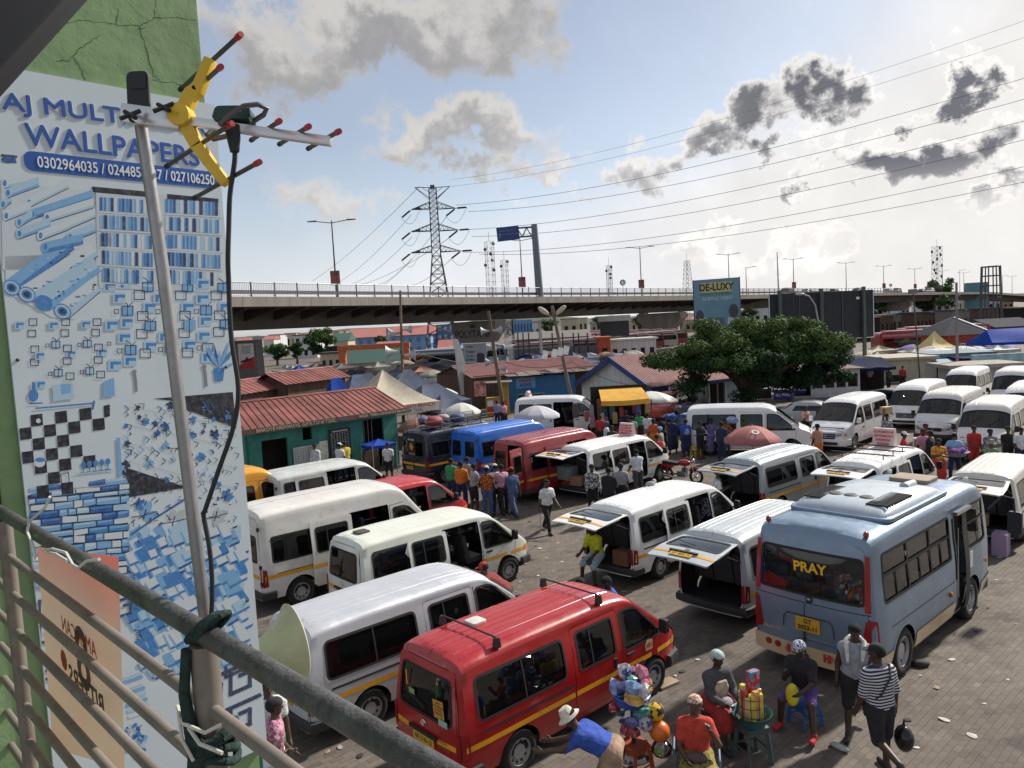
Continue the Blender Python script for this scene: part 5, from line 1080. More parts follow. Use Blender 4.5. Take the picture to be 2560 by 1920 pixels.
def tent(name,label,c,w,d,ze,zp,m,heading=48,sag=.12,cat='tent',group=None,legs=True,val=.22,ridge=0.):
 r=empty(name,(c[0],c[1],0),math.pi/2-R_(heading),label,cat,group);N=7;b=MB();W,D=w/2,d/2;rg=ridge/2
 for s in range(4):
  ca,cb=[((-W,-D),(W,-D)),((W,-D),(W,D)),((W,D),(-W,D)),((-W,D),(-W,-D))][s];pa=(-rg if ca[0]<0 else rg,0);pb=(-rg if cb[0]<0 else rg,0);A=[]
  rows=[]
  for i in range(N+1):
   t=i/N;row=[]
   for j in range(N+1):
    u=j/N;x0=ca[0]+(cb[0]-ca[0])*u;y0=ca[1]+(cb[1]-ca[1])*u;xp=pa[0]+(pb[0]-pa[0])*u;yp=0;z=ze+(zp-ze)*(t**1.35)-sag*math.sin(math.pi*t)*math.sin(math.pi*u)*.8-(.05*math.sin(math.pi*u)if i==0 else 0);row.append((x0+(xp-x0)*t,y0+(yp-y0)*t,z))
   rows.append(row)
  V=[p for row in rows for p in row];b.add(V,[(i*(N+1)+j,i*(N+1)+j+1,(i+1)*(N+1)+j+1,(i+1)*(N+1)+j)for i in range(N)for j in range(N)])
  b.strip(rows[0],[(p[0],p[1],p[2]-val-.03*(k%2))for k,p in enumerate(rows[0])])
 b.obj('canopy',m,r,25)
 if legs:
  for x in(-W,W):
   for y in(-D,D):MB().tube([(x*.985,y*.985,0),(x*.985,y*.985,ze)],.022,6).obj('leg',STEEL,r)
 return r
def umbrella(label,c,z,m,r=1.15,tilt=0.,group=None,panels=8,drop=.5,m2=None,name='market_umbrella',base=0.):
 o=empty(name,(c[0],c[1],base),random.uniform(0,6),label,'umbrella',group);h=z-base
 for k in range(panels):
  b=MB();a0,a1=2*math.pi*k/panels,2*math.pi*(k+1)/panels;rows=[]
  for i in range(6):
   t=i/5;row=[]
   for j in range(5):
    u=j/4;a=a0+(a1-a0)*u;rr=r*t*(1-.035*math.sin(math.pi*u)*t);zz=h-drop*(t**1.8)-.035*math.sin(math.pi*u)*t;row.append((rr*math.cos(a),rr*math.sin(a),zz))
   rows.append(row)
  rows.append([(x*1.002,y*1.002,q-.10)for x,y,q in rows[-1]]);V=[p for q in rows for p in q];b.add(V,[(i*5+j,i*5+j+1,(i+1)*5+j+1,(i+1)*5+j)for i in range(6)for j in range(4)]);q=b.obj('canopy_panel',m2 if(m2 and k%2)else m,o,60)
  if tilt:q.rotation_euler=(tilt,0,0);q.location=(0,math.sin(tilt)*h*.9,h*(1-math.cos(tilt)))
 MB().tube([(0,0,0),(0,0,h+.06)],.02,8).obj('pole',STEEL,o)
 for k in range(panels):
  a=2*math.pi*k/panels;MB().tube([(0,0,h-drop*.75),(r*.55*math.cos(a),r*.55*math.sin(a),h-drop*.36)],.006,4).obj('rib',STEEL,o)
 return o
def horn_pole(label,base,h,horns,lean=(0,0),r=.09,m=None,lamps=False,name='utility_pole',cat='pole'):
 WOOD=mat('pole_wood',(.16,.12,.09),.9,var=.3,scale=5,streak=True);root=empty(name,(base[0],base[1],0),0,label,cat);top=Vector((lean[0],lean[1],h));MB().tube([(0,0,0),top*.5,top],[r,r*.9,r*.75],10).obj('post',m or WOOD,root,60)
 HG=mat('horn_grey',(.36,.38,.40),.5)
 for z,ang,s in horns:
  c=top*(z/h);a=R_(ang);dv=Vector((math.sin(a),math.cos(a),0));M=frameM(c+dv*.25*s,dv.cross(Vector((0,0,1))),(0,0,1));b=MB();b.lathe([(.05*s,0),(.08*s,.2*s),(.16*s,.38*s),(.27*s,.5*s),(.26*s,.505*s),(.14*s,.38*s),(.05*s,.15*s)],18,frameM(c+dv*.12,dv.cross(Vector((0,0,1))),(0,0,1))@Matrix.Identity(4)if abs(dv.z)>.9 else Matrix.Translation(c+dv*.12)@dv.to_track_quat('Z','Y').to_matrix().to_4x4());hh=b.obj('horn_speaker',HG,root,50);MB().tube([c,c+dv*.2],.04*s,8).obj('driver',TRIM,root)
 return root
ROOFR=mat('roof_red_sheet',(.215,.068,.056),.6,.1,.3,.9,dirt=.75,dcol=(.12,.07,.05));ROOFP=mat('roof_pink_sheet',(.33,.16,.15),.55,.1,.15,1.5,dirt=.5,dcol=(.2,.13,.12));RUST=mat('roof_rust',(.17,.13,.11),.85,.1,.35,2.5,dirt=.6,dcol=(.08,.05,.035));TEAL=mat('wall_teal',(.03,.20,.165),.75,var=.2,scale=1.4,dirt=.6,dcol=(.28,.32,.25))
DARKIN=mat('dark_interior',(.02,.019,.018),.95);CONC=mat('concrete',(.33,.30,.265),.85,var=.12,scale=.8,dirt=.35,dcol=(.15,.13,.11),streak=True);CONCD=mat('concrete_grey',(.17,.165,.16),.9,var=.15,scale=.6,dirt=.4,dcol=(.07,.065,.06),streak=True)  # dark interior: shade inside rooms and openings put into a near-black colour
BEIGE=mat('wall_beige',(.50,.45,.34),.8,dirt=.35,dcol=(.25,.2,.15),streak=True);WALLW=mat('wall_white',(.55,.57,.57),.75,dirt=.35,dcol=(.28,.26,.22),streak=True);BLUEW=mat('wall_blue',(.035,.16,.34),.7,dirt=.3);BLUED=mat('trim_blue',(.02,.05,.17),.6);WOODB=mat('wood_brown',(.10,.062,.045),.9,var=.35,scale=4,streak=True)
TARPB=mat('tarp_blue_grey',(.085,.105,.155),.85,var=.2,scale=2,spec=.15);TARPW=mat('tarp_white',(.58,.58,.56),.75,var=.08,scale=2,dirt=.3);TARPBE=mat('tarp_beige',(.47,.42,.33),.8,var=.12,scale=2,dirt=.3);TARPN=mat('tarp_navy',(.014,.02,.06),.9,var=.25,scale=3,spec=.1);TARPU=mat('tarp_blue',(.012,.055,.34),.8,var=.2,scale=3,spec=.15);ORANGE=mat('wall_orange',(.55,.14,.05),.75,dirt=.3);TARPY=mat('tarp_yellow',(.68,.36,.03),.7,var=.1,scale=2,dirt=.2);UMBG=mat('umbrella_grey',(.46,.46,.50),.8,var=.06,scale=2);UMBP=mat('umbrella_pink',(.36,.13,.12),.8,var=.08,scale=2);UMBB=mat('umbrella_brown',(.28,.13,.09),.8)
def V2(p,z):return Vector((p[0],p[1],z))
def shed(name,label,A,B,dep,ze,zr,wm,rm,sheets=8,ribs=4,holes=(),over=.45,fascia=None,cat='building',gable_m=None,back=True,ridge_in=.0):
 A=Vector((A[0],A[1],0));B=Vector((B[0],B[1],0));d=(B-A).normalized();n=Vector((-d.y,d.x,0));n=n if n.y>0 else-n;r=empty(name,A,0,label,cat);o=Vector(A)
 ribbed(r,rm,V2(A,ze),V2(B,ze),V2(A+n*dep/2+d*ridge_in,zr),V2(B+n*dep/2-d*ridge_in,zr),sheets,ribs,o=o)
 if back:ribbed(r,rm,V2(A+n*dep,ze),V2(B+n*dep,ze),V2(A+n*dep/2+d*ridge_in,zr-.004),V2(B+n*dep/2-d*ridge_in,zr-.004),sheets,ribs,o=o)
 b=MB();b.tube([V2(A+n*dep/2+d*ridge_in,zr+.02)-o,V2(B+n*dep/2-d*ridge_in,zr+.02)-o],.07,6);b.obj('ridge_cap',rm,r)
 a,c=A+d*over+n*over,B-d*over+n*over;wallpiece('front_wall',a,c,0,ze+.12,wm,r,holes,.12,o)
 for p,q in((a,a+n*(dep-2*over)),(c,c+n*(dep-2*over))):
  wallpiece('side_wall',p,q,0,ze+.1,wm,r,(),.12,o)
  m=(p+q)/2;me=npmesh('gable',[V2(p,ze+.08)-o,V2(q,ze+.08)-o,V2(m,zr-.12)-o],[(0,1,2)],None);obj('gable',me,gable_m or wm,r)
 wallpiece('back_wall',a+n*(dep-2*over),c+n*(dep-2*over),0,ze+.1,wm,r,(),.12,o)
 f=MB();f.add([a+n*.9-o+V2((0,0),.01),c+n*.9-o+V2((0,0),.01),c+n*.9-o+V2((0,0),ze),a+n*.9-o+V2((0,0),ze)],[(0,1,2,3)]);f.obj('shade_backing',DARKIN,r)  # near-black sheet added behind the wall openings as interior shade
 if fascia:b=MB();M=frameM(V2(A,ze-.16)-o-n*.03,d,(0,0,1));b.box(0,(B-A).length,-.0,.24,-.02,.02,M);b.obj('fascia_board',fascia,r)
 return r,d,n,o
def build_mid():
 A=at(600,1081,2.7);B=at(1023,1022,2.7);FB=mat('fascia_brown',(.13,.08,.065),.85,dirt=.5,dcol=(.35,.3,.25));L=(B-A).length
 r,d,n,o=shed('station_office','teal painted office with long red ribbed roof and lettered fascia',A,B,4.8,2.7,3.72,TEAL,ROOFR,9,3,[(.55,1.75,.02,2.15),(2.5,2.95,1.9,2.45),(5.6,6.75,.05,2.4)],.5,FB,ridge_in=.3)
 LW=mat('sign_cream',(.50,.42,.34),.8);LB=mat('sign_blue_faded',(.16,.16,.42),.8)
 for s_,x,m,sz in(('BIAKOYE HIGHWAYS. G.P.R.T.U of T.U.C.',L*.30,LW,.21),('ASA . . . . .',L*.585,LB,.2),('MADE',L*.69,LW,.17),('TEMA-ASHAIMAN BRANCH',L*.865,LW,.185)):text(s_,sz,m,r,frameM(V2(A+d*x-n*.056,2.66)-o,d,(0,0,1)),'lettering',bold=.004,ext=.002)
 WB=mat('board_chalk',(.03,.035,.045),.8,var=.3,scale=6);p=A+d*4.25+n*.30
 b=MB();b.box(0,1.1,.75,2.2,-.03,.03,frameM(V2(p,0)-o,d,(0,0,1)));bd=b.obj('chalkboard',WB,r);b=MB()
 for k in range(7):
  for j in range(16):b.box(.08+k*.14+random.uniform(-.01,.01),.08+k*.14+random.uniform(.05,.09),2.0-j*.07,2.02-j*.07,.032,.034,frameM(V2(p,0)-o,d,(0,0,1)))
 b.box(.15,.95,2.08,2.13,.032,.034,frameM(V2(p,0)-o,d,(0,0,1)));tag(b.obj('chalk_writing',mat('chalk_white',(.5,.5,.5),.9),r),kind='stuff')
 p=A+d*2.45+n*.30;b=MB();b.box(0,1.25,.45,1.65,-.02,.02,frameM(V2(p,0)-o,d,(0,0,1)));b.obj('list_board',WALLW,r);b=MB()
 for k in range(9):b.box(.06+k*.13,.075+k*.13,.5,1.6,.022,.025,frameM(V2(p,0)-o,d,(0,0,1)))
 for k in range(14):b.box(.04,1.2,.52+k*.08,.535+k*.08,.026,.028,frameM(V2(p,0)-o,d,(0,0,1)))
 tag(b.obj('list_ruling',mat('ink_grey',(.2,.22,.22),.8),r),kind='stuff')
 p=A+d*3.72+n*.30;b=MB();b.box(0,.42,.9,1.75,-.02,.025,frameM(V2(p,0)-o,d,(0,0,1)));b.obj('notice',mat('notice_paper',(.55,.56,.5),.8,var=.3,scale=9),r)
 b=MB()
 for k in range(6):b.box(5.62+k*.22,5.64+k*.22,.1,2.35,-.01,.01,frameM(V2(A+n*.6,0)-o,d,(0,0,1)))
 b.obj('door_grille',STEEL,r)
 b=MB();b.box(6.0,6.85,.0,.95,-.03,.03,frameM(V2(A+n*.34,0)-o,d,(0,0,1)));b.obj('half_door',WOODB,r)
 a=at(596,992,3.1)+d*-1.2;c=at(800,955,3.1);ra=shed('tin_shed','red ribbed shed roof just behind the teal office',a+n*2.2,c+n*2.2,3.6,2.9,3.7,WOODB,ROOFR,5,4)
 a=at(596,985,3.0)-d*3;c=at(662,972,3.0);shed('blue_roof_shed','blue ribbed shed roof beside the green pier',a+n*.6,c+n*.6,2.6,2.9,3.4,WOODB,mat('roof_blue_sheet',(.05,.11,.30),.5,.1,dirt=.4),4,4)
 a=at(715,955,3.4);c=at(880,935,3.4);shed('brown_eaved_shed','small red roofed shed with dark open gable behind the office',a,c,4.0,3.2,4.0,WOODB,ROOFR,4,4)
 c=at(1045,1003,2.75)+Vector((-2.1,1.9,0));t=tent('union_canopy','large beige pyramid canopy with red and blue lettered valance',c,4.6,4.4,2.55,4.45,TARPBE,52,.35,'tent',val=.45)
 M=frameM((0,-2.235,2.36),(1,0,0),(0,0,1));RD=mat('sign_red',(.50,.05,.04),.7);VAL=mat('valance_white',(.62,.58,.52),.8)
 b=MB();b.box(-2.15,2.15,-.26,.22,-.012,.0,M);b.obj('lettered_valance',VAL,t);text('BIAKOYE HIGHWAYS BRANCH',.27,RD,t,M@Matrix.Translation((0,.09,.006)),'lettering',bold=.006,ext=.002);text('G.P.R.T.U  OF  T.U.C.',.22,mat('sign_navy',(.03,.06,.28),.7),t,M@Matrix.Translation((.1,-.13,.006)),'lettering',bold=.006,ext=.002)
 for px,py,Y,w,dp,zp,m,lab in((1000,925,47,5.2,4.,3.6,TARPB,'slate blue ridge tent behind the beige canopy'),(1075,960,45,3.6,3.2,3.2,TARPB,'slate blue tent right of the loudspeaker pole'),(905,935,50,4.6,3.4,3.3,TARPB,'long grey blue tarpaulin behind the red office roof'),(840,945,44,2.0,2.2,3.1,TARPU,'small bright blue tarpaulin tent peak behind the red roof'),(1115,985,44,2.6,2.4,2.9,TARPB,'low grey tent beside the white dome umbrella'),(905,950,62,3.0,2.6,3.2,TARPU,'crumpled bright blue sheet among the market stalls')):
  q=atd(px,py,Y);tent('market_tent',lab,(q.x,q.y),w,dp,min(2.3,q.z-.9),q.z,m,50,.25,ridge=w*.3,val=.15)
 def um(px,py,z,m,lab,r=1.15,**k):p=at(px,py,z);return umbrella(lab,p,z,m,r,**k)
 um(1152,1007,2.3,TARPW,'white umbrella beside the beige lettered canopy',1.1);um(1341,1014,2.35,UMBG,'pale grey umbrella in front of the white van with open door',1.2);um(1627,978,2.4,TARPW,'large tilted off white umbrella beside the red car',1.5,tilt=.09)
 u=um(1880,1064,2.2,UMBP,'faded pink umbrella with a white ring logo by the long white van',1.08);um(1039,1044,2.2,UMBB,'brown umbrella behind the loaded roof rack of the dark van',.95);um(1099,968,2.3,TARPW,'white domed umbrella below the slate tents',1.3)
 for k in(1,4,6):
  a=2*math.pi*(k+.5)/8;M=Matrix.Rotation(a-math.pi/2,4,'Z')@frameM((0,.62,2.2-.5*.33),(-1,0,0),(0,-1,.46));b=MB();b.lathe([(.09,.012),(.14,.012),(.14,.014),(.09,.014)],18,M);b.obj('ring_logo',WHITEP,u)
 um(1216,940,2.3,TARPBE,'dirty cream umbrella over the yellow kiosk',1.35);um(1321,882,2.3,TARPW,'white umbrella in the far market behind the long red roof',1.3)
 q=at(1010,1090,0);horn_pole('tall wooden pole with four grey horn loudspeakers before the beige canopy',(q.x,q.y),9.0,[(5.25,262,1.7),(5.0,80,1.4),(6.4,250,1.5),(6.6,60,1.0)],(.35,0),.095)
 q=at(1262,1045,0);horn_pole('wooden pole with horn speakers and hanging clothes at the kiosk',(q.x,q.y),7.6,[(6.2,270,1.2),(6.2,70,1.2),(4.0,260,1.3),(3.5,95,1.1)],(-.75,0),.15)
 q=at(1442,1062,0);pr=horn_pole('leaning timber pole carrying four white meter boxes',(q.x,q.y),7.6,[],(-1.2,0),.13)
 for k in range(4):MB().box(-.16,.16,-.12,.12,-.26,.26).obj('meter_box',WHITEP,pr,loc=(-1.55+k*.36+(-.25 if k==0 else 0),-.25,4.55+.07*k),rot=(0,.25,.1),bevel=.02)
 for s_ in(-1,1):b=MB();M=Matrix.Translation((-1.2+s_*.55,0,7.3))@Matrix.Rotation(s_*.9,4,'Y');b.ico((0,0,0),.3,10,6,(.55,.55,1.4),M);b.obj('lamp_head',TARPBE,pr,60);MB().tube([(-1.1,0,6.8),(-1.2+s_*.5,0,7.2)],.04,6).obj('lamp_arm',STEEL,pr)
 q=at(1153,1020,0);f=empty('feather_flag',(q.x,q.y,0),.3,'tall white feather banner standing before the dark shed','flag');b=MB();pts=[]
 for k in range(13):t_=k/12;z=1.1+t_*4.6;w=.75*math.sin(math.pi*min(.93,.12+t_*.75))**.6;pts.append(((-.35*t_,.03*math.sin(k),z),(-.35*t_+w,.05*math.sin(k*1.3),z-.1)))
 b.strip([p[0]for p in pts],[p[1]for p in pts]);b.obj('cloth',TARPW,f,60);MB().tube([(0,0,0),(0,0,1.1),(-.35,0,5.75)],.025,6).obj('pole',STEEL,f)
 q=at(1216,1040,0);k=empty('snack_kiosk',(q.x,q.y,0),0,'yellow phone card kiosk plastered with red and white posters','kiosk');YK=mat('kiosk_yellow',(.42,.27,.03),.75,dirt=.4)
 MB().box(0,1.7,0,1.3,0,1.25).obj('counter',YK,k);MB().box(1.05,1.7,.02,1.3,1.254,2.35).obj('back',YK,k);MB().box(-.3,2.0,-.4,1.5,2.36,2.44).obj('roof',RUST,k)
 for x in(.02,1.0):MB().box(x,x+.06,0,.06,1.254,2.35).obj('post',YK,k)
 for j in range(2):
  for i in range(3):MB().box(.12+i*.5,.55+i*.5,-.012,-.002,.2+j*.5,.62+j*.5).obj('poster',[REDP,WHITEP,mat('poster_pink',(.5,.2,.2),.7,var=.5,scale=9)][(i+j)%3],k)
 MB().box(-.75,.1,-.32,-.30,1.5,2.6).obj('hanging_poster',mat('poster_red_white',(.55,.25,.2),.7,var=.6,scale=5),k);
 q=at(1280,1040,0)+Vector((0,4,0));k=empty('blue_kiosk',(q.x,q.y,0),.12,'blue painted kiosk lettered DRIVE ALIVE below rusty sheets','kiosk');MB().box(0,5.1,0,2.5,0,2.5).obj('wall',BLUEW,k);MB().box(.5,2.6,-.06,-.004,.2,1.2).obj('shelf_front',mat('blue_pale',(.15,.35,.5),.7),k)
 for i in range(2):MB().box(.56+i*1.02,1.5+i*1.02,-.09,-.064,.3,1.1).obj('dark_pane',DARKIN,k)
 MB().box(.45,1.95,-.03,-.004,1.62,2.42).obj('sign_panel',mat('sign_pale_blue',(.12,.33,.62),.6),k)
 text('DRIVE',.36,REDP,k,frameM((1.15,-.036,2.2),(1,0,0),(0,0,1)),'lettering',bold=.012);text('ALIVE',.36,BLUEP,k,frameM((1.15,-.036,1.85),(1,0,0),(0,0,1)),'lettering',bold=.012)
 for i in range(7):M=Matrix.Rotation(random.uniform(-.05,.05),4,'X')@Matrix.Rotation(random.uniform(-.06,.06),4,'Z');MB().box(-.2+i*.85,.78+i*.85,-.75,2.6,2.6+.03*i,2.63+.03*i,M).obj('rusty_sheet',RUST,k)
 for px,py,Y,m,lab in((1295,940,66,mat('tarp_pale_blue',(.36,.42,.48),.7),'pale blue pitched tarpaulin over the stalls'),(1385,942,66,mat('tarp_sage',(.30,.36,.33),.7),'sage green pitched tarpaulin beside the leaning pole')):q=atd(px,py,Y);tent('market_tent',lab,(q.x,q.y+1.5),5.2,4.,1.7,q.z,m,86,.1,ridge=2.4,legs=False,val=.3)
 A=at(1180,933,2.9);B=at(1500,905,2.9);shed('market_hall','long low market hall with faded pink ribbed roof and brown walls',A,B,7.5,2.5,3.35,WOODB,ROOFP,14,5,over=.3)
 zE=1.98;Lc=at(1437,957,zE);Rc=at(1628,969,zE);ap=at(1509,896,4.35);d=(Rc-Lc);d.z=0;d=d.normalized();n=Vector((-d.y,d.x,0));n=n if n.y>0 else-n
 mid=Lc+(Rc-Lc)*.5;zR=3.95;dep=9.;r=empty('ticket_hall',Lc.xy.to_3d(),0,'white gabled hall with blue trim and pink ribbed roof under the tree','building');o=r.location.copy()
 ribbed(r,ROOFP,V2(Rc,zE),V2(Rc+n*dep,zE),V2(mid,zR),V2(mid+n*dep,zR),9,5,o=o);ribbed(r,ROOFP,V2(Lc,zE),V2(Lc+n*dep,zE),V2(mid,zR),V2(mid+n*dep,zR),9,5,o=o)
 gm=npmesh('gable',[V2(Lc+d*.3,0)-o,V2(Rc-d*.5,0)-o,V2(Rc-d*.5,zE-.1)-o,V2(mid,zR-.15)-o,V2(Lc+d*.3,zE-.1)-o],[(0,1,2,3,4)],None);gm.transform(Matrix.Translation(n*.4));obj('gable_wall',gm,WALLW,r)
 for p,q in((Lc,mid),(Rc,mid)):b=MB();u=V2(p,zE)-o;w=V2(q,zR)-o;b.box(-.05,(w-u).length+.02,-.34,.03,-.05,.05,frameM(u-n*.04,w-u,(0,0,1)));b.obj('barge_board',BLUED,r)
 wallpiece('side_wall',Rc-d*.5+n*.4,Rc-d*.5+n*dep,0,zE+.2,mat('wall_pale_blue',(.30,.40,.45),.75,dirt=.3),r,[(2.2,4.0,.1,1.8),(5.2,6.8,.1,1.8)],.12,o)
 for s0 in(2.2,3.1,5.2,6.0):b=MB();M=frameM(V2(Rc-d*.44+n*(s0+.4),0)-o,n,(0,0,1));b.box(0,.07,.1,1.8,-.03,.03,M);b.box(.8,.87,.1,1.8,-.03,.03,M);b.box(.07,.8,1.73,1.8,-.03,.03,M);b.obj('window_frame',WHITEP,r)
 b=MB();b.box(0,dep,-.22,.02,-.03,.03,frameM(V2(Rc,zE)-o+d*.02,n,(0,0,1)));b.obj('eaves_board',BLUED,r);text('ODOR TRANSPORT',.28,WHITEP,r,frameM(V2(Rc+n*3.0,zE-.11)-o+d*.056,n,(0,0,1)),'lettering',bold=.005)
 b=MB();b.add([V2(Rc-d*1.2+n*.6,.02)-o,V2(Rc-d*1.2+n*dep,.02)-o,V2(Rc-d*1.2+n*dep,2.2)-o,V2(Rc-d*1.2+n*.6,2.2)-o],[(0,1,2,3)]);b.obj('shade_backing',DARKIN,r)  # dark sheet inside the side wall, its colour standing for indoor shade
 c=at(1567,1003,2.1);k=empty('awning_stall',(c.x-.2,c.y,0),.06,'dark stall hung with bags under a bright yellow awning','stall');b=MB();rows=[]
 for i in range(6):t_=i/5;rows.append([(-1.3+.15*(1-t_)+2.6*j/8*(1-.1*(1-t_)),.9-1.5*t_,2.75-.50*t_**1.3-.05*math.sin(math.pi*j/8)*t_)for j in range(9)])
 rows.append([(x,y-.02,z-.26)for x,y,z in rows[-1]]);b.add([p for q in rows for p in q],[(i*9+j,i*9+j+1,(i+1)*9+j+1,(i+1)*9+j)for i in range(6)for j in range(8)]);b.obj('awning',TARPY,k,30)
 for x in(-1.5,1.4):MB().tube([(x,-.55,0),(x,-.55,2.2)],.03,6).obj('post',WOODB,k)
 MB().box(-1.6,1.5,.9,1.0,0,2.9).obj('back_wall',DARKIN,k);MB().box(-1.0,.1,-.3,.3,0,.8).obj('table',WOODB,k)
 for i in range(26):x=random.uniform(-2.6,1.4);z=random.uniform(.7,1.9);b=MB();w,h=random.uniform(.09,.18),random.uniform(.2,.42);b.prism(rpoly([(-w,-h),(w,-h),(w*.8,h),(-w*.8,h)],.05),-.06,.06,'y');b.obj('hung_bag',flat('ware_%d'%(i%8),[(.4,.08,.06),(.08,.1,.3),(.45,.3,.08),(.3,.3,.32),(.1,.08,.08),(.4,.15,.3),(.05,.2,.2),(.45,.4,.3)][i%8]),k,loc=(x,random.uniform(-.5,.6),z))
 b=MB();b.box(-.35,.3,-.62,-.2,.82,1.2);b.obj('cool_box',TARPU,k,bevel=.03)
 q=at(1490,1010,0)+Vector((0,6,0));k=empty('lean_to',(q.x,q.y,0),.1,'rusty corrugated lean-to stall left of the yellow awning','stall');MB().box(-2.2,2.4,.6,3,0,2.3).obj('dark_stall',WOODB,k)
 for i in range(6):MB().box(-2.6+i*.88,-1.75+i*.88,-1.2,3,2.35+.02*i,2.39+.02*i,Matrix.Rotation(.05,4,'X')).obj('rusty_sheet',RUST,k)
 MB().tube([(1.4,-1.6,0),(.9,-1.4,3.4)],.07,6).obj('timber',BLACKP,k)
 q=at(1990,1000,0);k=empty('glazed_shop',(q.x,q.y+1,0),-.12,'white tiled shop front with dark glazing behind the freezer','shop');TILE=mat('tile_white',(.55,.57,.60),.4,dirt=.2)
 MB().box(0,4.9,0,5,2.1,2.5).obj('lintel',TILE,k);MB().box(1.6,4.9,-.02,.12,0,.85).obj('plinth',TILE,k);MB().box(0,4.9,1.5,1.6,0,2.1).obj('inner_wall',DARKIN,k);MB().box(-.2,1.5,-.7,.6,0,.15).obj('step',CONC,k);MB().box(-.3,5.2,-.4,5.2,2.504,2.6).obj('roof',RUST,k)
 for x in(0,1.45,2.3,3.1,3.9,4.75):MB().box(x,x+.15,.0,.14,0 if x<1.5 else .854,2.096).obj('mullion',TILE,k)
 for x in(1.6,2.45,3.25,4.05):MB().box(x+.004,x+.64,.05,.06,.86,2.09).obj('pane',GLASS,k)
 q=at(2090,987,0);f=empty('chest_freezer',(q.x,q.y,0),-.1,'grey white chest freezer standing outside the glazed shop','freezer');MB().box(-.85,.85,-.35,.35,.06,.82).obj('cabinet',mat('enamel_grey',(.40,.45,.48),.4),f,bevel=.04);MB().box(-.87,.87,-.37,.37,.825,.93).obj('lid',mat('enamel_white',(.5,.54,.56),.4),f,bevel=.04);MB().box(-.1,.1,-.40,-.372,.80,.86).obj('handle',BLACKP,f)
 q=at(2056,985,0);b=MB();b.lathe([(.001,0),(.16,0),(.2,.42),(.21,.44),(.19,.43),(.15,.03),(.001,.03)],14);bo=b.obj('bucket',TARPW,None,40,(q.x,q.y,0));tag(bo,'white plastic bucket left of the chest freezer','bucket')
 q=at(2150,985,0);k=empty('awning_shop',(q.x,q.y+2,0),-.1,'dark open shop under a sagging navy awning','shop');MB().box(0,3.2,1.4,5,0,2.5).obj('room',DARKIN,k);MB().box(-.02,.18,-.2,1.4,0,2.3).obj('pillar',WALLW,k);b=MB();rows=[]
 for i in range(7):t_=i/6;rows.append([(-.4+3.6*j/10,1.9-2.9*t_,3.05-.75*t_-.12*math.sin(math.pi*t_)-.05*math.sin(j*1.7)*t_)for j in range(11)])
 rows.append([(x,y,z-.3+.04*math.sin(x*5))for x,y,z in rows[-1]]);b.add([p for q_ in rows for p in q_],[(i*11+j,i*11+j+1,(i+1)*11+j+1,(i+1)*11+j)for i in range(7)for j in range(10)]);b.obj('awning',TARPN,k,40)
 q=at(2247,962,0);k=empty('container_shop',(q.x,q.y+2,0),-.1,'beige painted container shop with closed hatches','shop');MB().box(0,4.0,0,5,0,2.35).obj('wall',BEIGE,k);MB().box(-.15,4.15,-.3,5.2,2.354,2.62).obj('roof_edge',mat('roof_cream',(.42,.38,.30),.8,dirt=.5),k);MB().box(1.55,2.8,-.04,-.004,.1,.95).obj('hatch',mat('hatch_cream',(.48,.43,.35),.7),k);MB().box(3.1,3.9,-.05,-.004,.1,1.7).obj('door',mat('door_cream',(.45,.41,.33),.7),k);MB().box(.15,1.4,-.03,-.004,.1,.8).obj('dark_hatch',DARKIN,k)
 q=at(2372,955,0);k=empty('blue_container',(q.x,q.y+2.5,0),-.12,'blue grey container shop with a drooping blue awning','shop');MB().box(0,5.2,0,5,0,2.7).obj('wall',mat('container_blue_grey',(.12,.19,.23),.7,dirt=.4),k);MB().box(.2,1.6,-.05,-.004,.1,1.8).obj('dark_door',DARKIN,k);b=MB();b.box(-.4,3.2,-1.5,0,2.2,2.24,Matrix.Rotation(.18,4,'X'));b.obj('awning',mat('awning_steel_blue',(.10,.22,.33),.6),k)
 q=at(2415,985,0);k=empty('concrete_kiosk',(q.x,q.y+1.5,0),-.12,'pale concrete kiosk with a flat slab roof behind the white vans','kiosk');MB().box(.2,4.0,.4,3,0,2.1).obj('wall',mat('wall_grey_white',(.45,.47,.45),.8,dirt=.4),k);MB().box(-.5,4.7,-.6,3.4,2.12,2.45).obj('slab_roof',CONC,k);MB().box(.9,1.5,.37,.396,.05,1.9).obj('grey_door',mat('door_grey',(.35,.36,.34),.7),k);MB().box(2.0,2.6,.37,.396,.6,1.5).obj('shutter',mat('shutter_grey',(.3,.33,.33),.7),k);MB().box(3.3,3.9,.37,.396,.05,2.0).obj('teal_door',mat('door_teal',(.06,.22,.22),.7),k)
 q=at(2520,960,0);k=empty('blue_stall_block',(q.x,q.y+3,0),-.12,'stall block with pale blue cracked sign and navy tarpaulin at the right edge','stall');MB().box(-1.5,7,0,4,0,1.9).obj('wall',TARPN,k);MB().box(-1.0,7,-.3,-.01,1.35,2.15).obj('sign',mat('sign_faded',(.30,.45,.50),.6,var=.3,scale=2),k)
 for px,py,lab,s_ in((1905,1000,'blue drinks cart with empty glazed cabinet beside the tree',0),(1958,1003,'blue and white drinks cart with lettered panel',1),(1998,990,'narrow blue drinks cart with an orange side panel',2)):
  q=at(px,py,0);k=empty('drinks_cart',(q.x,q.y,0),-.35 if s_ else-.2,lab,'cart');CB=mat('cart_blue',(.03,.04,.30),.45,var=.1);w=1.25 if s_<2 else .9
  MB().box(-w/2,w/2,-.4,.4,.15,.85).obj('panel',CB if s_ else TRIM,k,bevel=.02);MB().box(-w/2-.03,w/2+.03,-.43,.43,.854,.9).obj('counter',WHITEP,k)
  if s_:text('((I)) PURE',.24,WHITEP,k,frameM((0,-.41,.5),(1,0,0),(0,0,1)),'lettering',bold=.01)
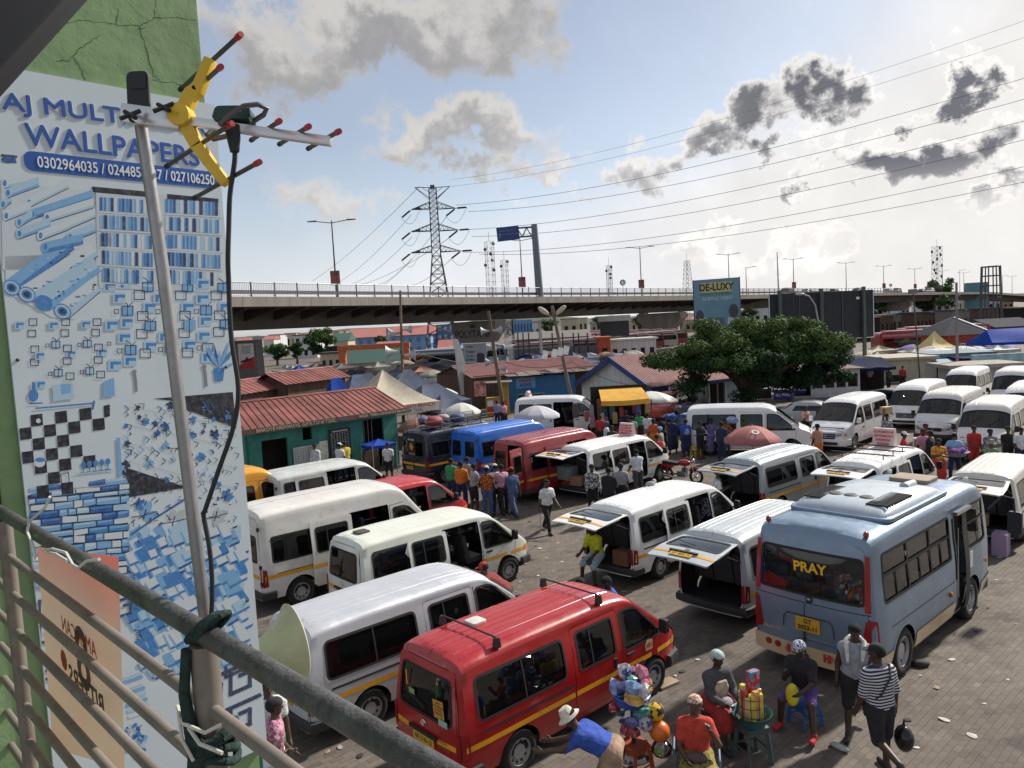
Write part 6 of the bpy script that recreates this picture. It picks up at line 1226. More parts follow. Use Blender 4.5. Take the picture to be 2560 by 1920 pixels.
  for x in(-w/2,w/2-.05):
   for y in(-.4,.35):MB().box(x,x+.05,y,y+.05,.904,1.7).obj('post',WHITEP,k)
  MB().box(-w/2-.1,w/2+.1,-.5,.5,1.704,1.76).obj('roof',TRIM if s_==0 else RUST,k)
  if s_==2:MB().box(-w/2-.25,-w/2-.02,-.3,.3,.1,1.3).obj('orange_panel',ORANGE,k)
 q=at(1972,1000,0);b=MB();b.lathe([(.001,0),(.26,0),(.33,.45),(.34,.46),(.31,.45),(.25,.04),(.001,.04)],14);tag(b.obj('basket',mat('basket_straw',(.25,.15,.08),.9),None,40,(q.x,q.y-.3,0)),'brown straw basket in front of the drinks carts','basket')
build_mid()
for o_ in COL.objects:
 if o_.parent is None and o_.name in('glazed_shop','awning_shop','container_shop','blue_container','concrete_kiosk'):o_.scale=(1,1,.8)
# trees
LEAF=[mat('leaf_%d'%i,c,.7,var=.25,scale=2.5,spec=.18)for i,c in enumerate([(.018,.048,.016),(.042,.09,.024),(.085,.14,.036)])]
for m_ in LEAF:
 p_=[n for n in m_.node_tree.nodes if n.type=='BSDF_PRINCIPLED'][0];p_.inputs['Subsurface Weight'].default_value=0
BARK=mat('bark',(.075,.055,.042),.95,var=.3,scale=4,bump=.6,bscale=14)
def leaf_mesh(name,centers,rad,n,size,rng,flatten=.7):
 C=np.array(centers);k=rng.randint(0,len(C),n);d=rng.normal(size=(n,3));d/=np.linalg.norm(d,axis=1)[:,None];rr=rad[k]*(rng.rand(n)**.45);p=C[k]+d*rr[:,None]*np.array([1,1,flatten])
 nr=d+rng.normal(0,.6,(n,3))+np.array([0,0,.5]);nr/=np.linalg.norm(nr,axis=1)[:,None];a=np.cross(nr,rng.normal(size=(n,3)));a/=np.maximum(1e-6,np.linalg.norm(a,axis=1))[:,None];b=np.cross(nr,a);s=size*(.6+.8*rng.rand(n))[:,None]
 V=np.stack([p-a*s,p-b*s*.55+nr*s*.12,p+a*s,p+b*s*.55+nr*s*.12],1).reshape(-1,3);F=np.arange(4*n).reshape(n,4);me=bpy.data.meshes.new(name);me.from_pydata(V.tolist(),[],F.tolist());me.update();return me
def tree(label,base,crown,nclump,nleaf,size,trunk_r,limbs,seed,name='tree',group=None,flat_=.7,cr=(.8,1.5),shell=.5):
 rng=np.random.RandomState(seed);r=empty(name,(base[0],base[1],0),0,label,'tree',group);cx,cy,cz,rx,ry,rz=crown;C=[];R=[]
 for i in range(nclump):
  d=rng.normal(size=3);d/=np.linalg.norm(d);d[2]=abs(d[2])*1.0 if rng.rand()<.62 else d[2]*.8;q=(shell+(1-shell)*rng.rand());C.append((cx+d[0]*rx*q,cy+d[1]*ry*q,cz+d[2]*rz*q));R.append(rng.uniform(*cr))
 R=np.array(R);fork=Vector((cx*.25,cy*.25,max(.8,cz*.42)));MB().tube([(0,0,-.1),(.02,0,fork.z*.5),fork],[trunk_r*1.25,trunk_r,trunk_r*.85],10).obj('trunk',BARK,r,60)
 idx=rng.choice(nclump,limbs,replace=False)
 for i in idx:c=Vector(C[i]);m=fork.lerp(c,.5)+Vector((rng.normal(0,.2),rng.normal(0,.2),.25));MB().tube([fork-Vector((0,0,.15)),fork.lerp(m,.5)+Vector((0,0,.1)),m,c],[trunk_r*.62,trunk_r*.45,trunk_r*.3,trunk_r*.1],7).obj('limb',BARK,r,60)
 h=np.array([c[2]for c in C]);order=np.argsort(h+rng.normal(0,.5,nclump));th=np.array_split(order,3)  # leaf colours sorted by height, painting the top lit and the underside shaded
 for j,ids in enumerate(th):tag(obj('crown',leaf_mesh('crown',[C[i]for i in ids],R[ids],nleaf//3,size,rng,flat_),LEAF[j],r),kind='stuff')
 return r
def build_trees():
 b=at(1862,1045,0);tree('wide spreading shade tree with dense dark green crown and leaning trunk',(b.x,b.y),(.75,.6,3.45,6.5,5.0,2.75),210,150000,.085,.36,18,5,'shade_tree',flat_=.6,cr=(.5,1.15),shell=.42)
 for px,pt,w,Y,lab,sd in((800,822,75,170,'rounded dark green tree beyond the green roofed hall',11),(690,858,60,180,'low bushy tree left of the rounded tree',12),(740,855,40,185,'small pale tree beside the rounded dark tree',13),(950,838,26,165,'small tree before the blue building',15),(2348,686,75,330,'flat topped tree rising behind the flyover at the tall mast',14)):
  q=atd(px,pt,Y);wd=w/1900*Y;top=q.z;rz=min(top*.42,wd*.5);tree(lab,(q.x,q.y),(0,0,top-rz,wd*.5,wd*.5,rz),26,5000,.02*wd+.12,.3,6,sd,'distant_tree',cr=(wd*.12,wd*.2))
build_trees()
# flyover
BP=[(-48,21),(-36,39.5),(-22.2,61.1),(-14,73.8),(-3.1,89.6),(13.4,110.6),(31.1,131.4),(50,152.5),(76,180.7),(107,214),(145,254),(190,299),(236,346),(300,395)]
BZ=[0,0,0,0,0,0,0,0,0,0,-.2,-.6,-2.2,-5.]
_seg=[0.]
for i in range(1,len(BP)):_seg.append(_seg[-1]+math.hypot(BP[i][0]-BP[i-1][0],BP[i][1]-BP[i-1][1]))
def bpt(s,u=0.,z=0.):
 x=float(np.interp(s,_seg,[p[0]for p in BP]));y=float(np.interp(s,_seg,[p[1]for p in BP]));h=float(np.interp(s,_seg,BZ))
 s0,s1=max(0,s-6),min(_seg[-1],s+6);d=Vector((np.interp(s1,_seg,[p[0]for p in BP])-np.interp(s0,_seg,[p[0]for p in BP]),np.interp(s1,_seg,[p[1]for p in BP])-np.interp(s0,_seg,[p[1]for p in BP]))).normalized();return Vector((x-d.y*u,y+d.x*u,z+h))
def bs_at(px,u=0.,z=11.):
 best=0;bd=1e9
 for s in np.arange(0,_seg[-1],.5):
  v=bpt(s,u,z)-Vector((0,0,CAM_H));q=1280+CAM_F*v.dot(_r)/max(.1,v.dot(_f))
  if v.dot(_f)>5 and abs(q-px)<bd:bd=abs(q-px);best=s
 return best
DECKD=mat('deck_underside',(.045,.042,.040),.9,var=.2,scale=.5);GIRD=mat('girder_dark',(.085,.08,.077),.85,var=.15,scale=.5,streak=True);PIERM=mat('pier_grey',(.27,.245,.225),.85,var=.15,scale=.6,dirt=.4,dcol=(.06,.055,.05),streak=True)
STEELG=mat('galvanised_grey',(.20,.20,.21),.5,.4,.1);LAT=mat('lattice_steel',(.10,.10,.105),.55,.5)
def build_bridge():
 r=empty('flyover',(BP[2][0],BP[2][1],0),0,'long concrete flyover with steel railings crossing behind the market','bridge');o=r.location.copy();S=np.concatenate([np.arange(0,170,4),np.arange(170,_seg[-1],8),[_seg[-1]]])
 def loft(name,prof,m,S=S,par=r):
  b=MB();n=len(prof);V=[]
  for s in S:V+=[bpt(s,u,z)-o for u,z in prof]
  b.add(V,[(i*n+k,i*n+(k+1)%n,(i+1)*n+(k+1)%n,(i+1)*n+k)for i in range(len(S)-1)for k in range(n)]+[tuple(range(n)),tuple(range((len(S)-1)*n,len(S)*n))]);return b.obj(name,m,par)
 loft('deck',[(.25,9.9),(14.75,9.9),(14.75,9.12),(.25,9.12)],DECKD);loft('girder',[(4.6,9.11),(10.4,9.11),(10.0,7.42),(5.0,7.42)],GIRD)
 for k in range(int(_seg[-1]/2.45)):
  s0,s1=k*2.45,k*2.45+2.42;b=MB()
  V=[bpt(s,u,z)-o for s in(s0,s1)for u,z in((.0,10.02),(.30,10.02),(.30,9.2),(.05,9.2))];b.add(V,[(0,1,2,3),(4,5,6,7),(0,1,5,4),(1,2,6,5),(2,3,7,6),(3,0,4,7)]);b.obj('parapet_panel',CONC,r)
 for k in range(3,52):
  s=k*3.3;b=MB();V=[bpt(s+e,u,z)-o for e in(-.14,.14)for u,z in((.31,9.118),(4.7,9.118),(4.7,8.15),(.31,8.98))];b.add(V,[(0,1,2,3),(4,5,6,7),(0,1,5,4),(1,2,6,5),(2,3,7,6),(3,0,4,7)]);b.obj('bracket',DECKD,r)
 loft('far_parapet',[(14.7,10.4),(15.,10.4),(15.,9.2),(14.7,9.2)],CONC)
 SR=S[S<262]
 for z,w in((11.18,.045),(10.12,.03)):
  b=MB();b.tube([bpt(s,.15,z)-o for s in SR],w,6);b.obj('rail',STEELG,r)
 loft('crash_barrier',[(.9,10.62),(.98,10.62),(.98,10.30),(.9,10.30)],STEELG,SR);loft('crash_barrier',[(14.2,10.75),(14.28,10.75),(14.28,10.40),(14.2,10.40)],STEELG,SR)
 b=MB()
 for s in np.arange(2,205,.17):p=bpt(s,.15,10.14)-o;b.box(p.x-.011,p.x+.011,p.y-.011,p.y+.011,10.14,11.16)
 tag(b.obj('balusters',STEELG,r),kind='stuff')
 for s in np.arange(1,260,2.45):p=bpt(s,.12,0)-o;b=MB();b.box(p.x-.05,p.x+.05,p.y-.05,p.y+.05,10.02,11.24);b.obj('rail_post',STEELG,r)
 def pier(px,z0,label_name,w=5.0,capw=7.6):
  s=bs_at(px,7.5,5.);c=bpt(s,7.5,0);e=(bpt(s+3,7.5,0)-bpt(s-3,7.5,0)).normalized();n=Vector((-e.y,e.x,0));f=Vector((.93,-.10,0)).normalized()if False else e
  M=frameM(V2(c,0)-o,n,(0,0,1));b=MB();b.prism([(-capw/2,7.3),(capw/2,7.3),(capw/2,6.1),(capw*.30,4.5),(-capw*.30,4.5),(-capw/2,6.1)],-1.1,1.1,'z',M);cp=b.obj('pier_cap',PIERM,r);MB().prism(rpoly([(-w/2,-.9),(w/2,-.9),(w/2,.9),(-w/2,.9)],.3),-.1,4.5,'z',frameM(V2(c,0)-o,n,e)).obj('pier_column',PIERM,r);return c,e,n,M
 c,e,n,M=pier(1200,0,'a')
 fz=-1.1 if(M.to_3x3()@Vector((0,0,-1))).dot(-Vector((c.x,c.y,0)))>0 else 1.1;sx=1 if fz>0 else-1
 def onface(x,y,off=.02):return M@(Matrix.Translation((x,y,fz+(off if fz>0 else-off)))@(Matrix.Identity(4)if fz>0 else Matrix.Rotation(math.pi,4,'Y')))
 DK=mat('letter_dark',(.025,.025,.05),.6);text('POLYTANK',1.35,DK,r,onface(0,5.6),'lettering',bold=.03,xs=.92);b=MB();b.prism([(-.5,0),(.5,0),(.5,.12),(.3,.45),(.15,.2),(0,.5),(-.15,.2),(-.3,.45),(-.5,.12)],0,.02,'z',onface(0,6.45));b.obj('crown_emblem',DK,r)
 PSTR=mat('poster_grey_blue',(.50,.54,.60),.6);MP=frameM(V2(c,0)-o,n,(0,0,1));q=lambda x,y,off:MP@(Matrix.Translation((x,y,(.92+off)*(1 if fz>0 else-1)))@(Matrix.Identity(4)if fz>0 else Matrix.Rotation(math.pi,4,'Y')))
 b=MB();b.box(-2.0,2.0,-2.2,2.2,-.01,.01,q(0,2.2,.02));b.obj('pier_poster',PSTR,r);b=MB();b.prism(rpoly([(-.65,-1.2),(.65,-1.2),(.65,1.),(.4,1.25),(-.4,1.25),(-.65,1.)],.1),0,.02,'z',q(-.95,1.9,.035));b.obj('tank_picture',mat('picture_dark',(.07,.06,.09),.6),r)
 for s_,y,sz in(('Polytank',4.0,.34),('Trusted',3.35,.5),('by over',2.8,.4),('20 million',2.3,.42),('Ghanaians',1.8,.38),('30',.95,.6)):text(s_,sz,DK,r,q(.85 if s_!='30' else 1.0,y,.035),'lettering',bold=.01)
 for px in(1652,2010,2240,2320):pier(px,0,'b',3.6,9.)
 for i,(px,py,arm,sign)in enumerate(((836,551,2,1),(1308,597,2,1),(1603,617,2,1),(1822,634,2,0),(1985,646,2,1),(2115,656,2,0),(2210,664,2,1),(2288,671,2,1),(1866,668,1,0),(2400,630,1,0),(2506,652,1,0),(2356,676,2,0),(2410,681,2,0),(2530,690,2,0))):
  s=bs_at(px,7.4 if arm==2 else 14.5,12.);b0=bpt(s,7.4 if arm==2 else 14.5,9.9);Y=b0.y;topz=min(b0.z+10.5,max(b0.z+6,atd(px,py,Y).z));k=empty('street_lamp',b0,0,['double armed lamp with a red panel at the left of the flyover','double armed lamp standing just left of the grey gantry post','double armed lamp left of the paint billboard','double armed lamp directly behind the paint billboard','double armed lamp left of the dark billboard posts','double armed lamp above the middle of the dark billboard','double armed lamp with red panel right of the dark billboard','double armed lamp left of the white mast','single armed lamp just right of the paint billboard','tall single armed lamp right of the flat topped tree','tall single armed lamp beside the tower frame','double armed lamp behind the flat topped tree','small double armed lamp left of the tower frame','farthest double armed lamp at the right edge'][i],'lamp','street lamps on the flyover')
  h=topz-b0.z;MB().tube([(0,0,0),(0,0,h)],[.11,.06],6).obj('post',LAT,k)
  e=(bpt(s+3,5)-bpt(s-3,5)).normalized();nn=Vector((-e.y,e.x,0))
  ax=Vector((1,0,0))
  for sg in((-1,1)if arm==2 else(1,)):
   MB().tube([(0,0,h*.97),ax*sg*1.7+Vector((0,0,h*.97+.25))],.045,5).obj('arm',LAT,k);b=MB();M_=frameM(ax*sg*1.7+Vector((0,0,h*.97+.25)),ax*sg,(0,0,1));b.prism(rpoly([(-.1,-.05),(.85,-.02),(.85,.05),(-.1,.09)],.03),-.14,.14,'z',M_);b.obj('lamp_head',LAT,k)
  if sign:MB().box(-.5,.5,-.06,-.01,2.2,3.7).obj('banner_panel',mat('panel_red_brown',(.30,.10,.09),.6,var=.5,scale=2),k,loc=(.0,-.12,-.35))
 for i,px in enumerate((1557,2227)):
  s=bs_at(px,.6,11.);p=bpt(s,.6,10.);k=empty('round_sign',p,0,['round traffic sign on the flyover rail right of the gantry','round traffic sign on the flyover near the white mast'][i],'sign');MB().tube([(0,0,0),(0,0,2.0)],.04,6).obj('post',STEELG,k);b=MB();b.lathe([(.001,.02),(.45,.02),(.45,-.02),(.001,-.02)],18,Matrix.Translation((0,-.05,2.1))@Matrix.Rotation(math.pi/2,4,'X'));b.obj('disc',BLACKP,k);b=MB();b.lathe([(.001,.02),(.33,.02),(.33,-.02),(.001,-.02)],18,Matrix.Translation((0,-.075,2.1))@Matrix.Rotation(math.pi/2,4,'X'));b.obj('face',WHITEP,k)
 s=bs_at(1351,.5,10.5);p=bpt(s,.5,9.9);g=empty('sign_gantry',p,0,'grey cantilever gantry with blue direction sign over the flyover','gantry');top=atd(1345,560,p.y).z-p.z;GG=mat('gantry_grey',(.16,.19,.22),.5,.3);MB().tube([(0,0,0),(-.25,0,top)],[.52,.40],12).obj('post',GG,g,60);e=(bpt(s+3)-bpt(s-3)).normalized();nn=Vector((-1,.1,0))
 for z in(top-.35,top-1.5):MB().tube([(-.2,0,z),Vector((-.2,0,z))+nn*2.2],.13,6).obj('boom',GG,g)
 for k in range(3):MB().tube([Vector((-.2,0,top-.35 if k%2 else top-1.5))+nn*(.45+k*.6),Vector((-.2,0,top-1.5 if k%2 else top-.35))+nn*(1.05+k*.6)],.09,5).obj('brace',GG,g)
 M_=frameM(Vector((-.2,-.2,top-.95))+nn*3.5,(1,0,.06),(0,0,1));b=MB();b.box(-1.45,1.45,-.95,.85,-.05,.05,M_);b.obj('sign_panel',mat('sign_road_blue',(.02,.055,.19),.5),g);SWh=mat('sign_letter',(.22,.27,.4),.6);text('Tema Central',.38,SWh,g,M_@Matrix.Translation((-.1,.35,.06)),'lettering');text('Heavy Industrial Area',.3,SWh,g,M_@Matrix.Translation((.15,-.1,.06)),'lettering');b=MB();b.prism([(-.1,-.35),(.02,-.35),(.02,.1),(.12,.1),(-.04,.35),(-.2,.1),(-.1,.1)],.055,.065,'z',M_@Matrix.Translation((-1.05,-.2,0)));b.obj('arrow',SWh,g)
build_bridge()
# pylon, conductors, masts
def lattice(parent,base_w,top_w,z0,z1,nb,r,m,name='tower_leg'):
 W=lambda z:base_w+(top_w-base_w)*(z-z0)/(z1-z0);cs=((-1,-1),(1,-1),(1,1),(-1,1))
 for sx,sy in cs:MB().tube([(sx*W(z0)/2,sy*W(z0)/2,z0),(sx*W(z1)/2,sy*W(z1)/2,z1)],r,5).obj(name,m,parent)
 b=MB();zs=np.linspace(0,1,nb+1)**.85*(z1-z0)+z0
 for i in range(nb):
  a,c=zs[i],zs[i+1]
  for k in range(4):
   p,q=cs[k],cs[(k+1)%4];P=lambda s,z:(s[0]*W(z)/2,s[1]*W(z)/2,z);b.tube([P(p,a),P(q,c)],r*.55,4,False);b.tube([P(q,a),P(p,c)],r*.55,4,False);b.tube([P(p,c),P(q,c)],r*.5,4,False)
 tag(b.obj('lattice_bracing',m,parent),kind='stuff')
def build_lines():
 Y=160.;base=atd(1097,735,Y);top=atd(1083,466,Y).z;r=empty('pylon',(base.x,base.y,0),R_(8),'tall steel lattice pylon with three crossarms behind the flyover','pylon');zT=top
 z_of=lambda y:atd(1090,y,Y).z
 zw=z_of(640);lattice(r,7.0,1.8,0,zw,10,.11,LAT);lattice(r,1.8,1.5,zw,zT-.4,12,.08,LAT)
 INS=mat('insulator',(.03,.028,.028),.4);arms=[]
 for y,hw in((522,4.6),(577,4.9),(630,5.2)):
  z=z_of(y)
  for s in(-1,1):
   b=MB();tip=Vector((s*hw,0,z))
   for yy in(-1,1):b.tube([(s*.85,yy*.85,z),tip],.075,4);b.tube([(s*.85,yy*.85,z+1.35),tip],.065,4)
   for k in range(1,5):t=k/5;x=s*(1+(hw-1)*t);
   for k in range(5):
    t0,t1=k/5,(k+1)/5;p0=Vector((s*(1+(hw-1)*t0),-1*(1-t0),z));p1=Vector((s*(1+(hw-1)*t1),-1*(1-t1),z+1.35*(1-t1)));p2=Vector((s*(1+(hw-1)*t0),-1*(1-t0),z+1.35*(1-t0)));b.tube([p0,p1],.045,4,False);b.tube([p0,p2],.045,4,False)
   b.obj('crossarm',LAT,r);arms.append((s,tip))
   i1=MB();e1=tip+Vector((2.2,-1.6,-.1))if s>0 else tip+Vector((1.9,-1.6,.1));e2=tip+Vector((-2.1,1.4,-1.4));
   for e_ in(e1,e2):b=MB();b.tube([tip,tip.lerp(e_,.12),tip.lerp(e_,.14),tip.lerp(e_,.92),tip.lerp(e_,.95),e_],[.05,.05,.19,.19,.05,.05],8);b.obj('insulator',INS,r)
   lp=[e1.lerp(e2,t)+Vector((0,0,-2.2*math.sin(math.pi*t)))for t in np.linspace(0,1,11)];MB().tube(lp,.035,4).obj('jumper',LAT,r)
 for s in(-1,1):b=MB();tip=Vector((s*3.6,0,zT-.1));b.tube([(s*.9,-.9,zT-2.4),tip],.075,4);b.tube([(s*.9,.9,zT-2.4),tip],.075,4);b.tube([(0,0,zT-.25),tip],.08,4);b.tube([(s*.9,-.9,zT-1.2),(s*2.2,0,zT-.15)],.05,4);b.obj('top_arm',LAT,r)
 MB().box(-.45,.45,-.45,.45,zT-.4,zT+.25).obj('top_cap',LAT,r)
 WIRE=mat('conductor',(.16,.16,.17),.5,.4)
 def sagline(a,c,sag,n=24):return[a.lerp(c,i/n)-Vector((0,0,4*sag*(i/n)*(1-i/n)))for i in range(n+1)]
 D=lambda x,y,Yd:atd(x*1.1573,y*1.1573,Yd)
 names=['uppermost thin earth wire running to the top right corner','second thin earth wire below the uppermost one','upper pair conductor running right from the top crossarm','lower conductor running right from the top crossarm tip','upper conductor running right from the middle crossarm','lower conductor running right from the middle crossarm','upper conductor running right from the lowest crossarm','lowest conductor running right across the sky']
 for i,(a,c,rr)in enumerate((((975,388),(2300,14),.03),((962,404),(2300,52),.03),((985,443),(2300,143),.05),((1012,457),(2300,190),.05),((985,497),(2300,238),.05),((1020,511),(2300,280),.05),((1000,545),(2300,340),.05),((1035,549),(2300,375),.05))):
  A=D(*a,Y-1.5);C_=D(*c,70);o=empty('power_line',A,0,names[i],'cable');L=sagline(Vector((0,0,0)),C_-A,2.2)
  MB().tube(L,[rr*.8*(1-.45*k/24)for k in range(25)],4).obj('conductor',WIRE,o)
 names=['conductor sloping down left from the top crossarm','conductor sloping down left from the middle crossarm','conductor sloping down left from the lowest crossarm','earth wire sloping down left from the pylon peak','far conductor sloping left from the middle right arm','far conductor sloping left from the lowest right arm','far conductor sloping left from the top right arm']
 Z7=lambda x,y,Yd:atd(800+x/3.16,420+y/3.16,Yd)
 for i,(a,c)in enumerate((((720,372),(140,905)),((725,545),(250,915)),((728,712),(430,925)),((785,145),(-60,890)),((1018,555),(300,925)),((1040,715),(690,930)),((1000,385),(500,925)))):
  A=Z7(*a,Y+1.5);C_=Z7(*c,330);o=empty('power_line',A,0,names[i],'cable');MB().tube(sagline(Vector((0,0,0)),C_-A,1.5),.06,4).obj('conductor',WIRE,o)
 for px,pt,Yd,w,lab,dish in((1222,604,240,2.4,'tall pale telecom mast with dishes right of the pylon',6),(1260,650,260,2.0,'shorter telecom mast beside the tall one',2),(1522,664,300,1.8,'slim telecom mast left of the lamp behind the flyover rail',4),(1717,652,300,3.0,'tapered open lattice mast left of the paint billboard',0),(2342,616,320,3.0,'tall mast crowded with antennas above the flat topped tree',10)):
  q=atd(px,pt,Yd);k=empty('telecom_mast',(q.x,q.y,0),.4,lab,'mast');PALE=mat('mast_pale',(.42,.42,.42),.5,.3);lattice(k,w*1.6 if not dish else w,w*.5 if not dish else w*.9,0,q.z,14,.065,PALE if dish in(6,2)else LAT)
  for j in range(dish):a=j*2.3;MB().ico((w*.6*math.cos(a),w*.6*math.sin(a),q.z*(.98-.05*j)),.55,8,6,(1,.6,1.3 if dish==10 else 1)).obj('antenna',LAT,k)
  MB().tube([(0,0,q.z),(0,0,q.z+3)],.06,4).obj('spike',LAT,k)
 q=at(2289,965,0)+Vector((0,30,0));top=atd(2282,612,q.y).z;k=empty('white_mast',(q.x,q.y,0),0,'slender white monopole rising above the flyover','mast');PALE=MATS['mast_pale'];MB().tube([(0,0,0),(0,0,top*.6),(0,0,top*.63),(-.05,0,top)],[.30,.26,.10,.05],10).obj('pole',PALE,k,60)
 q=at(2115,985,0)+Vector((0,4,0));top=atd(2105,765,q.y);k=empty('street_lamp',(q.x,q.y,0),0,'grey swan neck street lamp before the dark billboard','lamp');h=atd(2100,730,q.y).z;x=top.x-q.x;MB().tube([(0,0,0),(-.2,0,3.2),(-.35,0,h*.72),(-.55,0,h*.88),(-1.0,0,h*.97),(-1.5,0,h)],[.11,.1,.08,.06,.05,.05],8).obj('column',mat('lamp_grey',(.30,.31,.32),.5),k,60);b=MB();b.ico((-1.75,0,h+.0),.30,10,6,(1.3,.5,.35));b.obj('lamp_head',mat('lamp_head_grey',(.4,.41,.4),.4),k,60)
 q=at(2413,970,0)+Vector((0,1,0));h=atd(2413,705,q.y).z;k=empty('utility_pole',(q.x,q.y,0),0,'plain grey pole rising from the concrete kiosk','pole');MB().tube([(0,0,0),(0,0,h)],[.12,.09],8).obj('post',mat('pole_grey',(.22,.21,.2),.7),k,60);MB().tube([(0,0,h*.86),(.5,0,h*.9)],.03,5).obj('arm',STEEL,k)
 q=at(2378,985,0)+Vector((0,4,0));h=atd(2366,730,q.y).z;k=empty('floodlight_pole',(q.x,q.y,0),0,'thin leaning pole with a floodlight left of the plain grey pole','pole');MB().tube([(0,0,0),(-.45,0,h)],.05,6).obj('post',LAT,k);MB().box(-.75,-.25,-.2,.2,h,h+.35).obj('floodlight',STEELG,k)
 q=at(1367,935,0)+Vector((0,12,0));h=atd(1367,800,q.y).z;k=empty('white_column',(q.x,q.y,0),0,'white lamp column left of the leaning meter pole','pole');MB().tube([(0,0,0),(-.15,0,h)],.22,8).obj('post',WHITEP,k);MB().tube([(-.15,0,h*.97),(1.6,0,h*1.02)],.06,5).obj('arm',WHITEP,k)
build_lines()
# billboards and far buildings
def build_far():
 Y=66.;a,c=atd(1921,742,Y),atd(2183,728,Y+3.);zt,zb=atd(1921,742,Y).z,atd(1921,858,Y).z;k=empty('dark_billboard',(a.x,a.y,0),0,'huge blank dark billboard seen from behind on green posts','billboard');o=k.location;d=(c-a);d.z=0;L=d.length;d.normalize();M=frameM(V2(a,0)-o,d,(0,0,1));zt2=zt+.2
 DB=mat('billboard_dark',(.022,.024,.034),.7,var=.15,scale=1)
 for i in range(5):MB().box(i*L/5+.01,(i+1)*L/5-.01,zb,zt2,-.05,.0,M).obj('panel',DB,k)
 GP=mat('post_green',(.07,.10,.085),.6)
 for x in(.09,.48,.89):MB().box(L*x-.13,L*x+.13,0,zt2+.3,.06,.3,M).obj('post',GP,k)
 for x in(.28,.69):MB().box(L*x-.03,L*x+.03,zb,zt2,.01,.06,M).obj('stiffener',GP,k)
 for x in(0,L-.06):MB().box(x,x+.06,zb-.1,zt2,.02,.05,M).obj('edge_trim',WHITEP,k)
 MB().box(L*.83,L*.86,zt2-.8,zt2-.58,.02,.03,M).obj('label',WHITEP,k);MB().box(L*.66,L-.06,zb-.1,zb-.04,.02,.05,M).obj('edge_trim',WHITEP,k)
 Y=78.;a,c=atd(1733,704,Y+1),atd(1848,692,Y-1);k=empty('paint_billboard',(a.x,a.y,0),0,'pale blue DE-LUXY acrylic paint billboard above the tree','billboard');o=k.location;d=c-a;d.z=0;L=d.length;M=frameM(V2(a,0)-o,d,(0,0,1));zt=atd(1790,697,Y).z;zb=zt-5.0
 BB=mat('billboard_blue',(.13,.27,.36),.5,var=.08,scale=.5);MB().box(0,L,zb,zt,-.1,0,M).obj('panel',BB,k)
 for x in(-.06,L):MB().box(x,x+.06,zb,zt+.06,-.12,.03,M).obj('frame',BLACKP,k)
 MB().box(L*.14,L*.85,zt-1.35,zt-.35,.004,.012,M).obj('name_band',mat('band_yellow',(.50,.48,.20),.6),k);MB().box(L*.14,L*.80,zt-1.62,zt-1.36,.003,.010,M).obj('green_band',mat('band_green',(.08,.22,.17),.6),k);text('DE-LUXY',.98,BLACKP,k,M@Matrix.Translation((L*.5,zt-.86,.014)),'lettering',bold=.035,xs=.86);text('ACRYLIC PAINT',.48,mat('letter_pale',(.40,.52,.56),.6),k,M@Matrix.Translation((L*.52,zt-2.0,.008)),'lettering',bold=.012,xs=.92)
 FACE=mat('print_face',(.05,.06,.075),.6);WC=mat('print_pale',(.40,.50,.54),.6)
 for x,y,s in((.12,3.7,1.),(.86,3.35,1.15)):
  b=MB();b.prism([(L*x+.42*s*math.cos(t),zt-y+.62*s*math.sin(t))for t in np.linspace(0,2*math.pi,17)[:-1]],.006,.010,'z',M);b.obj('portrait_head',FACE,k);b=MB();b.prism([(L*x-.6*s,zb),(L*x+.6*s,zb),(L*x+.5*s,zt-y-.55*s),(L*x-.5*s,zt-y-.55*s)],.004,.008,'z',M);b.obj('portrait_shirt',WC,k)
 for x in(.36,.56):b=MB();b.prism(rpoly([(L*x-.45,zt-4.9),(L*x+.45,zt-4.9),(L*x+.45,zt-3.9),(L*x-.45,zt-3.9)],.2),.010,.016,'z',M);b.obj('paint_pot_picture',mat('print_pot',(.09,.14,.2),.6),k)
 for x in(.25,.75):MB().box(L*x-.15,L*x+.15,0,zb,-.5,-.12,M).obj('post',LAT,k)
 Y=122.;a,c=atd(1500,805,Y),atd(1572,801,Y);k=empty('led_screen',(a.x,a.y,0),0,'black video screen standing under the flyover','screen');MB().box(0,c.x-a.x,0,.5,a.z-2.35,a.z).obj('screen',mat('screen_black',(.02,.021,.026),.5),k);MB().box(-.3,c.x-a.x+.3,.1,.6,a.z+.004,a.z+.9).obj('header',WALLW,k)
 for x in(.4,c.x-a.x-.6):MB().box(x,x+.3,.2,.5,0,a.z-2.354).obj('post',LAT,k)
 def house(px0,px1,pt,Y,wm,rm=None,lab='',rise=0.,dep=None,win=0,name='house',roof_over=.3,base_z=0.,cat='building',winm=None,rows=1):
  a,c=atd(px0,pt,Y),atd(px1,pt,Y);w=c.x-a.x;h=(a.z+c.z)/2;dep=dep or w*.7;k=empty(name,(a.x,Y,base_z),0,lab,cat);e=h-rise;MB().box(0,w,0,dep,0,e).obj('wall',wm,k)
  if rm:
   if rise>0:
    b=MB();ov=roof_over;b.prism([(-ov,e+.01),(dep+ov,e+.01),(dep/2,e+rise)],-ov,w+ov,'x');b.obj('roof',rm,k)
   else:MB().box(-roof_over,w+roof_over,-roof_over,dep+roof_over,e+.004,e+.25).obj('roof',rm,k)
  for rw in range(rows):
   for i in range(win):x=w*(i+.3)/win;z0=e*(.25 if rows==1 else(.12+rw/rows));MB().box(x,x+w/win*.45,-.05,-.004,z0,z0+e*(.4 if rows==1 else .5/rows)).obj('window',winm or DARKIN,k)
  return k
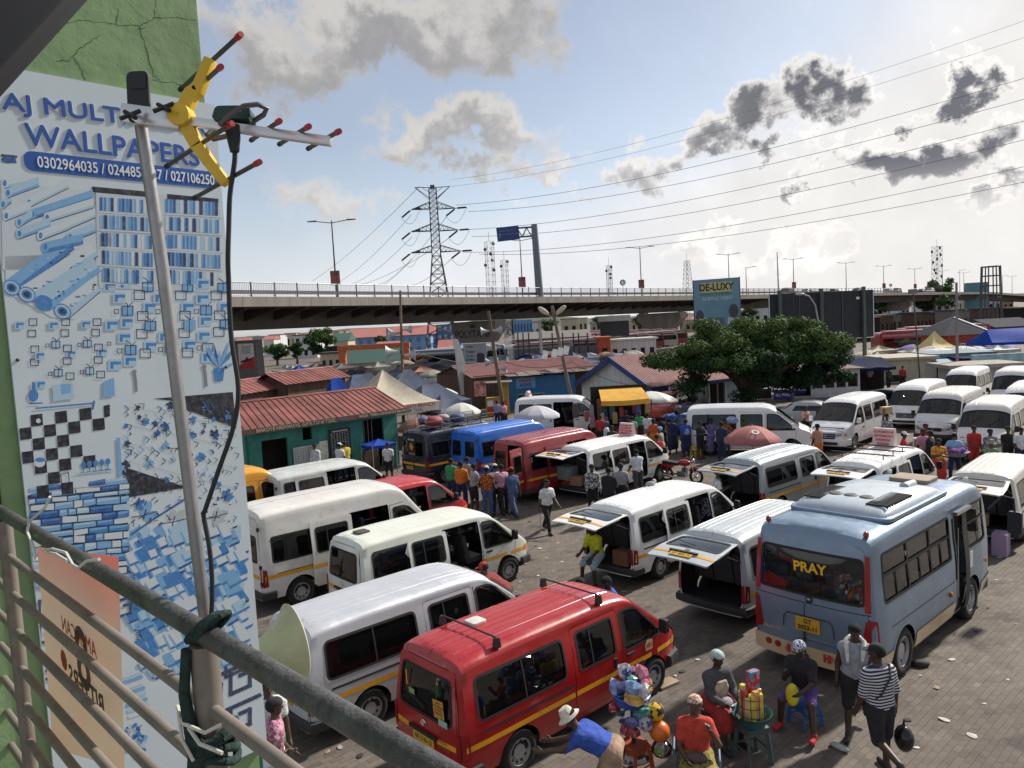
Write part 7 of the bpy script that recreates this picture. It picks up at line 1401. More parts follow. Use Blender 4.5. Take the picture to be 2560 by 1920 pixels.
 GR=mat('roof_green',(.045,.11,.09),.6,dirt=.3);PINKR=mat('roof_salmon',(.40,.14,.12),.7,dirt=.3);BLW=mat('wall_sky_blue',(.20,.35,.58),.7,dirt=.2);GWIN=mat('frame_green',(.05,.16,.12),.6);GREYR=mat('roof_grey_sheet',(.07,.075,.085),.9,0,dirt=.4,dcol=(.05,.045,.04),spec=.1);CRE=mat('wall_cream',(.48,.42,.30),.8,dirt=.3)
 k=house(864,1005,873,128,BEIGE,GR,'long hall with dark green roof and green framed windows',2.2,8.,6,'green_hall',.7,winm=GWIN)
 b=MB();w=atd(1005,873,128).x-atd(864,873,128).x;
 a,c=atd(846,878,112),atd(1018,862,112);k=empty('orange_gateway',(a.x,112,0),0,'orange concrete gateway frame before the green roofed hall','gateway');MB().box(0,.95,0,.9,0,a.z).obj('column',ORANGE,k);MB().box(-.15,c.x-a.x+.3,-.05,.95,a.z+.004,a.z+.75).obj('beam',ORANGE,k);MB().box(c.x-a.x-.7,c.x-a.x+.2,0,.9,0,a.z).obj('column',ORANGE,k)
 house(868,1075,818,215,BLW,PINKR,'long blue block with salmon red roof under the flyover',2.5,16,10,'blue_block',.8,winm=mat('glass_blue',(.05,.2,.4),.3),rows=2)
 house(1060,1150,812,225,mat('frame_blue',(.06,.16,.36),.6),None,'blue glazed tower block behind the pylon foot',0,12,6,'blue_tower',winm=mat('glass_pale',(.4,.5,.6),.3),rows=3)
 house(1283,1330,800,200,mat('tower_blue',(.10,.28,.50),.6),None,'bright blue framed block right of the lettered pier',0,8,6,'blue_frame_block',winm=mat('glass_dark_blue',(.03,.06,.12),.3),rows=2)
 house(833,868,832,190,CRE,GR,'cream house with hip roof left of the blue block',2.,9,3,'cream_house');house(733,790,838,230,WALLW,GREYR,'white two storey house beyond the trees',0,10,3,'white_house',rows=2);house(1095,1135,850,150,mat('wall_pink',(.50,.28,.24),.8),PINKR,'small pink gabled house behind the dark shed',1.8,8,2,'pink_house')
 house(940,990,854,140,PINKR,PINKR,'low salmon roof beside the orange beam',1.0,6,0,'low_house');house(800,850,884,135,CRE,GREYR,'cream low house with dark windows left of the gateway',0,6,3,'low_house');house(813,870,865,150,DARKIN,None,'black tank shed on the skyline left of the gateway',0,6,0,'tank_shed')
 house(1290,1475,828,160,mat('wall_brownish',(.20,.18,.17),.8),mat('roof_dust',(.17,.15,.14),.8),'wide grey brown shed roof behind the market poles',1.4,12,0,'wide_shed');house(1285,1500,868,118,mat('wall_grey_mesh',(.24,.25,.28),.8),None,'long grey boundary wall behind the row of poles',0,1,0,'boundary_wall',cat='wall')
 house(1495,1525,846,108,mat('booth_red',(.42,.07,.03),.6),ORANGE,'orange red bank booth right of the market hall roof',0,3,1,'bank_booth');house(1525,1640,850,112,WALLW,WALLW,'long white low shop row behind the hall',0,5,5,'shop_row')
 for i in range(26):
  px=590+i*21+random.uniform(-6,6);Y=random.uniform(260,430);house(px,px+random.uniform(14,30),838-i*.9+random.uniform(0,8),Y,random.choice((WALLW,CRE,BEIGE,CONC)),random.choice((GREYR,PINKR,RUST)),'far low house on the hazy skyline under the flyover',random.choice((0,1.2)),8,2,'far_house')['group']='far houses on the skyline'
 for i in range(30):
  px=1270+i*43+random.uniform(-12,12);Y=random.uniform(235,420);hp=822-px*.054+58;house(px,px+random.uniform(16,40),hp+random.uniform(-9,4),Y,random.choice((WALLW,CRE,CONC,CONCD)),random.choice((GREYR,PINKR,RUST)),'far low building beyond the flyover right of the lettered pier',random.choice((0,1.2)),8,2,'far_house')['group']='far buildings beyond the flyover'
 for i in range(14):
  px=2170+i*30;Y=140+(i*13)%40;house(px,px+random.uniform(24,40),786-i*1.5+random.uniform(0,10),Y,random.choice((CONCD,WOODB,MATS['wall_brownish'],DARKIN)),random.choice((RUST,GREYR,MATS['roof_dust'])),'low dark block added for the darkness under the right end of the flyover',0,6,3,'dark_infill')['group']='dark blocks added under the right flyover'  # dark blocks added to fill in the darkness below the deck
 for i in range(12):px=1290+i*100+random.uniform(-25,25);Y=random.uniform(210,330);q=atd(px,824-px*.054+52,Y);tree('far rounded tree on the skyline beyond the flyover',(q.x,q.y),(0,0,max(3,q.z-1.5),3.2,3.2,2.6),14,1500,.3,.3,4,40+i,'distant_tree','far trees beyond the flyover',cr=(1.,1.7))
 k=empty('red_office',at(2370,915,0)+Vector((0,0,0)),0,'small orange red office with grey hipped roof right of the coaches','building');p=k.location;Y=p.y;a=atd(2372,838,Y);c=atd(2453,838,Y);h=a.z;w=c.x-a.x;wl=MB();wl.box(0,w,0,5,0,h);wl.obj('wall',mat('wall_red',(.42,.075,.04),.8,dirt=.3),k);MB().box(w*.36,w*.66,-.06,-.004,h*.25,h*.72).obj('window',WHITEP,k)
 for i in range(2):MB().box(w*(.385+i*.14),w*(.50+i*.14),-.08,-.062,h*.29,h*.68).obj('pane',DARKIN,k)
 apx=atd(2432,792,Y).z;b=MB();ov=.9;V=[(-ov,-ov,h),(w+ov,-ov,h),(w+ov,5+ov,h),(-ov,5+ov,h),(w*.55,2.0,apx),(w*.62,3.0,apx)];b.add(V,[(0,1,4),(1,2,5,4),(2,3,5),(3,0,4,5)]);b.obj('roof',GREYR,k);MB().tube([V[1],V[4]],.09,5).obj('hip_ridge',WHITEP,k);MB().box(w,w+.12,-.02,.1,0,h).obj('corner_post',WHITEP,k)
 q=at(2530,925,0);t=tent('blue_canopy','long royal blue barrel canopy at the right edge',(q.x,q.y),6.,4,2.7,3.8,TARPU,90,-.35,ridge=4.5)
 q=at(2337,920,0);tent('gazebo','yellow and white peaked gazebo before the red coach',(q.x,q.y),2.7,2.5,2.1,3.7,mat('tarp_cream_yellow',(.62,.50,.22),.7),80,.15,val=.4)
 house(2490,2600,795,112,WOODB,GREYR,'brown timber market roof at the far right',1.2,10,0,'timber_hall');house(2418,2470,706,300,mat('billboard_teal',(.10,.24,.28),.6),None,'far teal billboard block beside the tower frame',0,2,0,'teal_hoarding',cat='billboard')
 Y=135.;a,c=atd(2456,666,Y),atd(2498,664,Y);k=empty('tower_frame',(a.x,Y,0),0,'open steel frame of a round hoarding tower at the right','tower');R0=(c.x-a.x)/2
 for j in range(8):t_=j*math.pi/4;MB().tube([(R0+R0*1.25*math.cos(t_),R0*1.25*math.sin(t_),0),(R0+R0*math.cos(t_),R0*math.sin(t_),a.z)],.11,5).obj('leg',LAT,k)
 for z in(.99,.86,.72,.55):MB().tube([(R0+R0*1.02*math.cos(t_),R0*1.02*math.sin(t_),a.z*z)for t_ in np.linspace(0,2*math.pi,17)[:-1]],.09,5,close=True).obj('ring',LAT,k)
 Y=70.;a=atd(594,860,Y);k=empty('poster_board',(a.x,Y,0),0,'white and red poster board on a grey shed near the pier','billboard');zt=a.z;w=1.45;MB().box(-1.2,w+.2,.02,2,0,zt+.3).obj('shed',mat('shed_grey',(.16,.16,.16),.8),k);MB().box(0,w,-.04,.0,zt-2.3,zt).obj('poster',WHITEP,k);b=MB();b.prism([(.0,zt-2.3),(w,zt-2.3),(w,zt-1.2),(0,zt-1.95)],-.055,-.045,'y');b.obj('red_corner',mat('poster_red',(.5,.03,.03),.6),k)
 b=MB();b.prism([(.2,zt-1.75),(1.2,zt-1.55),(1.25,zt-1.35),(.9,zt-1.4),(.75,zt-1.2),(.6,zt-1.45),(.15,zt-1.6)],-.065,-.058,'y');b.obj('car_picture',BLACKP,k)
 for i in range(7):MB().box(.3,w-.3,-.05,-.042,zt-.3-i*.11,zt-.25-i*.11).obj('text_line',mat('ink_pale',(.3,.3,.35),.7),k)
 for i,px in enumerate((1294,1307,1321,1353,1380,1406,1433,1446,1468)):q=atd(px,832,111.);k=empty('fence_pole',(q.x,q.y,0),0,'dark thin steel pole in the row before the grey boundary wall','pole','poles before the boundary wall');MB().tube([(0,0,0),(0,0,q.z)],.11,6).obj('post',LAT,k)
 rng=np.random.RandomState(8);b=MB();V=[];N=90
 for i in range(N+1):x=-2600+5600*i/N;V+=[(x,1500,-.5),(x,1700,14+10*math.sin(i*.35)+6*math.sin(i*.9+1)+rng.uniform(-2,2)),(x,2600,16)]
 b.add(V,[(i*3+k,(i+1)*3+k,(i+1)*3+k+1,i*3+k+1)for i in range(N)for k in range(2)]);tag(b.obj('hills',mat('hills_green',(.06,.075,.05),.9)),kind='structure')
 mk=[mat('tarp_dull_white',(.34,.33,.31),.8,dirt=.4),mat('tarp_dull_beige',(.26,.23,.18),.8,dirt=.4),TARPB,mat('tarp_dull_grey',(.2,.2,.22),.8),TARPU,UMBB,mat('tarp_pale',(.24,.24,.22),.8),mat('tarp_dark',(.07,.075,.08),.8)]
 for i in range(34):
  px=random.uniform(590,1130);Y=random.uniform(68,118);q=atd(px,900,Y);zz=random.uniform(2.1,2.6)
  if random.random()<.6:umbrella('faded umbrella in the crowded market rows before the green hall',(q.x,Y),zz,mk[i%8],random.uniform(1.2,1.6),group='umbrellas of the left market',panels=6)
  else:tent('stall_tarpaulin','sagging stall tarpaulin in the crowded market rows before the green hall',(q.x,Y),random.uniform(2.5,4),random.uniform(2.2,3),2.0,2.7,mk[(i*3)%8],random.uniform(30,60),.25,group='tarpaulins of the left market',val=.3)
 for i in range(22):
  px=random.uniform(1285,1620);Y=random.uniform(84,104);q=atd(px,900,Y)
  if i%3:umbrella('dusty umbrella in the market between hall roof and boundary wall',(q.x,Y),random.uniform(2.2,2.8),mk[(i*5)%8],random.uniform(1.2,1.5),group='umbrellas of the middle market',panels=6)
  else:tent('stall_tarpaulin','dark stall cover in the market between hall roof and boundary wall',(q.x,Y),3.2,2.6,2.0,2.6,mk[7]if i%2 else mk[2],40,.25,group='tarpaulins of the middle market',val=.4)
 for i in range(22):
  px=random.uniform(2130,2570);Y=random.uniform(70,84);q=atd(px,880,Y)
  if i%2:umbrella('large parasol among the stalls behind the container shops',(q.x,Y),random.uniform(1.9,2.4),[TARPW,TARPBE,mat('umbrella_violet',(.14,.12,.36),.8),UMBG,TARPB][i%5],random.uniform(1.4,1.9),group='parasols behind the container shops',panels=6)
  else:tent('stall_tarpaulin','stall tarpaulin behind the container shops',(q.x,Y),2.8,2.4,1.7,2.2,[TARPBE,TARPB,TARPW,mk[7]][i%4],85,.25,group='tarpaulins behind the container shops',val=.3)
build_far()
# blue bus
BUS=Body('coaster',L=6.0,H=2.55,zb=.30,belt=1.2,tum=.055,pw=.5,rr=.12,lean=.07,rb=.10,fb=.2,wr=.40,arch=.47,wheels=(1.12,4.42),top=[(0,2.45),(.12,2.50),(.4,2.53),(1.5,2.55),(4.7,2.55),(5.1,2.50),(5.35,2.38),(5.55,2.05),(5.80,1.35),(5.88,1.1)],plan=[(0,.99),(.4,1.02),(5.0,1.02),(5.6,.95),(5.88,.85)],shoulder=[(0,.22),(5,.22),(5.5,.18),(5.88,.12)],win={'front':rect(4.28,5.30,1.42,2.16,.05)},door=rect(3.50,4.14,.36,2.20,.05),screen=[(5.30,1.3),(5.80,1.2),(5.82,2.05),(5.26,2.05)])
def make_bus():
 B=BUS;rz=math.pi/2-R_(48.5);r=empty('bus',(0,0,0),rz,'blue grey bus with PRAY on its rear window and cream skirt','bus');p=at(2262,1690,0);r.scale=(1.03,1.11,1.08);q=Matrix.Rotation(rz,4,'Z')@Vector((1.15,-1.11,0));r.location=(p.x-q.x,p.y-q.y,0)
 wl=rect(.38,3.34,1.42,2.16,.06);BEI=paint('paint_bus_cream',(.60,.47,.27),.35);rw=rpoly([(-.84,1.44),(.84,1.44),(.80,2.12),(-.80,2.12)],.06)
 V,F=B.shell([(wl,0),(B.win['front'],0),(B.door,0),(B.screen,1)],[(wl,0),(B.win['front'],0),(B.screen,1)]);V2_,F2=B.front(B.endpoly(B.x1));V3,F3=B.rear(B.endpoly(0.),[rw]);obj('body',npmesh('body',np.concatenate([V,V2_,V3]),np.concatenate([F,F2+len(V),F3+len(V)+len(V2_)]),38,3e-3),BLUESIL,r)
 MB().box(.1,5.6,-.94,.94,.32,.5).obj('floor_pan',LINER,r)
 for s in(-1,1):
  for x0,x1 in((.02,1.12-.49),(1.12+.49,4.42-.49 if s>0 else 3.48),(4.42+.49,5.86)):
   if x1-x0>.03:VV,T=B.patch([(x0,.305),(x1,.305),(x1,.60),(x0,.60)],s,.013);obj('cream_skirt',npmesh('skirt',VV,T),BEI,r)
  for x in(0,1):pass
  VV,T=B.patch(grow(wl,.03),s,.006,[grow(wl,-.015)]);obj('window_frame',npmesh('wf',VV,T),BLACK,r)
  for a,c,z0,z1 in((.40,1.36,1.86,2.14),(1.42,2.36,1.86,2.14),(2.42,3.32,1.86,2.14),(.40,.86,1.44,1.80),(.92,1.36,1.44,1.80),(1.42,1.86,1.44,1.80),(1.92,2.36,1.44,1.80),(2.42,2.84,1.44,1.80),(2.90,3.32,1.44,1.80)):VV,T=B.patch([(a,z0),(c,z0),(c,z1),(a,z1)],s,-.015,gx=.3);obj('window',npmesh('pane',VV,T),glass('bus_side_glass',.32),r)
  for ln in([(1.39,1.43),(1.39,2.15)],[(2.39,1.43),(2.39,2.15)]):b=MB();seamline(b,B,ln,s,.028);b.obj('window_pillar',BLACK,r)
  b=MB();seamline(b,B,[(.40,1.83),(3.32,1.83)],s,.028);b.obj('window_bar',BLACK,r)
  for x in(.89,1.89,2.87):b=MB();seamline(b,B,[(x,1.44),(x,1.82)],s,.018);b.obj('window_bar',BLACK,r)
  VV,T=B.patch(B.win['front'],s,-.012);o_=obj('window',npmesh('pane',VV,T),GLASSC,r);VV,T=B.patch(grow(B.win['front'],.03),s,.006,[grow(B.win['front'],-.012)]);obj('window_frame',npmesh('wf',VV,T),BLACK,r)
  b=MB();seamline(b,B,[(4.30,1.86),(5.28,1.86)],s,.02);b.obj('window_bar',BLACK,r);b=MB();seamline(b,B,[(4.82,1.44),(4.82,1.86)],s,.02);b.obj('window_bar',BLACK,r)
  b=MB();seamline(b,B,[(.05,.98),(3.45,.98)],s,.007);b.obj('body_crease',GAP,r)
  for wx in B.wheels:
   wheel_parts(r,wx,s*.88,.40,.24);b=MB();pts=[(wx+.49*math.cos(a),.40+.49*math.sin(a))for a in np.linspace(.12,math.pi-.12,15)];seamline(b,B,pts,s,.035);o_=b.obj('wheel_arch_lip',BLUESIL,r)
  w=B._hw(0)
  VV,T=B.rear([(s*.86,1.34),(s*.95,1.34),(s*.915,2.2),(s*.84,2.2)][::s],(),.012,.2);obj('rear_lamp_strip',npmesh('l',VV,T),LAMPR,r);VV,T=B.rear(rpoly([(s*.80,.72),(s*.955,.66),(s*.955,1.22),(s*.88,1.22)][::s],.03),(),.014,.2);obj('tail_lamp',npmesh('l',VV,T),LAMPR,r);VV,T=B.patch([(.0,.72),(.16,.76),(.10,1.2),(.0,1.22)],s,.01,gx=.2);obj('tail_lamp',npmesh('l',VV,T),LAMPR,r)
  MB().ico((.22,s*.80,2.50),.055,8,6,(1.3,.8,1)).obj('marker_lamp',LAMPR,r,60)
  for dy,rr_ in((.70,.055),(.53,.055)):b=MB();b.lathe([(.001,.012),(rr_,.01),(rr_,0)],14,frameM((float(B.rearx(s*dy,.48))-.012,s*dy,.48),(0,-1,0),(0,0,1)));b.obj('reflector',LAMPR,r)if s>0 else b.obj('reflector',LAMPR,r)
  text('H',.17,REDP,r,frameM((float(B.rearx(s*.34,.46))-.014,s*.30,.46),(0,-1,0),(0,0,1)),'logo',bold=.012);b=MB();c_=frameM((float(B.rearx(s*.34,.46))-.010,s*.30,.46),(0,-1,0),(0,0,1));
  b.add([c_@Vector((.10*math.cos(t)+.03*math.sin(t),.075*math.sin(t),0))for t in np.linspace(0,2*math.pi,17)[:-1]],[tuple(range(16))]);b.obj('logo_disc',mat('logo_pink',(.5,.16,.12),.6),r)
 V,T=B.rear(rpoly([(-.97,.305),(.97,.305),(.985,.58),(-.985,.58)],.04),(),.008,.15);obj('rear_skirt',npmesh('sk',V,T),BEI,r)
 V,T=B.rear(rw,(),-.006);obj('rear_window',npmesh('rw',V,T),glass('bus_glass',.62),r);V,T=B.rear(grow(rw,.03),[grow(rw,-.012)],.008);obj('window_seal',npmesh('rs',V,T),BLACK,r)
 text('PRAY',.225,mat('sticker_yellow',(.75,.45,.02),.5),r,frameM((float(B.rearx(-.0,1.85))-.016,-.02,1.87),(0,-1,.02),(0,0,1)),'lettering',bold=.007)
 PLX=float(B.rearx(0,.95))-.02;MB().box(PLX-.006,PLX+.006,-.20,.20,.83,1.06).obj('number_plate',PLATE,r);text('GT',.10,BLACKP,r,frameM((PLX-.010,.0,1.0),(0,-1,0),(0,0,1)),'plate_lettering',bold=.002);text('5023-11',.10,BLACKP,r,frameM((PLX-.010,.0,.89),(0,-1,0),(0,0,1)),'plate_lettering',bold=.002);text('ZK6608D',.085,CHROME,r,frameM((float(B.rearx(.62,.72))-.012,.62,.74),(0,-1,0),(0,0,1)),'lettering');text('YUTONG',.085,CHROME,r,frameM((float(B.rearx(-.58,.66))-.012,-.55,.66),(0,-1,0),(0,0,1)),'lettering')
 for sg in([(.95,1.30),(-.95,1.30)],):b=MB();b.tube([(float(B.rearx(y,1.3))-.002,y,1.30)for y in np.linspace(-.95,.95,13)],.007,5);b.obj('panel_gap',GAP,r)
 b=MB();b.tube([(float(B.rearx(.06,z))-.003,.06,z)for z in np.linspace(.6,1.28,9)],.007,5);b.obj('panel_gap',GAP,r)
 b=MB();b.tube([(float(B.rearx(y,.72))-.012,y,.71)for y in np.linspace(-.42,.2,7)],.012,5);b.obj('step_strip',CHROME,r);b=MB();b.tube([(PLX+.006,y,z)for y,z in((.42,.82),(.40,1.02),(.34,1.08),(-.34,1.08),(-.40,1.02),(-.42,.82))],.008,5);b.obj('plate_recess',GAP,r)
 b=MB();b.lathe([(.001,.02),(.055,.018),(.06,0)],16,frameM((float(B.rearx(0,1.38))-.008,-.02,1.365),(0,-1,0),(0,0,1)));b.obj('badge',BLACKP,r);b=MB()
 for k in range(3):b.tube([(float(B.rearx(0,1.38))-.03,-.02-.012*k*0+(.015+.012*k)*math.cos(t),1.35+(.015+.012*k)*math.sin(t))for t in np.linspace(.2,2.6,7)],.004,4)
 b.obj('badge_arcs',CHROME,r)
 b=MB();xk=float(B.rearx(0,.5))-.03;b.tube([(PLX-.02,.05,.83),(PLX-.02,.055,.6),(xk-.01,.03,.42)],.012,5);b.ico((xk-.01,.03,.42),.045,7,5);b.tube([(xk-.01,.03,.42),(xk-.02,-.05,.30)],.016,5);b.tube([(xk-.01,.03,.42),(xk-.02,.08,.28)],.014,5);b.obj('tied_strap',BLACKP,r)
 Vs=[];Fs=[];n=0
 for s in(-1,1):V,T=tri2d([(x,min(y,2.))for x,y in B.screen],(),.1,.08,.1);Vs.append(B.P(V[:,0],V[:,1],s,-.01));Fs.append(T+n);n+=len(V)
 obj('windscreen',npmesh('ws',np.concatenate(Vs),np.concatenate(Fs),60,4e-3),GLASSC,r)
 V,T=B.patch([(3.52,.38),(3.72,.38),(3.72,2.16),(3.52,2.16)],-1,-.03,[[(3.55,.95),(3.69,.95),(3.69,2.08),(3.55,2.08)]]);obj('door_leaf',npmesh('dl',V,T),BLUESIL,r);V,T=B.patch([(3.90,.38),(4.12,.38),(4.12,2.16),(3.90,2.16)],-1,.05);obj('door_leaf',npmesh('dl',V,T),TRIM,r);MB().box(3.46,4.2,-1.07,-.99,2.19,2.25).obj('door_header',CHROME,r)
 MB().box(3.5,4.14,-.9,-.75,.3,2.2).obj('door_shade',DARKIN,r);MB().tube([(3.75,-.98,.6),(3.76,-.98,1.9)],.014,6).obj('grab_rail',CHROME,r)  # near-black slab in the doorway paints the shade inside the bus
 b=MB();b.tube([(3.2,float(B.P(3.2,.32)[1])-.006,.80),(3.22,float(B.P(3.2,.32)[1])-.02,.80)],.05,10);b.obj('side_reflector',LAMPA,r);b=MB();b.tube([(5.25,-1.0,.95),(5.25,-1.03,.95)],.04,10);b.obj('side_reflector',LAMPA,r)
 b=MB()
 for k in range(9):b.box(4.25,4.40,-1.032,-1.026,1.04+k*.035,1.06+k*.035)
 tag(b.obj('side_vent',WHITEP,r),kind='stuff')
 sm=seat_mesh(.46)
 for x in(.72,1.5,2.28,3.06):
  for y in(-.70,-.22,.26,.70):obj('seat',sm,SEATB,r,(x,y,.78))
 obj('seat',sm,SEATB,r,(4.9,.55,.75))
 b=MB();xs=[1.0,1.06,1.25,1.6,2.4,2.9,3.4,3.62,3.72];hs=[.02,.10,.17,.20,.20,.19,.16,.10,.02];ws=[.70,.76,.79,.80,.80,.79,.77,.73,.66];V=[];pr=[(-1,0),(-1,.35),(-.95,.7),(-.82,.92),(-.5,1),(0,1.03),(.5,1),(.82,.92),(.95,.7),(1,.35),(1,0)]
 for x,h,w in zip(xs,hs,ws):V+=[(x,a*w,2.53+c*h)for a,c in pr]
 m_=len(pr);b.add(V,[(i*m_+k,(i+1)*m_+k,(i+1)*m_+k+1,i*m_+k+1)for i in range(len(xs)-1)for k in range(m_-1)]+[tuple(range(m_)),tuple(range((len(xs)-1)*m_,len(xs)*m_))]);ac=b.obj('air_conditioner',mat('ac_shell',(.42,.48,.54),.4,.2,.05,coat=.3,dirt=.25),r,50)
 MB().prism(rpoly([(.96,-.85),(3.8,-.85),(3.8,.85),(.96,.85)],.2),2.51,2.585,'z').obj('ac_base',BLUESIL,r,bevel=.02)
 for y in(-.20,.05,.30):b=MB();b.lathe([(.001,.03),(.09,.03),(.115,.02),(.125,0)],18,Matrix.Translation((1.72,y*1.05,2.725)));b.obj('ac_fan',mat('fan_dark',(.06,.06,.065),.6),ac)
 for s in(-1,1):
  for k in range(13):x=1.30+k*.085;y0,y1=(.40,.70)if s>0 else(-.72,-.36);MB().box(x,x+.022,y0,y1,2.70,2.735,Matrix.Rotation(0,4,'X')).obj('ac_louvre',BLACKP,ac)
 MB().tube([(3.0,-.35,2.70),(3.45,-.35,2.70)],[.09,.07],8).obj('ac_hump',MATS['ac_shell'],ac,60)
 MB().prism(rpoly([(4.15,-.36),(4.75,-.36),(4.75,.36),(4.15,.36)],.08),2.54,2.62,'z').obj('roof_hatch',mat('hatch_tan',(.30,.24,.18),.8),r,bevel=.02)
 for s in(-1,1):MB().ico((5.15,s*.7,2.53),.05,8,5).obj('marker_lamp',WHITEP,r,60)
 MB().tube([(5.5,-.98,1.9),(5.75,-1.15,2.15),(5.85,-1.32,2.1),(5.86,-1.34,1.75)],.02,6).obj('mirror_arm',BLACKP,r);MB().prism(rpoly([(-.12,-.22),(.12,-.22),(.12,.22),(-.12,.22)],.05),-.04,.04,'x').obj('mirror',BLACKP,r,loc=(5.86,-1.34,1.62))
 V,T=B.front(rpoly([(-.6,.5),(.6,.5),(.6,.7),(-.6,.7)],.05),(),.012);obj('grille',npmesh('g',V,T),BLACK,r)
make_bus()
# vans
def bar_rack(root,B):
 for x in(.85,3.05):
  k=MB();zt=float(B.zt(x));k.tube([(x,-.62,zt+.09),(x,.62,zt+.09)],.014,6);k.obj('roof_bar',BLACKP,root)
  for s in(-1,1):b=MB();b.prism(rpoly([(-.055,0),(.055,0),(.03,.15),(-.03,.15)],.02),-.04,.04,'y',Matrix.Translation((x,s*.64,zt-.06)));b.obj('bar_foot',BLACKP,root)
def tube_rack(root,B):
 for x in(.75,1.5,2.25):zt=float(B.zt(x));MB().tube([(x,-.95,zt+.13),(x,.95,zt+.13)],.02,6).obj('roof_bar',BLACKP,root);[MB().tube([(x,s*.6,zt-.03),(x,s*.6,zt+.13)],.015,5).obj('bar_foot',BLACKP,root)for s in(-1,1)]
def sign_box(root,B,x,lines,y=.0,m=None,w=.62,h=.46,tcol=None,rz=0.,tilt=.0,fx=-1):
 zt=float(B.zt(x));M=Matrix.Translation((x,y,zt+.02))@Matrix.Rotation(rz,4,'Z');b=MB();b.prism([(-.16,0),(.16,0),(.06,h),(-.06,h)],-w/2,w/2,'y',M);s=b.obj('roof_sign',m or mat('sign_pink_white',(.62,.48,.47),.6),root)
 for sg in(1,-1):
  for i,t_ in enumerate(lines):text(t_,.105 if len(lines)>2 else .16,tcol or REDP,s,M@frameM((sg*(.165-.1*(h-(.06+(i+.5)*(h-.08)/len(lines)))/h*0-.10*((h-.05-(i+.5)*(h-.08)/len(lines))/h)),0,h-.05-(i+.5)*(h-.08)/len(lines)),(0,sg,0),(-sg*.1,0,h)),'lettering',bold=.004,ext=.001)
V=make_van
GV='minibuses parked nose to tail in the yard'
v=V(HIACE,RED,'minibus','red minibus with yellow stripe and black roof bars nearest the camera',(4.20,-.83,0),(1640,1738),48,rack=bar_rack,vent=(1.15,.2,.13,mat('vent_white',(.6,.6,.58),.5)),bumper=None,plate='GE 5143-12',rims=0)
g=[c for c in v.children if c.name.startswith('tailgate')][0]
STK=mat('sticker_orange',(.60,.26,.03),.6);hz=1.80
def gx(y,z):return float(HIACE.rearx(y,z))-.020-float(HIACE.rearx(0,hz))
b=MB();b.prism(rpoly([(-.50,1.12),(-.26,1.10),(-.24,1.36),(-.48,1.38)],.01),0,.002,'x',Matrix.Translation((gx(0,1.24),0,-hz)));b.obj('window_sticker',STK,g)
for i,t_ in enumerate(('GPRTU','NATIONWIDE','TOWING','SERVICES')):text(t_,.04,BLACKP,g,frameM((gx(0,1.24)-.003,-.37,1.33-i*.05-hz),(0,-1,0),(.1,0,1)),'sticker_lettering',ext=.0004)
for y,z,w,h,m in((.28,1.30,.14,.08,mat('sticker_green',(.25,.38,.12),.6)),(-.48,1.02+.06,.2,.09,mat('sticker_pale',(.4,.5,.45),.6)),(.42,1.46,.03,.22,YEL)):MB().box(gx(0,z)-.001,gx(0,z)+.001,y-w/2,y+w/2,z-h/2-hz,z+h/2-hz).obj('window_sticker',m,g)
text('TOYOTA',.05,CHROME,g,frameM((gx(0,.9)+.002,-.45,.80-hz),(0,-1,0),(0,0,1)),'lettering');text('HIACE',.075,CHROME,g,frameM((gx(0,.9)+.002,-.48,.72-hz),(0,-1,0),(0,0,1)),'lettering')
b=MB();P_=HIACE.P(4.04,.45,-1,.006);M_=frameM(Vector(P_.tolist())+Vector((0,-.004,.12)),(1,0,0),(0,0,1));b.prism(rpoly([(-.09,-.08),(.09,-.08),(.10,.09),(-.05,.10),(-.10,.03)],.02),0,.003,'z',M_);b.obj('door_sticker',mat('sticker_cream',(.55,.5,.25),.6),v);text('GH',.1,REDP,v,M_@Matrix.Translation((0,0,.005)),'sticker_lettering',bold=.004);MB().box(-.13,.13,-.06,.06,0,.003,frameM(Vector(HIACE.P(3.74,.28,-1,.006).tolist())+Vector((0,-.006,0)),(1,0,0),(0,0,1))).obj('door_sticker',BLACKP,v)
V(HIACE,SILVER,'minibus','silver minibus with long dark windows behind the red one',(1.05,-.83,.325),(931,1774),48,plate='GT 3310-13')
V(HIACE,CREAM,'minibus','cream white minibus with side door slid open and round roof vent',(4.20,-.83,0),(1277,1456),49,door=1.02,vent=(.55,.05,.16,mat('vent_dark',(.06,.055,.05),.7)),plate='GR 1422-14')
V(SPRINT,DUSTYW,'minibus','tall dusty white high roof van beside the green pier',(.95,-.92,0),(758,1512),49,door=1.13,plate='GN 2207-10')
V(TRANSIT,mat('paint_grey_white',(.52,.55,.53),.4,dirt=.5,dcol=(.3,.27,.22),coat=.3),'minibus','pale grey white van with open side door behind the tall dusty one',(.06,-.76,1.98),(690,1199),48,door=1.1,plate='GW 771-11',stripe=None)
V(HIACE,paint('paint_bright_red',(.47,.022,.032),.2),'minibus','bright red minibus with open side door behind the cream one',(3.72,-.62,1.86),(1084,1198),48,door=1.02)
V(SPRLOW,YELLOWP,'van','yellow van mostly hidden behind the pale grey van at the left',(3.5,-.80,2.2),(652,1180),48,stripe=None)
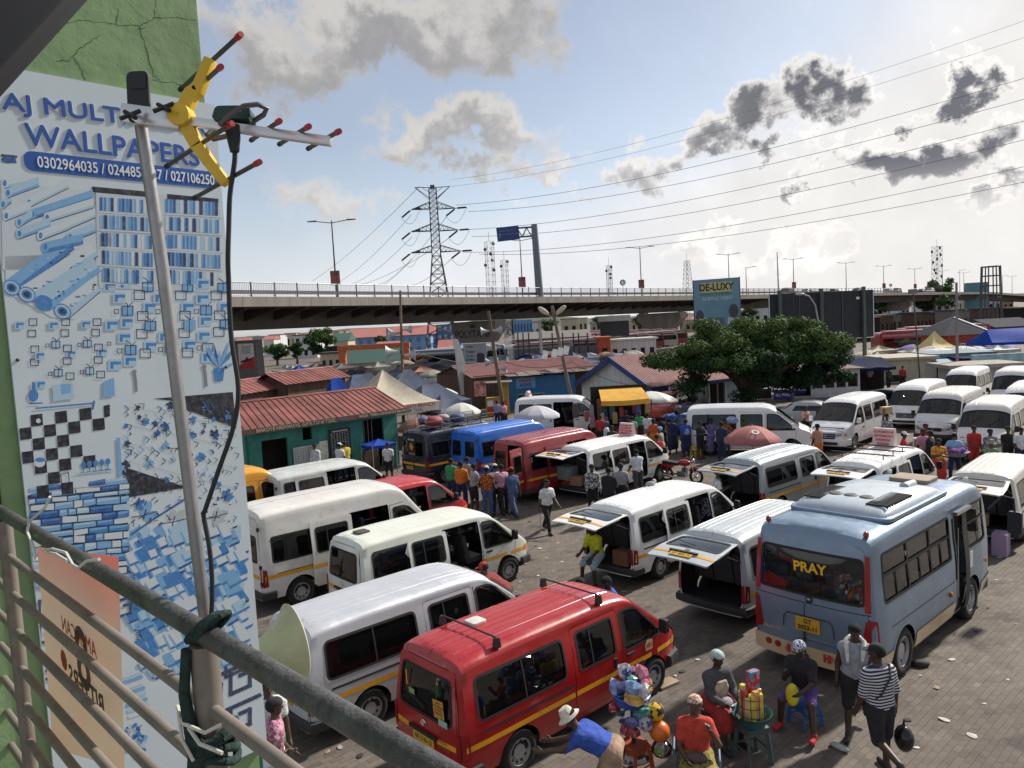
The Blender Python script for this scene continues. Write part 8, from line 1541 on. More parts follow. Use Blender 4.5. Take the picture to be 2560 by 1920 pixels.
def load_rack(root,B):
 z=B.H+.12
 for y in(-.72,-.25,.25,.72):MB().tube([(.15,y,z),(4.0,y,z)],.016,5).obj('rack_rail',BLACKP,root)
 for x in np.linspace(.15,4.0,8):MB().tube([(float(x),-.72,z+.004),(float(x),.72,z+.004)],.014,5).obj('rack_bar',BLACKP,root)
 for s in(-1,1):
  MB().tube([(.15,s*.74,z+.2),(4.0,s*.74,z+.2)],.014,5).obj('rack_rail',BLACKP,root)
  for x in np.linspace(.2,3.9,6):MB().tube([(float(x),s*.73,z-.16),(float(x),s*.74,z+.2)],.013,5).obj('rack_post',BLACKP,root)
 rng=np.random.RandomState(5)
 for i in range(9):b=MB();sx=rng.uniform(.2,.38);b.ico((rng.uniform(.5,2.6),rng.uniform(-.4,.4),z+.16),sx,9,6,(1.2,1,.62),Matrix.Rotation(rng.uniform(0,3),3,'Z'));b.obj('luggage_sack',flat('sack_%d'%(i%5),[(.03,.03,.035),(.35,.3,.3),(.3,.05,.06),(.08,.1,.2),(.02,.02,.02)][i%5]),root,60)
nv=V(SPRLOW,NAVY,'van','dark navy van with loaded roof rack before the teal office',(0,-.84,.42),(1067,1192),48,rack=load_rack,plate='GT 6604-09',stripe=YEL)
b=MB();MS=frameM((-.07,.05,1.62),(0,-1,0),(0,0,1));pts=[((.2 if k%2==0 else .09)*math.cos(k*math.pi/8),(.2 if k%2==0 else .09)*math.sin(k*math.pi/8))for k in range(16)];b.prism(pts,0,.004,'z',MS);b.obj('star_sticker',STK,nv);text('FOR SURE',.1,WHITEP,nv,MS@Matrix.Translation((0,.3,.0)),'lettering');text('WAAKYE',.11,STK,nv,MS@Matrix.Translation((0,-.3,.0)),'lettering',bold=.004)
V(SPRLOW,BLUE,'van','bright blue van with closed twin rear doors',(.04,-.83,2.10),(1190,1091),48,plate='GN 903-11')
V(SPRLOW,MAROON,'van','maroon van with one rear door swung open and open side door',(.04,-.83,2.10),(1309,1118),48,door=1.13,rdoors=(105,0),plate='GR 455-10')
w1=V(HIACE,WHITE,'minibus','white minibus with raised tailgate and a red lettered sign on its roof',(4.20,-.83,0),(1654,1204),48,door=1.02,gate=83,rack=lambda r,B:sign_box(r,B,3.1,('DAWHENYA','PRAMPRAM','SPORT BARRIER','COMMUNITY 25'),-.1))
w2=V(HIACE,WHITE,'minibus','white minibus with raised tailgate and a yellow shirted man in its boot',(.80,-.83,0),(1641,1454),48,door=1.02,gate=82)
w3=V(HIACE,mat('paint_silver_white',(.52,.56,.58),.36,.25,.05,coat=.4,dirt=.5,dcol=(.34,.31,.27)),'minibus','silver white minibus with raised tailgate and empty dark boot beside the bus',(.0,-.83,.36),(1868,1541),47,gate=80)
w4=V(HIACE,SILGREY,'minibus','silver grey minibus with raised tailgate and unbroken yellow side stripe',(.06,-.66,1.86),(1895,1160),50,gate=82)
w5=V(HIACE,WHITE,'minibus','white minibus with raised tailgate and three long roof bars',(.06,-.66,1.86),(2190,1168),47,door=1.02,gate=83,stripe=None,rack=lambda r,B:(tube_rack(r,B),sign_box(r,B,2.85,('KOFORIDUA','AKWABOSO','NANKESE','SUHUM'),.15,w=.66,h=.58)))
w6=V(HIACE,mat('paint_warm_white',(.62,.60,.55),.34,.05,.05,coat=.4,dirt=.5,dcol=(.36,.32,.26)),'minibus','warm white minibus with raised tailgate cut by the right edge',(.06,-.70,1.88),(2532,1196),44,gate=80,stripe=None)
V(H300,PEARL,'van','white van facing right with dark open side door behind the grey umbrella',(4.72,-.93,0),(1488,1090),106,door=1.15,stripe=None,bumper=PEARL,rack=lambda r,B:sign_box(r,B,.6,('KUMASI',),.3,mat('sign_pinkish',(.6,.5,.48),.6),.5,.3))
V(H300,PEARL,'van','long white van with an unbroken dark window band before the red car',(4.72,-.93,0),(1985,1139),109,stripe=None,bumper=PEARL,glassm=glass('dark_glass',.06),pane_split=False)
V(H300,PEARL,'van','white van facing the camera in the middle of the right group',(4.72,.93,0),(2139,1125),224,stripe=None,bumper=PEARL,rims=1)
GVR='white vans facing the yard at the right'
V(SPRLOW,DUSTYW,'van','dusty white van with bonnet vent right of the facing commuter van',(5.35,.76,.4),(2380,1098),224,stripe=None)
V(SPRLOW,DUSTYW,'van','dusty white van behind the standing people in red and blue',(4.55,.72,1.28),(2512,1080),222,stripe=None)
V(H200,PEARL,'van','white high roof van half hidden behind the facing dusty van',(4.97,-.78,1.22),(2227,1012),222,stripe=None,bumper=PEARL)
V(H200,PEARL,'van','white high roof van farthest back before the concrete kiosk',(4.97,-.78,1.22),(2362,968),222,stripe=None,bumper=PEARL)
V(SPRINT,DUSTYW,'van','white van at the right edge behind the others with blue windscreen',(4.75,-.78,1.40),(2484,975),220,stripe=None)
V(H200,PEARL,'van','white van roof cut by the right edge below the blue windscreen',(4.5,-.78,1.9),(2512,985),220,stripe=None,bumper=PEARL)
def load(root,B,items,cat='bundle'):
 for lab,shape,loc,m,sz,nm in items:
  M=root.matrix_basis if False else Matrix.Translation(root.location)@Matrix.Rotation(root.rotation_euler[2],4,'Z');p=M@Vector(loc);b=MB()
  if shape=='sack':
   b.ico((0,0,0),.5,12,8);o=b.obj(nm,m,None,60,p,(random.uniform(-.2,.2),random.uniform(-.2,.2),root.rotation_euler[2]));o.scale=sz
  else:b.box(-.5,.5,-.5,.5,-.5,.5);o=b.obj(nm,m,None,None,p,(0,0,root.rotation_euler[2]+random.uniform(-.2,.2)),bevel=.06);o.scale=sz
  tag(o,lab,cat)
PLAID=cloth_pat('plaid_green',(.05,.16,.12),(.35,.4,.38),26.,'check');PLB=cloth_pat('plaid_blue',(.1,.12,.35),(.5,.3,.32),22.,'check')
load(w1,HIACE,[('green checked bale tilted in the boot of the signed white minibus','box',(.10,.35,.95),PLAID,(.55,.6,.5),'cloth_bale'),('brown wicker load low in the boot of the signed white minibus','box',(.05,-.2,.72),mat('wicker',(.30,.18,.12),.9,var=.4,scale=14),(.4,.5,.35),'basket'),('red bundle under the checked bale','sack',(.1,.3,.55),cloth('dark_red',(.2,.03,.03)),(.6,.7,.35),'bundle')])
load(w5,HIACE,[('blue and white striped bag on the boot sill of the minibus with long roof bars','sack',(-.02,-.35,.98),PLB,(.4,.55,.35),'striped_bag')]);load(w6,HIACE,[('brown carton in the boot of the minibus at the right edge','box',(.25,.15,.68),mat('carton',(.30,.16,.06),.85),(.35,.55,.32),'carton'),('blue and red checked bag standing behind the right edge minibus','box',(-.55,-.55,.30),PLB,(.5,.34,.58),'checked_bag')])
load(w2,HIACE,[('red and brown baskets stacked in the boot beside the yellow shirted man','box',(.12,-.42,.72),mat('rope_brown',(.16,.07,.04),.9,var=.6,scale=20),(.4,.45,.36),'basket')])
# cars, coaches, motorcycle
def car_body(name,L,H,prof,hw=.86,wheels=(.8,3.4)):
 return Body(name,L=L,H=H,zb=.24,belt=.85,tum=.16,pw=.6,rr=.12,lean=.10,rb=.06,fb=.14,wr=.31,arch=.37,wheels=wheels,top=prof,plan=[(0,hw-.10),(.5,hw),(L-1.,hw),(L-.14,hw-.16)],shoulder=[(0,.10),(1.,.14),(L-1.4,.14),(L-.14,.08)])
SUVB=car_body('suv',4.5,1.72,[(0,1.05),(.08,1.2),(.25,1.55),(.45,1.68),(1.5,1.72),(2.4,1.70),(2.7,1.62),(3.35,1.10),(4.2,.98),(4.36,.85)],.90,(.85,3.55));SEDAN=car_body('sedan',4.4,1.44,[(0,.95),(.06,1.0),(.75,1.04),(1.25,1.36),(1.7,1.44),(2.4,1.42),(2.65,1.36),(3.25,.98),(4.1,.85),(4.26,.72)],.86,(.85,3.45))
HATCH=car_body('hatch',3.9,1.47,[(0,.95),(.08,1.1),(.4,1.38),(.7,1.45),(1.6,1.47),(2.1,1.42),(2.75,1.0),(3.6,.88),(3.76,.75)],.83,(.7,3.1))
def make_car(B,pm_,label,loc,head,small=False,group=None,sign=False,band=None):
 r=empty('car',(loc[0],loc[1],loc[2]if len(loc)>2 else 0),math.pi/2-R_(head),label,'car',group)
 def body():
  V_,F_=B.shell([],[]);V2_,F2=B.front(B.endpoly(B.x1));V3,F3=B.rear(B.endpoly(0.));return npmesh('body',np.concatenate([V_,V2_,V3]),np.concatenate([F_,F2+len(V_),F3+len(V_)+len(V2_)]),38,3e-3)
 obj('body',cached((B.name,'body'),body),pm_,r);xr=[x for x,z in B.top if z>B.H-.12];x0,x1=min(xr),max(xr);zt=B.H;bl=.92;xm=(x0+x1)/2
 for s in(-1,1):
  for i,q in enumerate((rpoly([(x0-.05,bl),(xm-.04,bl),(xm-.04,zt-.24),(x0+.15,zt-.24)],.05),rpoly([(xm+.04,bl),(x1+.45,bl),(x1+.02,zt-.24),(xm+.04,zt-.24)],.05))):
   def g(q=q,s=s):V_,T=B.patch(q,s,.006);return npmesh('win',V_,T)
   obj('window',cached((B.name,'w',i,s),g),MATS['dark_glass'],r)
  def hl(s=s):w=B._hw(B.x1);z=B._zt(B.x1);V_,T=B.front(rpoly([(s*w*.5,z-.2),(s*w*.93,z-.16),(s*w*.93,z-.04),(s*w*.55,z-.08)][::s],.02),(),.012);return npmesh('l',V_,T)
  obj('headlamp',cached((B.name,'hl',s),hl),LAMPC,r)
  def tl(s=s):V_,T=B.rear([(s*.55,.68),(s*.74,.68),(s*.74,.85),(s*.55,.85)][::s],(),.012,.2);return npmesh('l',V_,T)
  obj('tail_lamp',cached((B.name,'tl',s),tl),LAMPR,r)
  for wx in B.wheels:wheel_parts(r,wx,s*(B._hw(1)-.10),.31,.19,1)
 def ws(front):
  def f():
   Vs=[];Fs=[];n=0
   zc=[x for x,z in B.top if x>x1];a,c=(x1+.08,zc[0]if zc[0]-x1>.3 else zc[1])if front else(.10 if B is not SEDAN else .8,x0-.02)
   for s in(-1,1):V_,T=tri2d([(a,1.35),(c-.04,1.25),(c-.04,2.),(a,2.)],(),.1,.1,.1);Vs.append(B.P(V_[:,0],V_[:,1],s,.006));Fs.append(T+n);n+=len(V_)
   return npmesh('ws',np.concatenate(Vs),np.concatenate(Fs),60,4e-3)
  return f
 obj('windscreen',cached((B.name,'ws'),ws(True)),GLASSW if not small else MATS['dark_glass'],r);obj('rear_window',cached((B.name,'rw'),ws(False)),MATS['dark_glass'],r)
 def bm(f):
  def q():
   b=MB();w=B._hw(B.x1 if f else 0);ys=np.linspace(-1,1,9);pts=[((float(B.frontx(y*w,.45))+.01)if f else float(B.rearx(y*w,.45)),float(y*w))for y in(ys if f else ys[::-1])];ubar(b,pts,[(-.05,.52),(.04,.50),(.05,.40),(.03,.28),(-.04,.26)]);return b.mesh('b',40)
  return q
 obj('front_bumper',cached((B.name,'fb'),bm(True)),pm_,r);obj('rear_bumper',cached((B.name,'rb'),bm(False)),pm_,r)
 if sign:sign_box(r,B,(x0+x1)/2,('TAXI',),w=.5,h=.2,m=mat('sign_pinkish',(.6,.5,.48),.6))
 return r
REDC_=paint('paint_orange_red',(.50,.055,.03),.25);c=at(1655,1050,0);s=make_car(SUVB,REDC_,'orange red car with roof rails parked under the tree',(c.x+2.0,c.y+3.0),214,sign=True)
for y in(-.55,.55):MB().tube([(.5,y,1.74),(.7,y,1.78),(2.2,y,1.78),(2.4,y,1.74)],.02,6).obj('roof_rail',BLACKP,s)
c=at(1712,1085,0);make_car(HATCH,paint('paint_dark_blue',(.03,.06,.16),.3),'dark blue hatchback between the red car and the long white van',(c.x+1.4,c.y+3.0),205);c=at(2010,1062,0);make_car(SEDAN,paint('paint_silver_car',(.42,.44,.47),.2),'silver saloon behind the two facing white vans',(c.x-1.6,c.y+.6),118);c=at(2075,1040,0);make_car(SEDAN,paint('paint_black_car',(.02,.02,.025),.2),'black saloon behind the facing white commuter van',(c.x+3.0,c.y+2.2),150)
q=atd(1062,945,98);make_car(SEDAN,paint('paint_white_car',(.6,.6,.58),.2),'white and yellow taxi on the far street beside the slate tents',(q.x,98),200);q=atd(1095,950,90);make_car(SUVB,paint('paint_silver_car',(.42,.44,.47),.2),'silver pickup on the far street before the dark shed',(q.x,90),215)
q=atd(835,925,105);make_van(H200,PEARL,'van','white van among the far market umbrellas left of the gateway',(0,0,0),None,200,loc=(q.x,105),stripe=None)
dk=[paint('paint_black_car',(.02,.02,.025)),paint('paint_silver_car',(.42,.44,.47)),paint('paint_grey_car',(.12,.12,.13),.2)]
for i,(px,B_,lab)in enumerate(((1960,SUVB,'dark four wheel drive on the flyover left of the dark billboard'),(2025,SEDAN,'silver saloon on the flyover above the dark billboard'),(2080,HATCH,'small hatchback on the flyover above the dark billboard'),(2150,SUVB,'dark four wheel drive on the flyover at the billboard right end'),(2215,HATCH,'hatchback on the flyover beside the round sign'),(2248,SUVB,'grey four wheel drive on the flyover left of the white mast'),(2300,SEDAN,'saloon on the flyover right of the white mast'),(2330,SUVB,'dark car on the flyover below the flat topped tree'))):
 s=bs_at(px,3.5,10.5);p=bpt(s,3.5,9.91);e=bpt(s+3,3.5)-bpt(s-3,3.5);make_car(B_,dk[i%3],lab,p,math.degrees(math.atan2(e.x,e.y))+(180 if i%2 else 0),True)
def coach(label,c,head,m,m2,L=11.5,letters=None,group=None,H=3.3):
 r=empty('coach',(c[0],c[1],0),math.pi/2-R_(head),label,'bus',group);b=MB();b.prism(rpoly([(0,.35),(L,.35),(L,1.6),(L-.35,H-.1),(L-.6,H),(.2,H),(0,H-.2)],.15),-1.22,1.22,'y');b.obj('body',m,r,35);MB().prism(rpoly([(.4,1.55),(L-.3,1.55),(L-.55,2.55),(.4,2.55)],.1),-1.235,1.235,'y').obj('window_band',MATS['dark_glass'],r);MB().box(1.,L-1.2,-.9,.9,H+.01,H+.16).obj('roof_unit',m2,r,bevel=.05);MB().prism(rpoly([(.3,H-.5),(L-.7,H-.5),(L-.9,H-.25),(.3,H-.25)],.05),-1.24,1.24,'y').obj('roof_stripe',m2,r)
 for x in(2.2,L-2.6):
  for s in(-1,1):wheel_parts(r,x,s*1.05,.48,.3)
 b=MB();b.box(L-.02,L+.04,-1.05,1.05,1.3,2.6,None);b.obj('windscreen',MATS['dark_glass'],r)
 if letters:
  for sg in(-1,):text(letters,.85,WHITEP,r,frameM((L*.5,-1.26,.98),(1,0,0),(0,0,1)),'lettering',bold=.01)
 return r
CR=paint('paint_coach_red',(.26,.025,.03),.2);CW=paint('paint_coach_white',(.58,.57,.56),.3);CB=paint('paint_coach_blue',(.12,.2,.32),.3)
q=atd(2188,860,90.);coach('dark red coach lettered Travel & Tour behind the gazebo',(q.x,90.),92,CR,mat('coach_pink',(.45,.2,.2),.6),11.5,'Travel & Tour');q=atd(2250,860,102.);coach('second dark red coach behind the lettered one',(q.x,102.),92,CR,CW,11.5)
q=atd(1945,870,86.);coach('white coach front beside the dark billboard posts',(q.x+8,86.),270,CW,CW,9.)
for i in range(26):px=1275+(i*37)%370;Y=126+i*5;q=atd(px,850,Y);coach('red and white coach in the crowded bus park under the flyover',(q.x,Y),80+random.uniform(-12,12),CR if i%2 else CW,CW if i%2 else CR,11,group='coaches in the far bus park')
for i in range(4):px=1020+i*30;q=atd(px,880,118+i*5);coach('pale blue coach behind the feather banner',(q.x,118+i*5),95,CB if i!=2 else CW,CW,11,group='blue coaches beyond the market')
def motorcycle():
 f=at(1727,1209,0);b_=at(1668,1203,0);d=(f-b_);hd=math.degrees(math.atan2(d.x,d.y));r=empty('motorcycle',b_,math.pi/2-R_(hd),'red motorcycle with black five spoke wheels beside the signed white minibus','motorcycle');WB=1.27;MR=mat('moto_red',(.40,.02,.025),.3,coat=.5);ENG=mat('engine_metal',(.22,.22,.23),.4,.7,.2,20)
 for x in(0,WB):
  w=empty('wheel',(x,0,.30),0,parent=r);b=MB();b.tube([(.255*math.cos(a),0,.255*math.sin(a))for a in np.linspace(0,2*math.pi,25)[:-1]],.045,8,close=True);b.obj('tyre',TYRE,w,60);b=MB();b.tube([(.205*math.cos(a),0,.205*math.sin(a))for a in np.linspace(0,2*math.pi,25)[:-1]],.016,6,close=True);b.obj('rim',BLACKP,w,60)
  for k in range(5):a=k*2*math.pi/5;MB().tube([(0,0,0),(.205*math.cos(a),0,.205*math.sin(a))],[.026,.012],6).obj('spoke',STEEL,w)
  MB().tube([(0,-.06,0),(0,.06,0)],.045,10).obj('hub',ENG,w)
 for s in(-1,1):MB().tube([(WB,s*.075,.30),(WB-.22,s*.08,.92)],.022,8).obj('fork_leg',CHROME,r,60);MB().tube([(0,s*.09,.30),(.12,s*.12,.66)],.028,8).obj('shock_absorber',MR,r,60);MB().tube([(0,s*.08,.30),(.48,s*.08,.34)],.02,6).obj('swing_arm',BLACKP,r)
 b=MB();b.tube([(WB-.30,0,.86),(.68,0,.50),(.55,0,.26)],.025,6);b.tube([(WB-.30,0,.86),(.40,0,.68),(.02,0,.70)],.022,6);b.obj('frame',BLACKP,r,60)
 MB().ico((.78,0,.80),.2,14,8,(1.35,.75,.68)).obj('fuel_tank',MR,r,60);b=MB();b.prism(rpoly([(-.12,.72),(.58,.70),(.55,.80),(.15,.83),(-.12,.86)],.05),-.13,.13,'y');b.obj('seat',BLACK,r,bevel=.03);b=MB();b.prism(rpoly([(-.20,.60),(.30,.56),(.30,.69),(-.2,.74)],.05),-.11,.11,'y');b.obj('tail_panel',MR,r,bevel=.02)
 b=MB();b.box(.50,.86,-.14,.14,.24,.48);b.obj('engine',ENG,r,bevel=.04);b=MB();[b.box(.70,.88,-.11,.11,.46+k*.035,.48+k*.035)for k in range(5)];tag(b.obj('cylinder_fins',ENG,r),kind='stuff');MB().tube([(.85,-.1,.42),(.9,-.14,.25),(.5,-.16,.22),(-.1,-.17,.30)],[.025,.025,.04,.05],10).obj('exhaust',CHROME,r,60)
 MB().tube([(WB-.30,-.36,1.06),(WB-.24,-.2,1.08),(WB-.22,0,.97),(WB-.24,.2,1.08),(WB-.30,.36,1.06)],.014,8).obj('handlebar',BLACKP,r,60);b=MB();b.ico((WB-.10,0,.90),.09,12,8,(.7,1,1));b.obj('headlamp',CHROME,r,60)
 for s in(-1,1):MB().tube([(WB-.26,s*.26,1.08),(WB-.24,s*.30,1.22)],.007,5).obj('mirror_stem',BLACKP,r);MB().ico((WB-.24,s*.30,1.25),.05,8,5,(.3,1.2,.8)).obj('mirror',BLACKP,r,60)
 MB().tube([(WB+.10,0,.60),(WB-.02,0,.635),(WB-.18,0,.60),(WB-.27,0,.50)],[.05,.06,.06,.05],8).obj('mudguard',MR,r,60);MB().tube([(.02,.05,.60),(-.22,.05,.55),(-.30,.05,.35)],.05,8).obj('mudguard',BLACKP,r,60);MB().tube([(.6,.1,.25),(.52,.24,.0)],.012,6).obj('side_stand',BLACKP,r)
motorcycle()
# people and their goods
CL=dict(w=(.62,.64,.66),g=(.30,.30,.32),k=(.018,.018,.022),b=(.03,.09,.42),n=(.02,.03,.08),r=(.46,.035,.03),o=(.60,.17,.02),y=(.60,.50,.04),v=(.16,.13,.30),t=(.26,.22,.18),p=(.55,.26,.36),e=(.03,.26,.09),l=(.22,.40,.62),d=(.06,.06,.065),u=(.28,.06,.03),j=(.06,.10,.20))
def cm(c):
 if c in CL:return cloth('c_'+c,CL[c])
 a,b=c[0],c[1];return cloth_pat('p_'+c,CL[a],CL[b],26. if len(c)<3 else 95.,'noise' if len(c)<3 else 'stripe')
CROWD=[(1132,1262,30,'stand','e','n','','boy in green shirt beside the bright red minibus'),(1157,1272,20,'stand_b','o','n','','child in orange shirt beside the bright red minibus nose'),(1172,1258,40,'hips','t','d','','man in tan shirt with his back turned behind the blue van'),(1189,1281,60,'cross','g','k','','man in grey T shirt waiting left of the orange numbered jersey'),(1222,1291,10,'stand','ko','j','cap:w','man in black and orange jersey and jeans seen from behind'),(1244,1284,350,'stand_b','w','k','cap:w','man in white vest at the open maroon door'),(1262,1285,330,'reach','p','k','','person in pink top leaning into the maroon van'),(1286,1291,330,'walk','j','j','cap:r','man in blue work clothes and red cap by the maroon door'),(975,1205,190,'stand','w','k','','man in white shirt beside the dark navy van'),(794,1205,200,'stand','w','k','','person in white T shirt before the list board'),(853,1205,30,'stand_b','w','n','cap:w','person in white cap before the chalkboard'),(868,1200,330,'stand','y','k','','person in yellow top before the chalkboard'),(1370,1331,150,'walk','w','k','','tall man in loose white shirt and black trousers walking with a stick'),(1484,1288,170,'stand','kw','k','','man in black printed T shirt at the signed minibus boot'),(1526,1300,20,'cross','k','k','','man in black vest beyond the lower white minibus roof'),(1556,1286,20,'stand_b','g','K','scarf:k','woman in grey top at the signed minibus side door'),(1597,1240,350,'reach','w','d','','man in white shirt leaning into the signed minibus door'),(1779,1372,330,'stand','wn','n','','man in spotted shirt by the lower white minibus nose'),(1795,1312,100,'cross','w','d','cap:d','man in pale shirt and dark cap at the silver grey minibus boot'),(1504,1122,200,'stand','r','k','','boy in red shirt beside the white van with open door'),(1518,1145,90,'stand_b','w','T','scarf:j','woman in cream top behind the signed minibus'),(1534,1158,200,'stand','d','k','','man in dark shirt behind the signed minibus'),(1575,1140,340,'cross','l','k','','person in light blue shirt left of the purple striped man'),(1583,1128,10,'stand','vw|','n','','man in purple striped shirt among the stalls'),(1601,1112,180,'stand_b','e','K','','woman in bright green top at the book stall'),(1567,1108,170,'stand','k','k','','man in black at the front of the white van with open door'),(1622,1118,5,'stand','w','t','','man in white shirt with a dark shoulder strap at the book stall'),(1637,1138,350,'stand_b','or','O','scarf:k','woman in orange and red print dress'),(1657,1130,340,'stand','k','K','scarf:k','woman in long black dress beside the blue scarfed woman'),(1683,1134,200,'carry','n','N','scarf:l','woman in dark dress with pale blue scarf balancing a basin'),(1646,1192,10,'stand','r','k','','man in red shirt between signed minibus and motorcycle'),(1655,1165,300,'stand_b','t','T','scarf:l','woman in bright blue headscarf behind the red shirted man'),(1717,1141,5,'stand','b','N','scarf:k','woman in blue top with a baby tied on her back'),(1752,1148,150,'cross','k','k','','man in black shorts and shirt left of the purple loaded woman'),(1779,1138,170,'carry','v','V','','woman in purple dress beside the dark window band'),(1814,1140,200,'hips','u','d','','man in rust red shirt left of the pink umbrella'),(1806,1152,20,'stand','n','n','','man in navy clothes before the rust shirted man'),(1700,1076,250,'stand_b','w','d','','man in white shirt standing at the red car'),(2015,1102,150,'stand_b','ow','K','scarf:k','woman in orange print top between the two facing white vans'),(2049,1115,280,'stand','l','n','','man in light blue T shirt at the facing white van'),(2047,1163,340,'stand','go','o','','boy in grey and orange at the nose of the long white van'),(2217,1131,170,'carry','dw','R','','woman in checked top balancing a box on her head'),(2257,1078,120,'stand_b^','r','n','cap:w','man in red shirt and white cap by the glass vendor box'),(2307,1070,190,'stand^','p','d','','man in pink shirt before the dusty white van'),(2312,1057,160,'stand_b^','rk|','k','','person in striped top behind the pink shirted man'),(2329,1192,320,'stand','k','k','','man in black shirt with his back turned near the basin seller'),(2347,1218,190,'cross','ry','R','scarf:k','woman in red and yellow print dress beside the roof barred minibus'),(2386,1080,10,'hips^','l','n','cap:t','man in bright blue shirt with elbows out before the dusty van'),(2434,1062,190,'stand_b^','r','r','','man in long red tunic drinking before the dusty van'),(2474,1070,180,'stand^','gk','d','','man in plaid shirt right of the red tunic'),(2477,1098,180,'cross^','te','d','brim:t','person in straw hat and green safety vest'),(2519,1064,190,'stand^','k','k','','man in black T shirt near the right edge'),(2552,1066,200,'stand_b^','w','n','','man in white T shirt at the right edge'),(2285,1118,350,'stand^','lw|','N','scarf:k','woman in striped top at the nose of the roof barred minibus'),(2175,972,190,'stand','g','k','','man standing inside the navy awning shop'),(2222,975,170,'stand_b','d','k','','dark figure standing deeper in the navy awning shop'),(2257,970,200,'stand','r','k','','figure in red at the corner of the beige container shop'),(1762,1035,190,'sit','g','k','','man sitting in the shade under the tree'),(1735,1035,160,'sit','d','k','','second sitter in the shade beside the hall door'),(1245,1068,20,'stand','bw|','n','','person in blue and white stripes left of the yellow kiosk'),(1262,1072,330,'stand','p','K','','woman in pink left of the yellow kiosk')]
for i,(px,py,hd,ps,tp,bt,hat,lab)in enumerate(CROWD):
 c=at(px,py,1.77 if ps[-1]=='^' else 0);ps=ps.strip('^');sk=bt.isupper();ht=hat.split(':')if hat else(None,'k');z=.12 if ps=='sit' else 0.
 person(lab,(c.x,c.y),hd,POSES[ps],ps,cm(tp)if len(tp)<3 else cm(tp),1.75 if i%4==1 else .62,None if sk else cm(bt),(1.55 if sk else(.95 if i%5==3 else 1.9)),LEATHER,ht[0],cm(ht[1]),cm(bt.lower())if sk else None,None,None,.021,i%3,z=z)
N_=.0135
def near(lab,loc,hd,pose,key,**k):return person(lab,loc,hd,pose,key,h=N_,fine=True,**k)
STR=cm('wn|');p=at(2203,1930);near('man in striped T shirt and black shorts walking with a crossbody bag',(p.x,p.y),345,dict(lean=3,arms=((-6,14,12,4),(4,12,20,4)),legs=((4,3,2),(-12,3,62)),head=(38,2),h=1.80),'nA',top=cloth_pat('marine',(.03,.03,.07),(.62,.62,.64),150.,'stripe'),sleeve=.9,bot=cm('k'),blen=.98,shoe=LEATHER,hat='cap',hatm=cm('k'),topw=1.6,botw=1.35,skin=1)
M=Matrix.Translation((p.x,p.y,0))@Matrix.Rotation(math.pi/2-R_(345),4,'Z');o=empty('crossbody_bag',M@Vector((.13,.10,1.02)),0,'small black crossbody bag hanging on the striped man','bag');Mi=Matrix.Translation(-o.location)@M
MB().tube([Mi@Vector(v)for v in((.10,-.13,1.50),(.165,.0,1.25),(.16,.12,1.02),(-.02,.2,1.05),(-.15,.10,1.2),(-.14,-.06,1.42),(-.03,-.14,1.54),(.10,-.13,1.50))],.012,6).obj('strap',BLACKP,o);MB().box(-.05,.05,-.09,.09,-.12,.12).obj('pouch',BLACKP,o,bevel=.02)
o=empty('carrier_bag',M@Vector((-.08,-.32,.52)),0,'black plastic carrier bag in the right hand of the striped man','bag');MB().ico((0,0,-.05),.17,12,8,(.75,.9,1.1)).obj('sack',mat('plastic_black',(.012,.012,.014),.25),o,60);MB().tube([(0,-.03,.10),(0,0,.22),(0,.03,.10)],.012,5).obj('handle',BLACKP,o)
p=at(2142,1838);near('man in grey vest with white towel round his neck walking past the bus',(p.x,p.y),205,dict(lean=4,arms=((-10,14,25,4),(12,14,30,4)),legs=((12,2,4),(-16,2,48)),head=(5,8),h=1.76),'nB',top=cloth('vest_grey',(.27,.28,.34)),sleeve=0,bot=cm('k'),blen=.95,shoe=LEATHER,botw=1.35,topw=1.3,skin=1)
M=Matrix.Translation((p.x,p.y,0))@Matrix.Rotation(math.pi/2-R_(205),4,'Z');o=MB().tube([M@Vector(v)for v in((.16,-.10,1.20),(.165,-.11,1.38),(.06,-.125,1.51),(-.07,-.05,1.53),(-.07,.05,1.53),(.06,.125,1.51),(.165,.11,1.38),(.16,.10,1.25))],[.02,.032,.034,.034,.034,.034,.032,.02],8).obj('towel',cloth('towel',(.66,.66,.64)),None,60);tag(o,'white towel draped round the neck of the man in the grey vest','towel')
def stool(label,c,h,m,w=.34,rz=.4,name='plastic_stool'):
 r=empty(name,(c[0],c[1],0),rz,label,'stool');MB().prism(rpoly([(-w/2,-w/2),(w/2,-w/2),(w/2,w/2),(-w/2,w/2)],.04),h-.03,h,'z').obj('seat',m,r,bevel=.008);MB().box(-w/2+.01,w/2-.01,-w/2+.01,w/2-.01,h-.10,h-.034).obj('skirt',m,r)
 for sx in(-1,1):
  for sy in(-1,1):b=MB();b.prism([(-.035,0),(.035,0),(.03,h-.1),(-.03,h-.1)],-.02,.02,'y',Matrix.Translation((sx*w*.52,sy*w*.52,0))@Matrix.Rotation(-sx*.08,4,'Y')@Matrix.Rotation(sy*.08,4,'X')@Matrix.Rotation(math.pi/4*sx*sy,4,'Z'));b.obj('leg',m,r)
 b=MB();b.tube([(sx*w*.49,sy*w*.49,h*.38)for sx,sy in((-1,-1),(1,-1),(1,1),(-1,1))],.014,5,close=True);b.obj('stretcher',m,r);return r
SB=mat('plastic_blue',(.03,.12,.34),.45);SG=mat('plastic_grey_green',(.055,.085,.085),.5,dirt=.3);SP=mat('plastic_purple',(.07,.03,.30),.4);ORW=mat('wood_orange',(.34,.055,.015),.6)
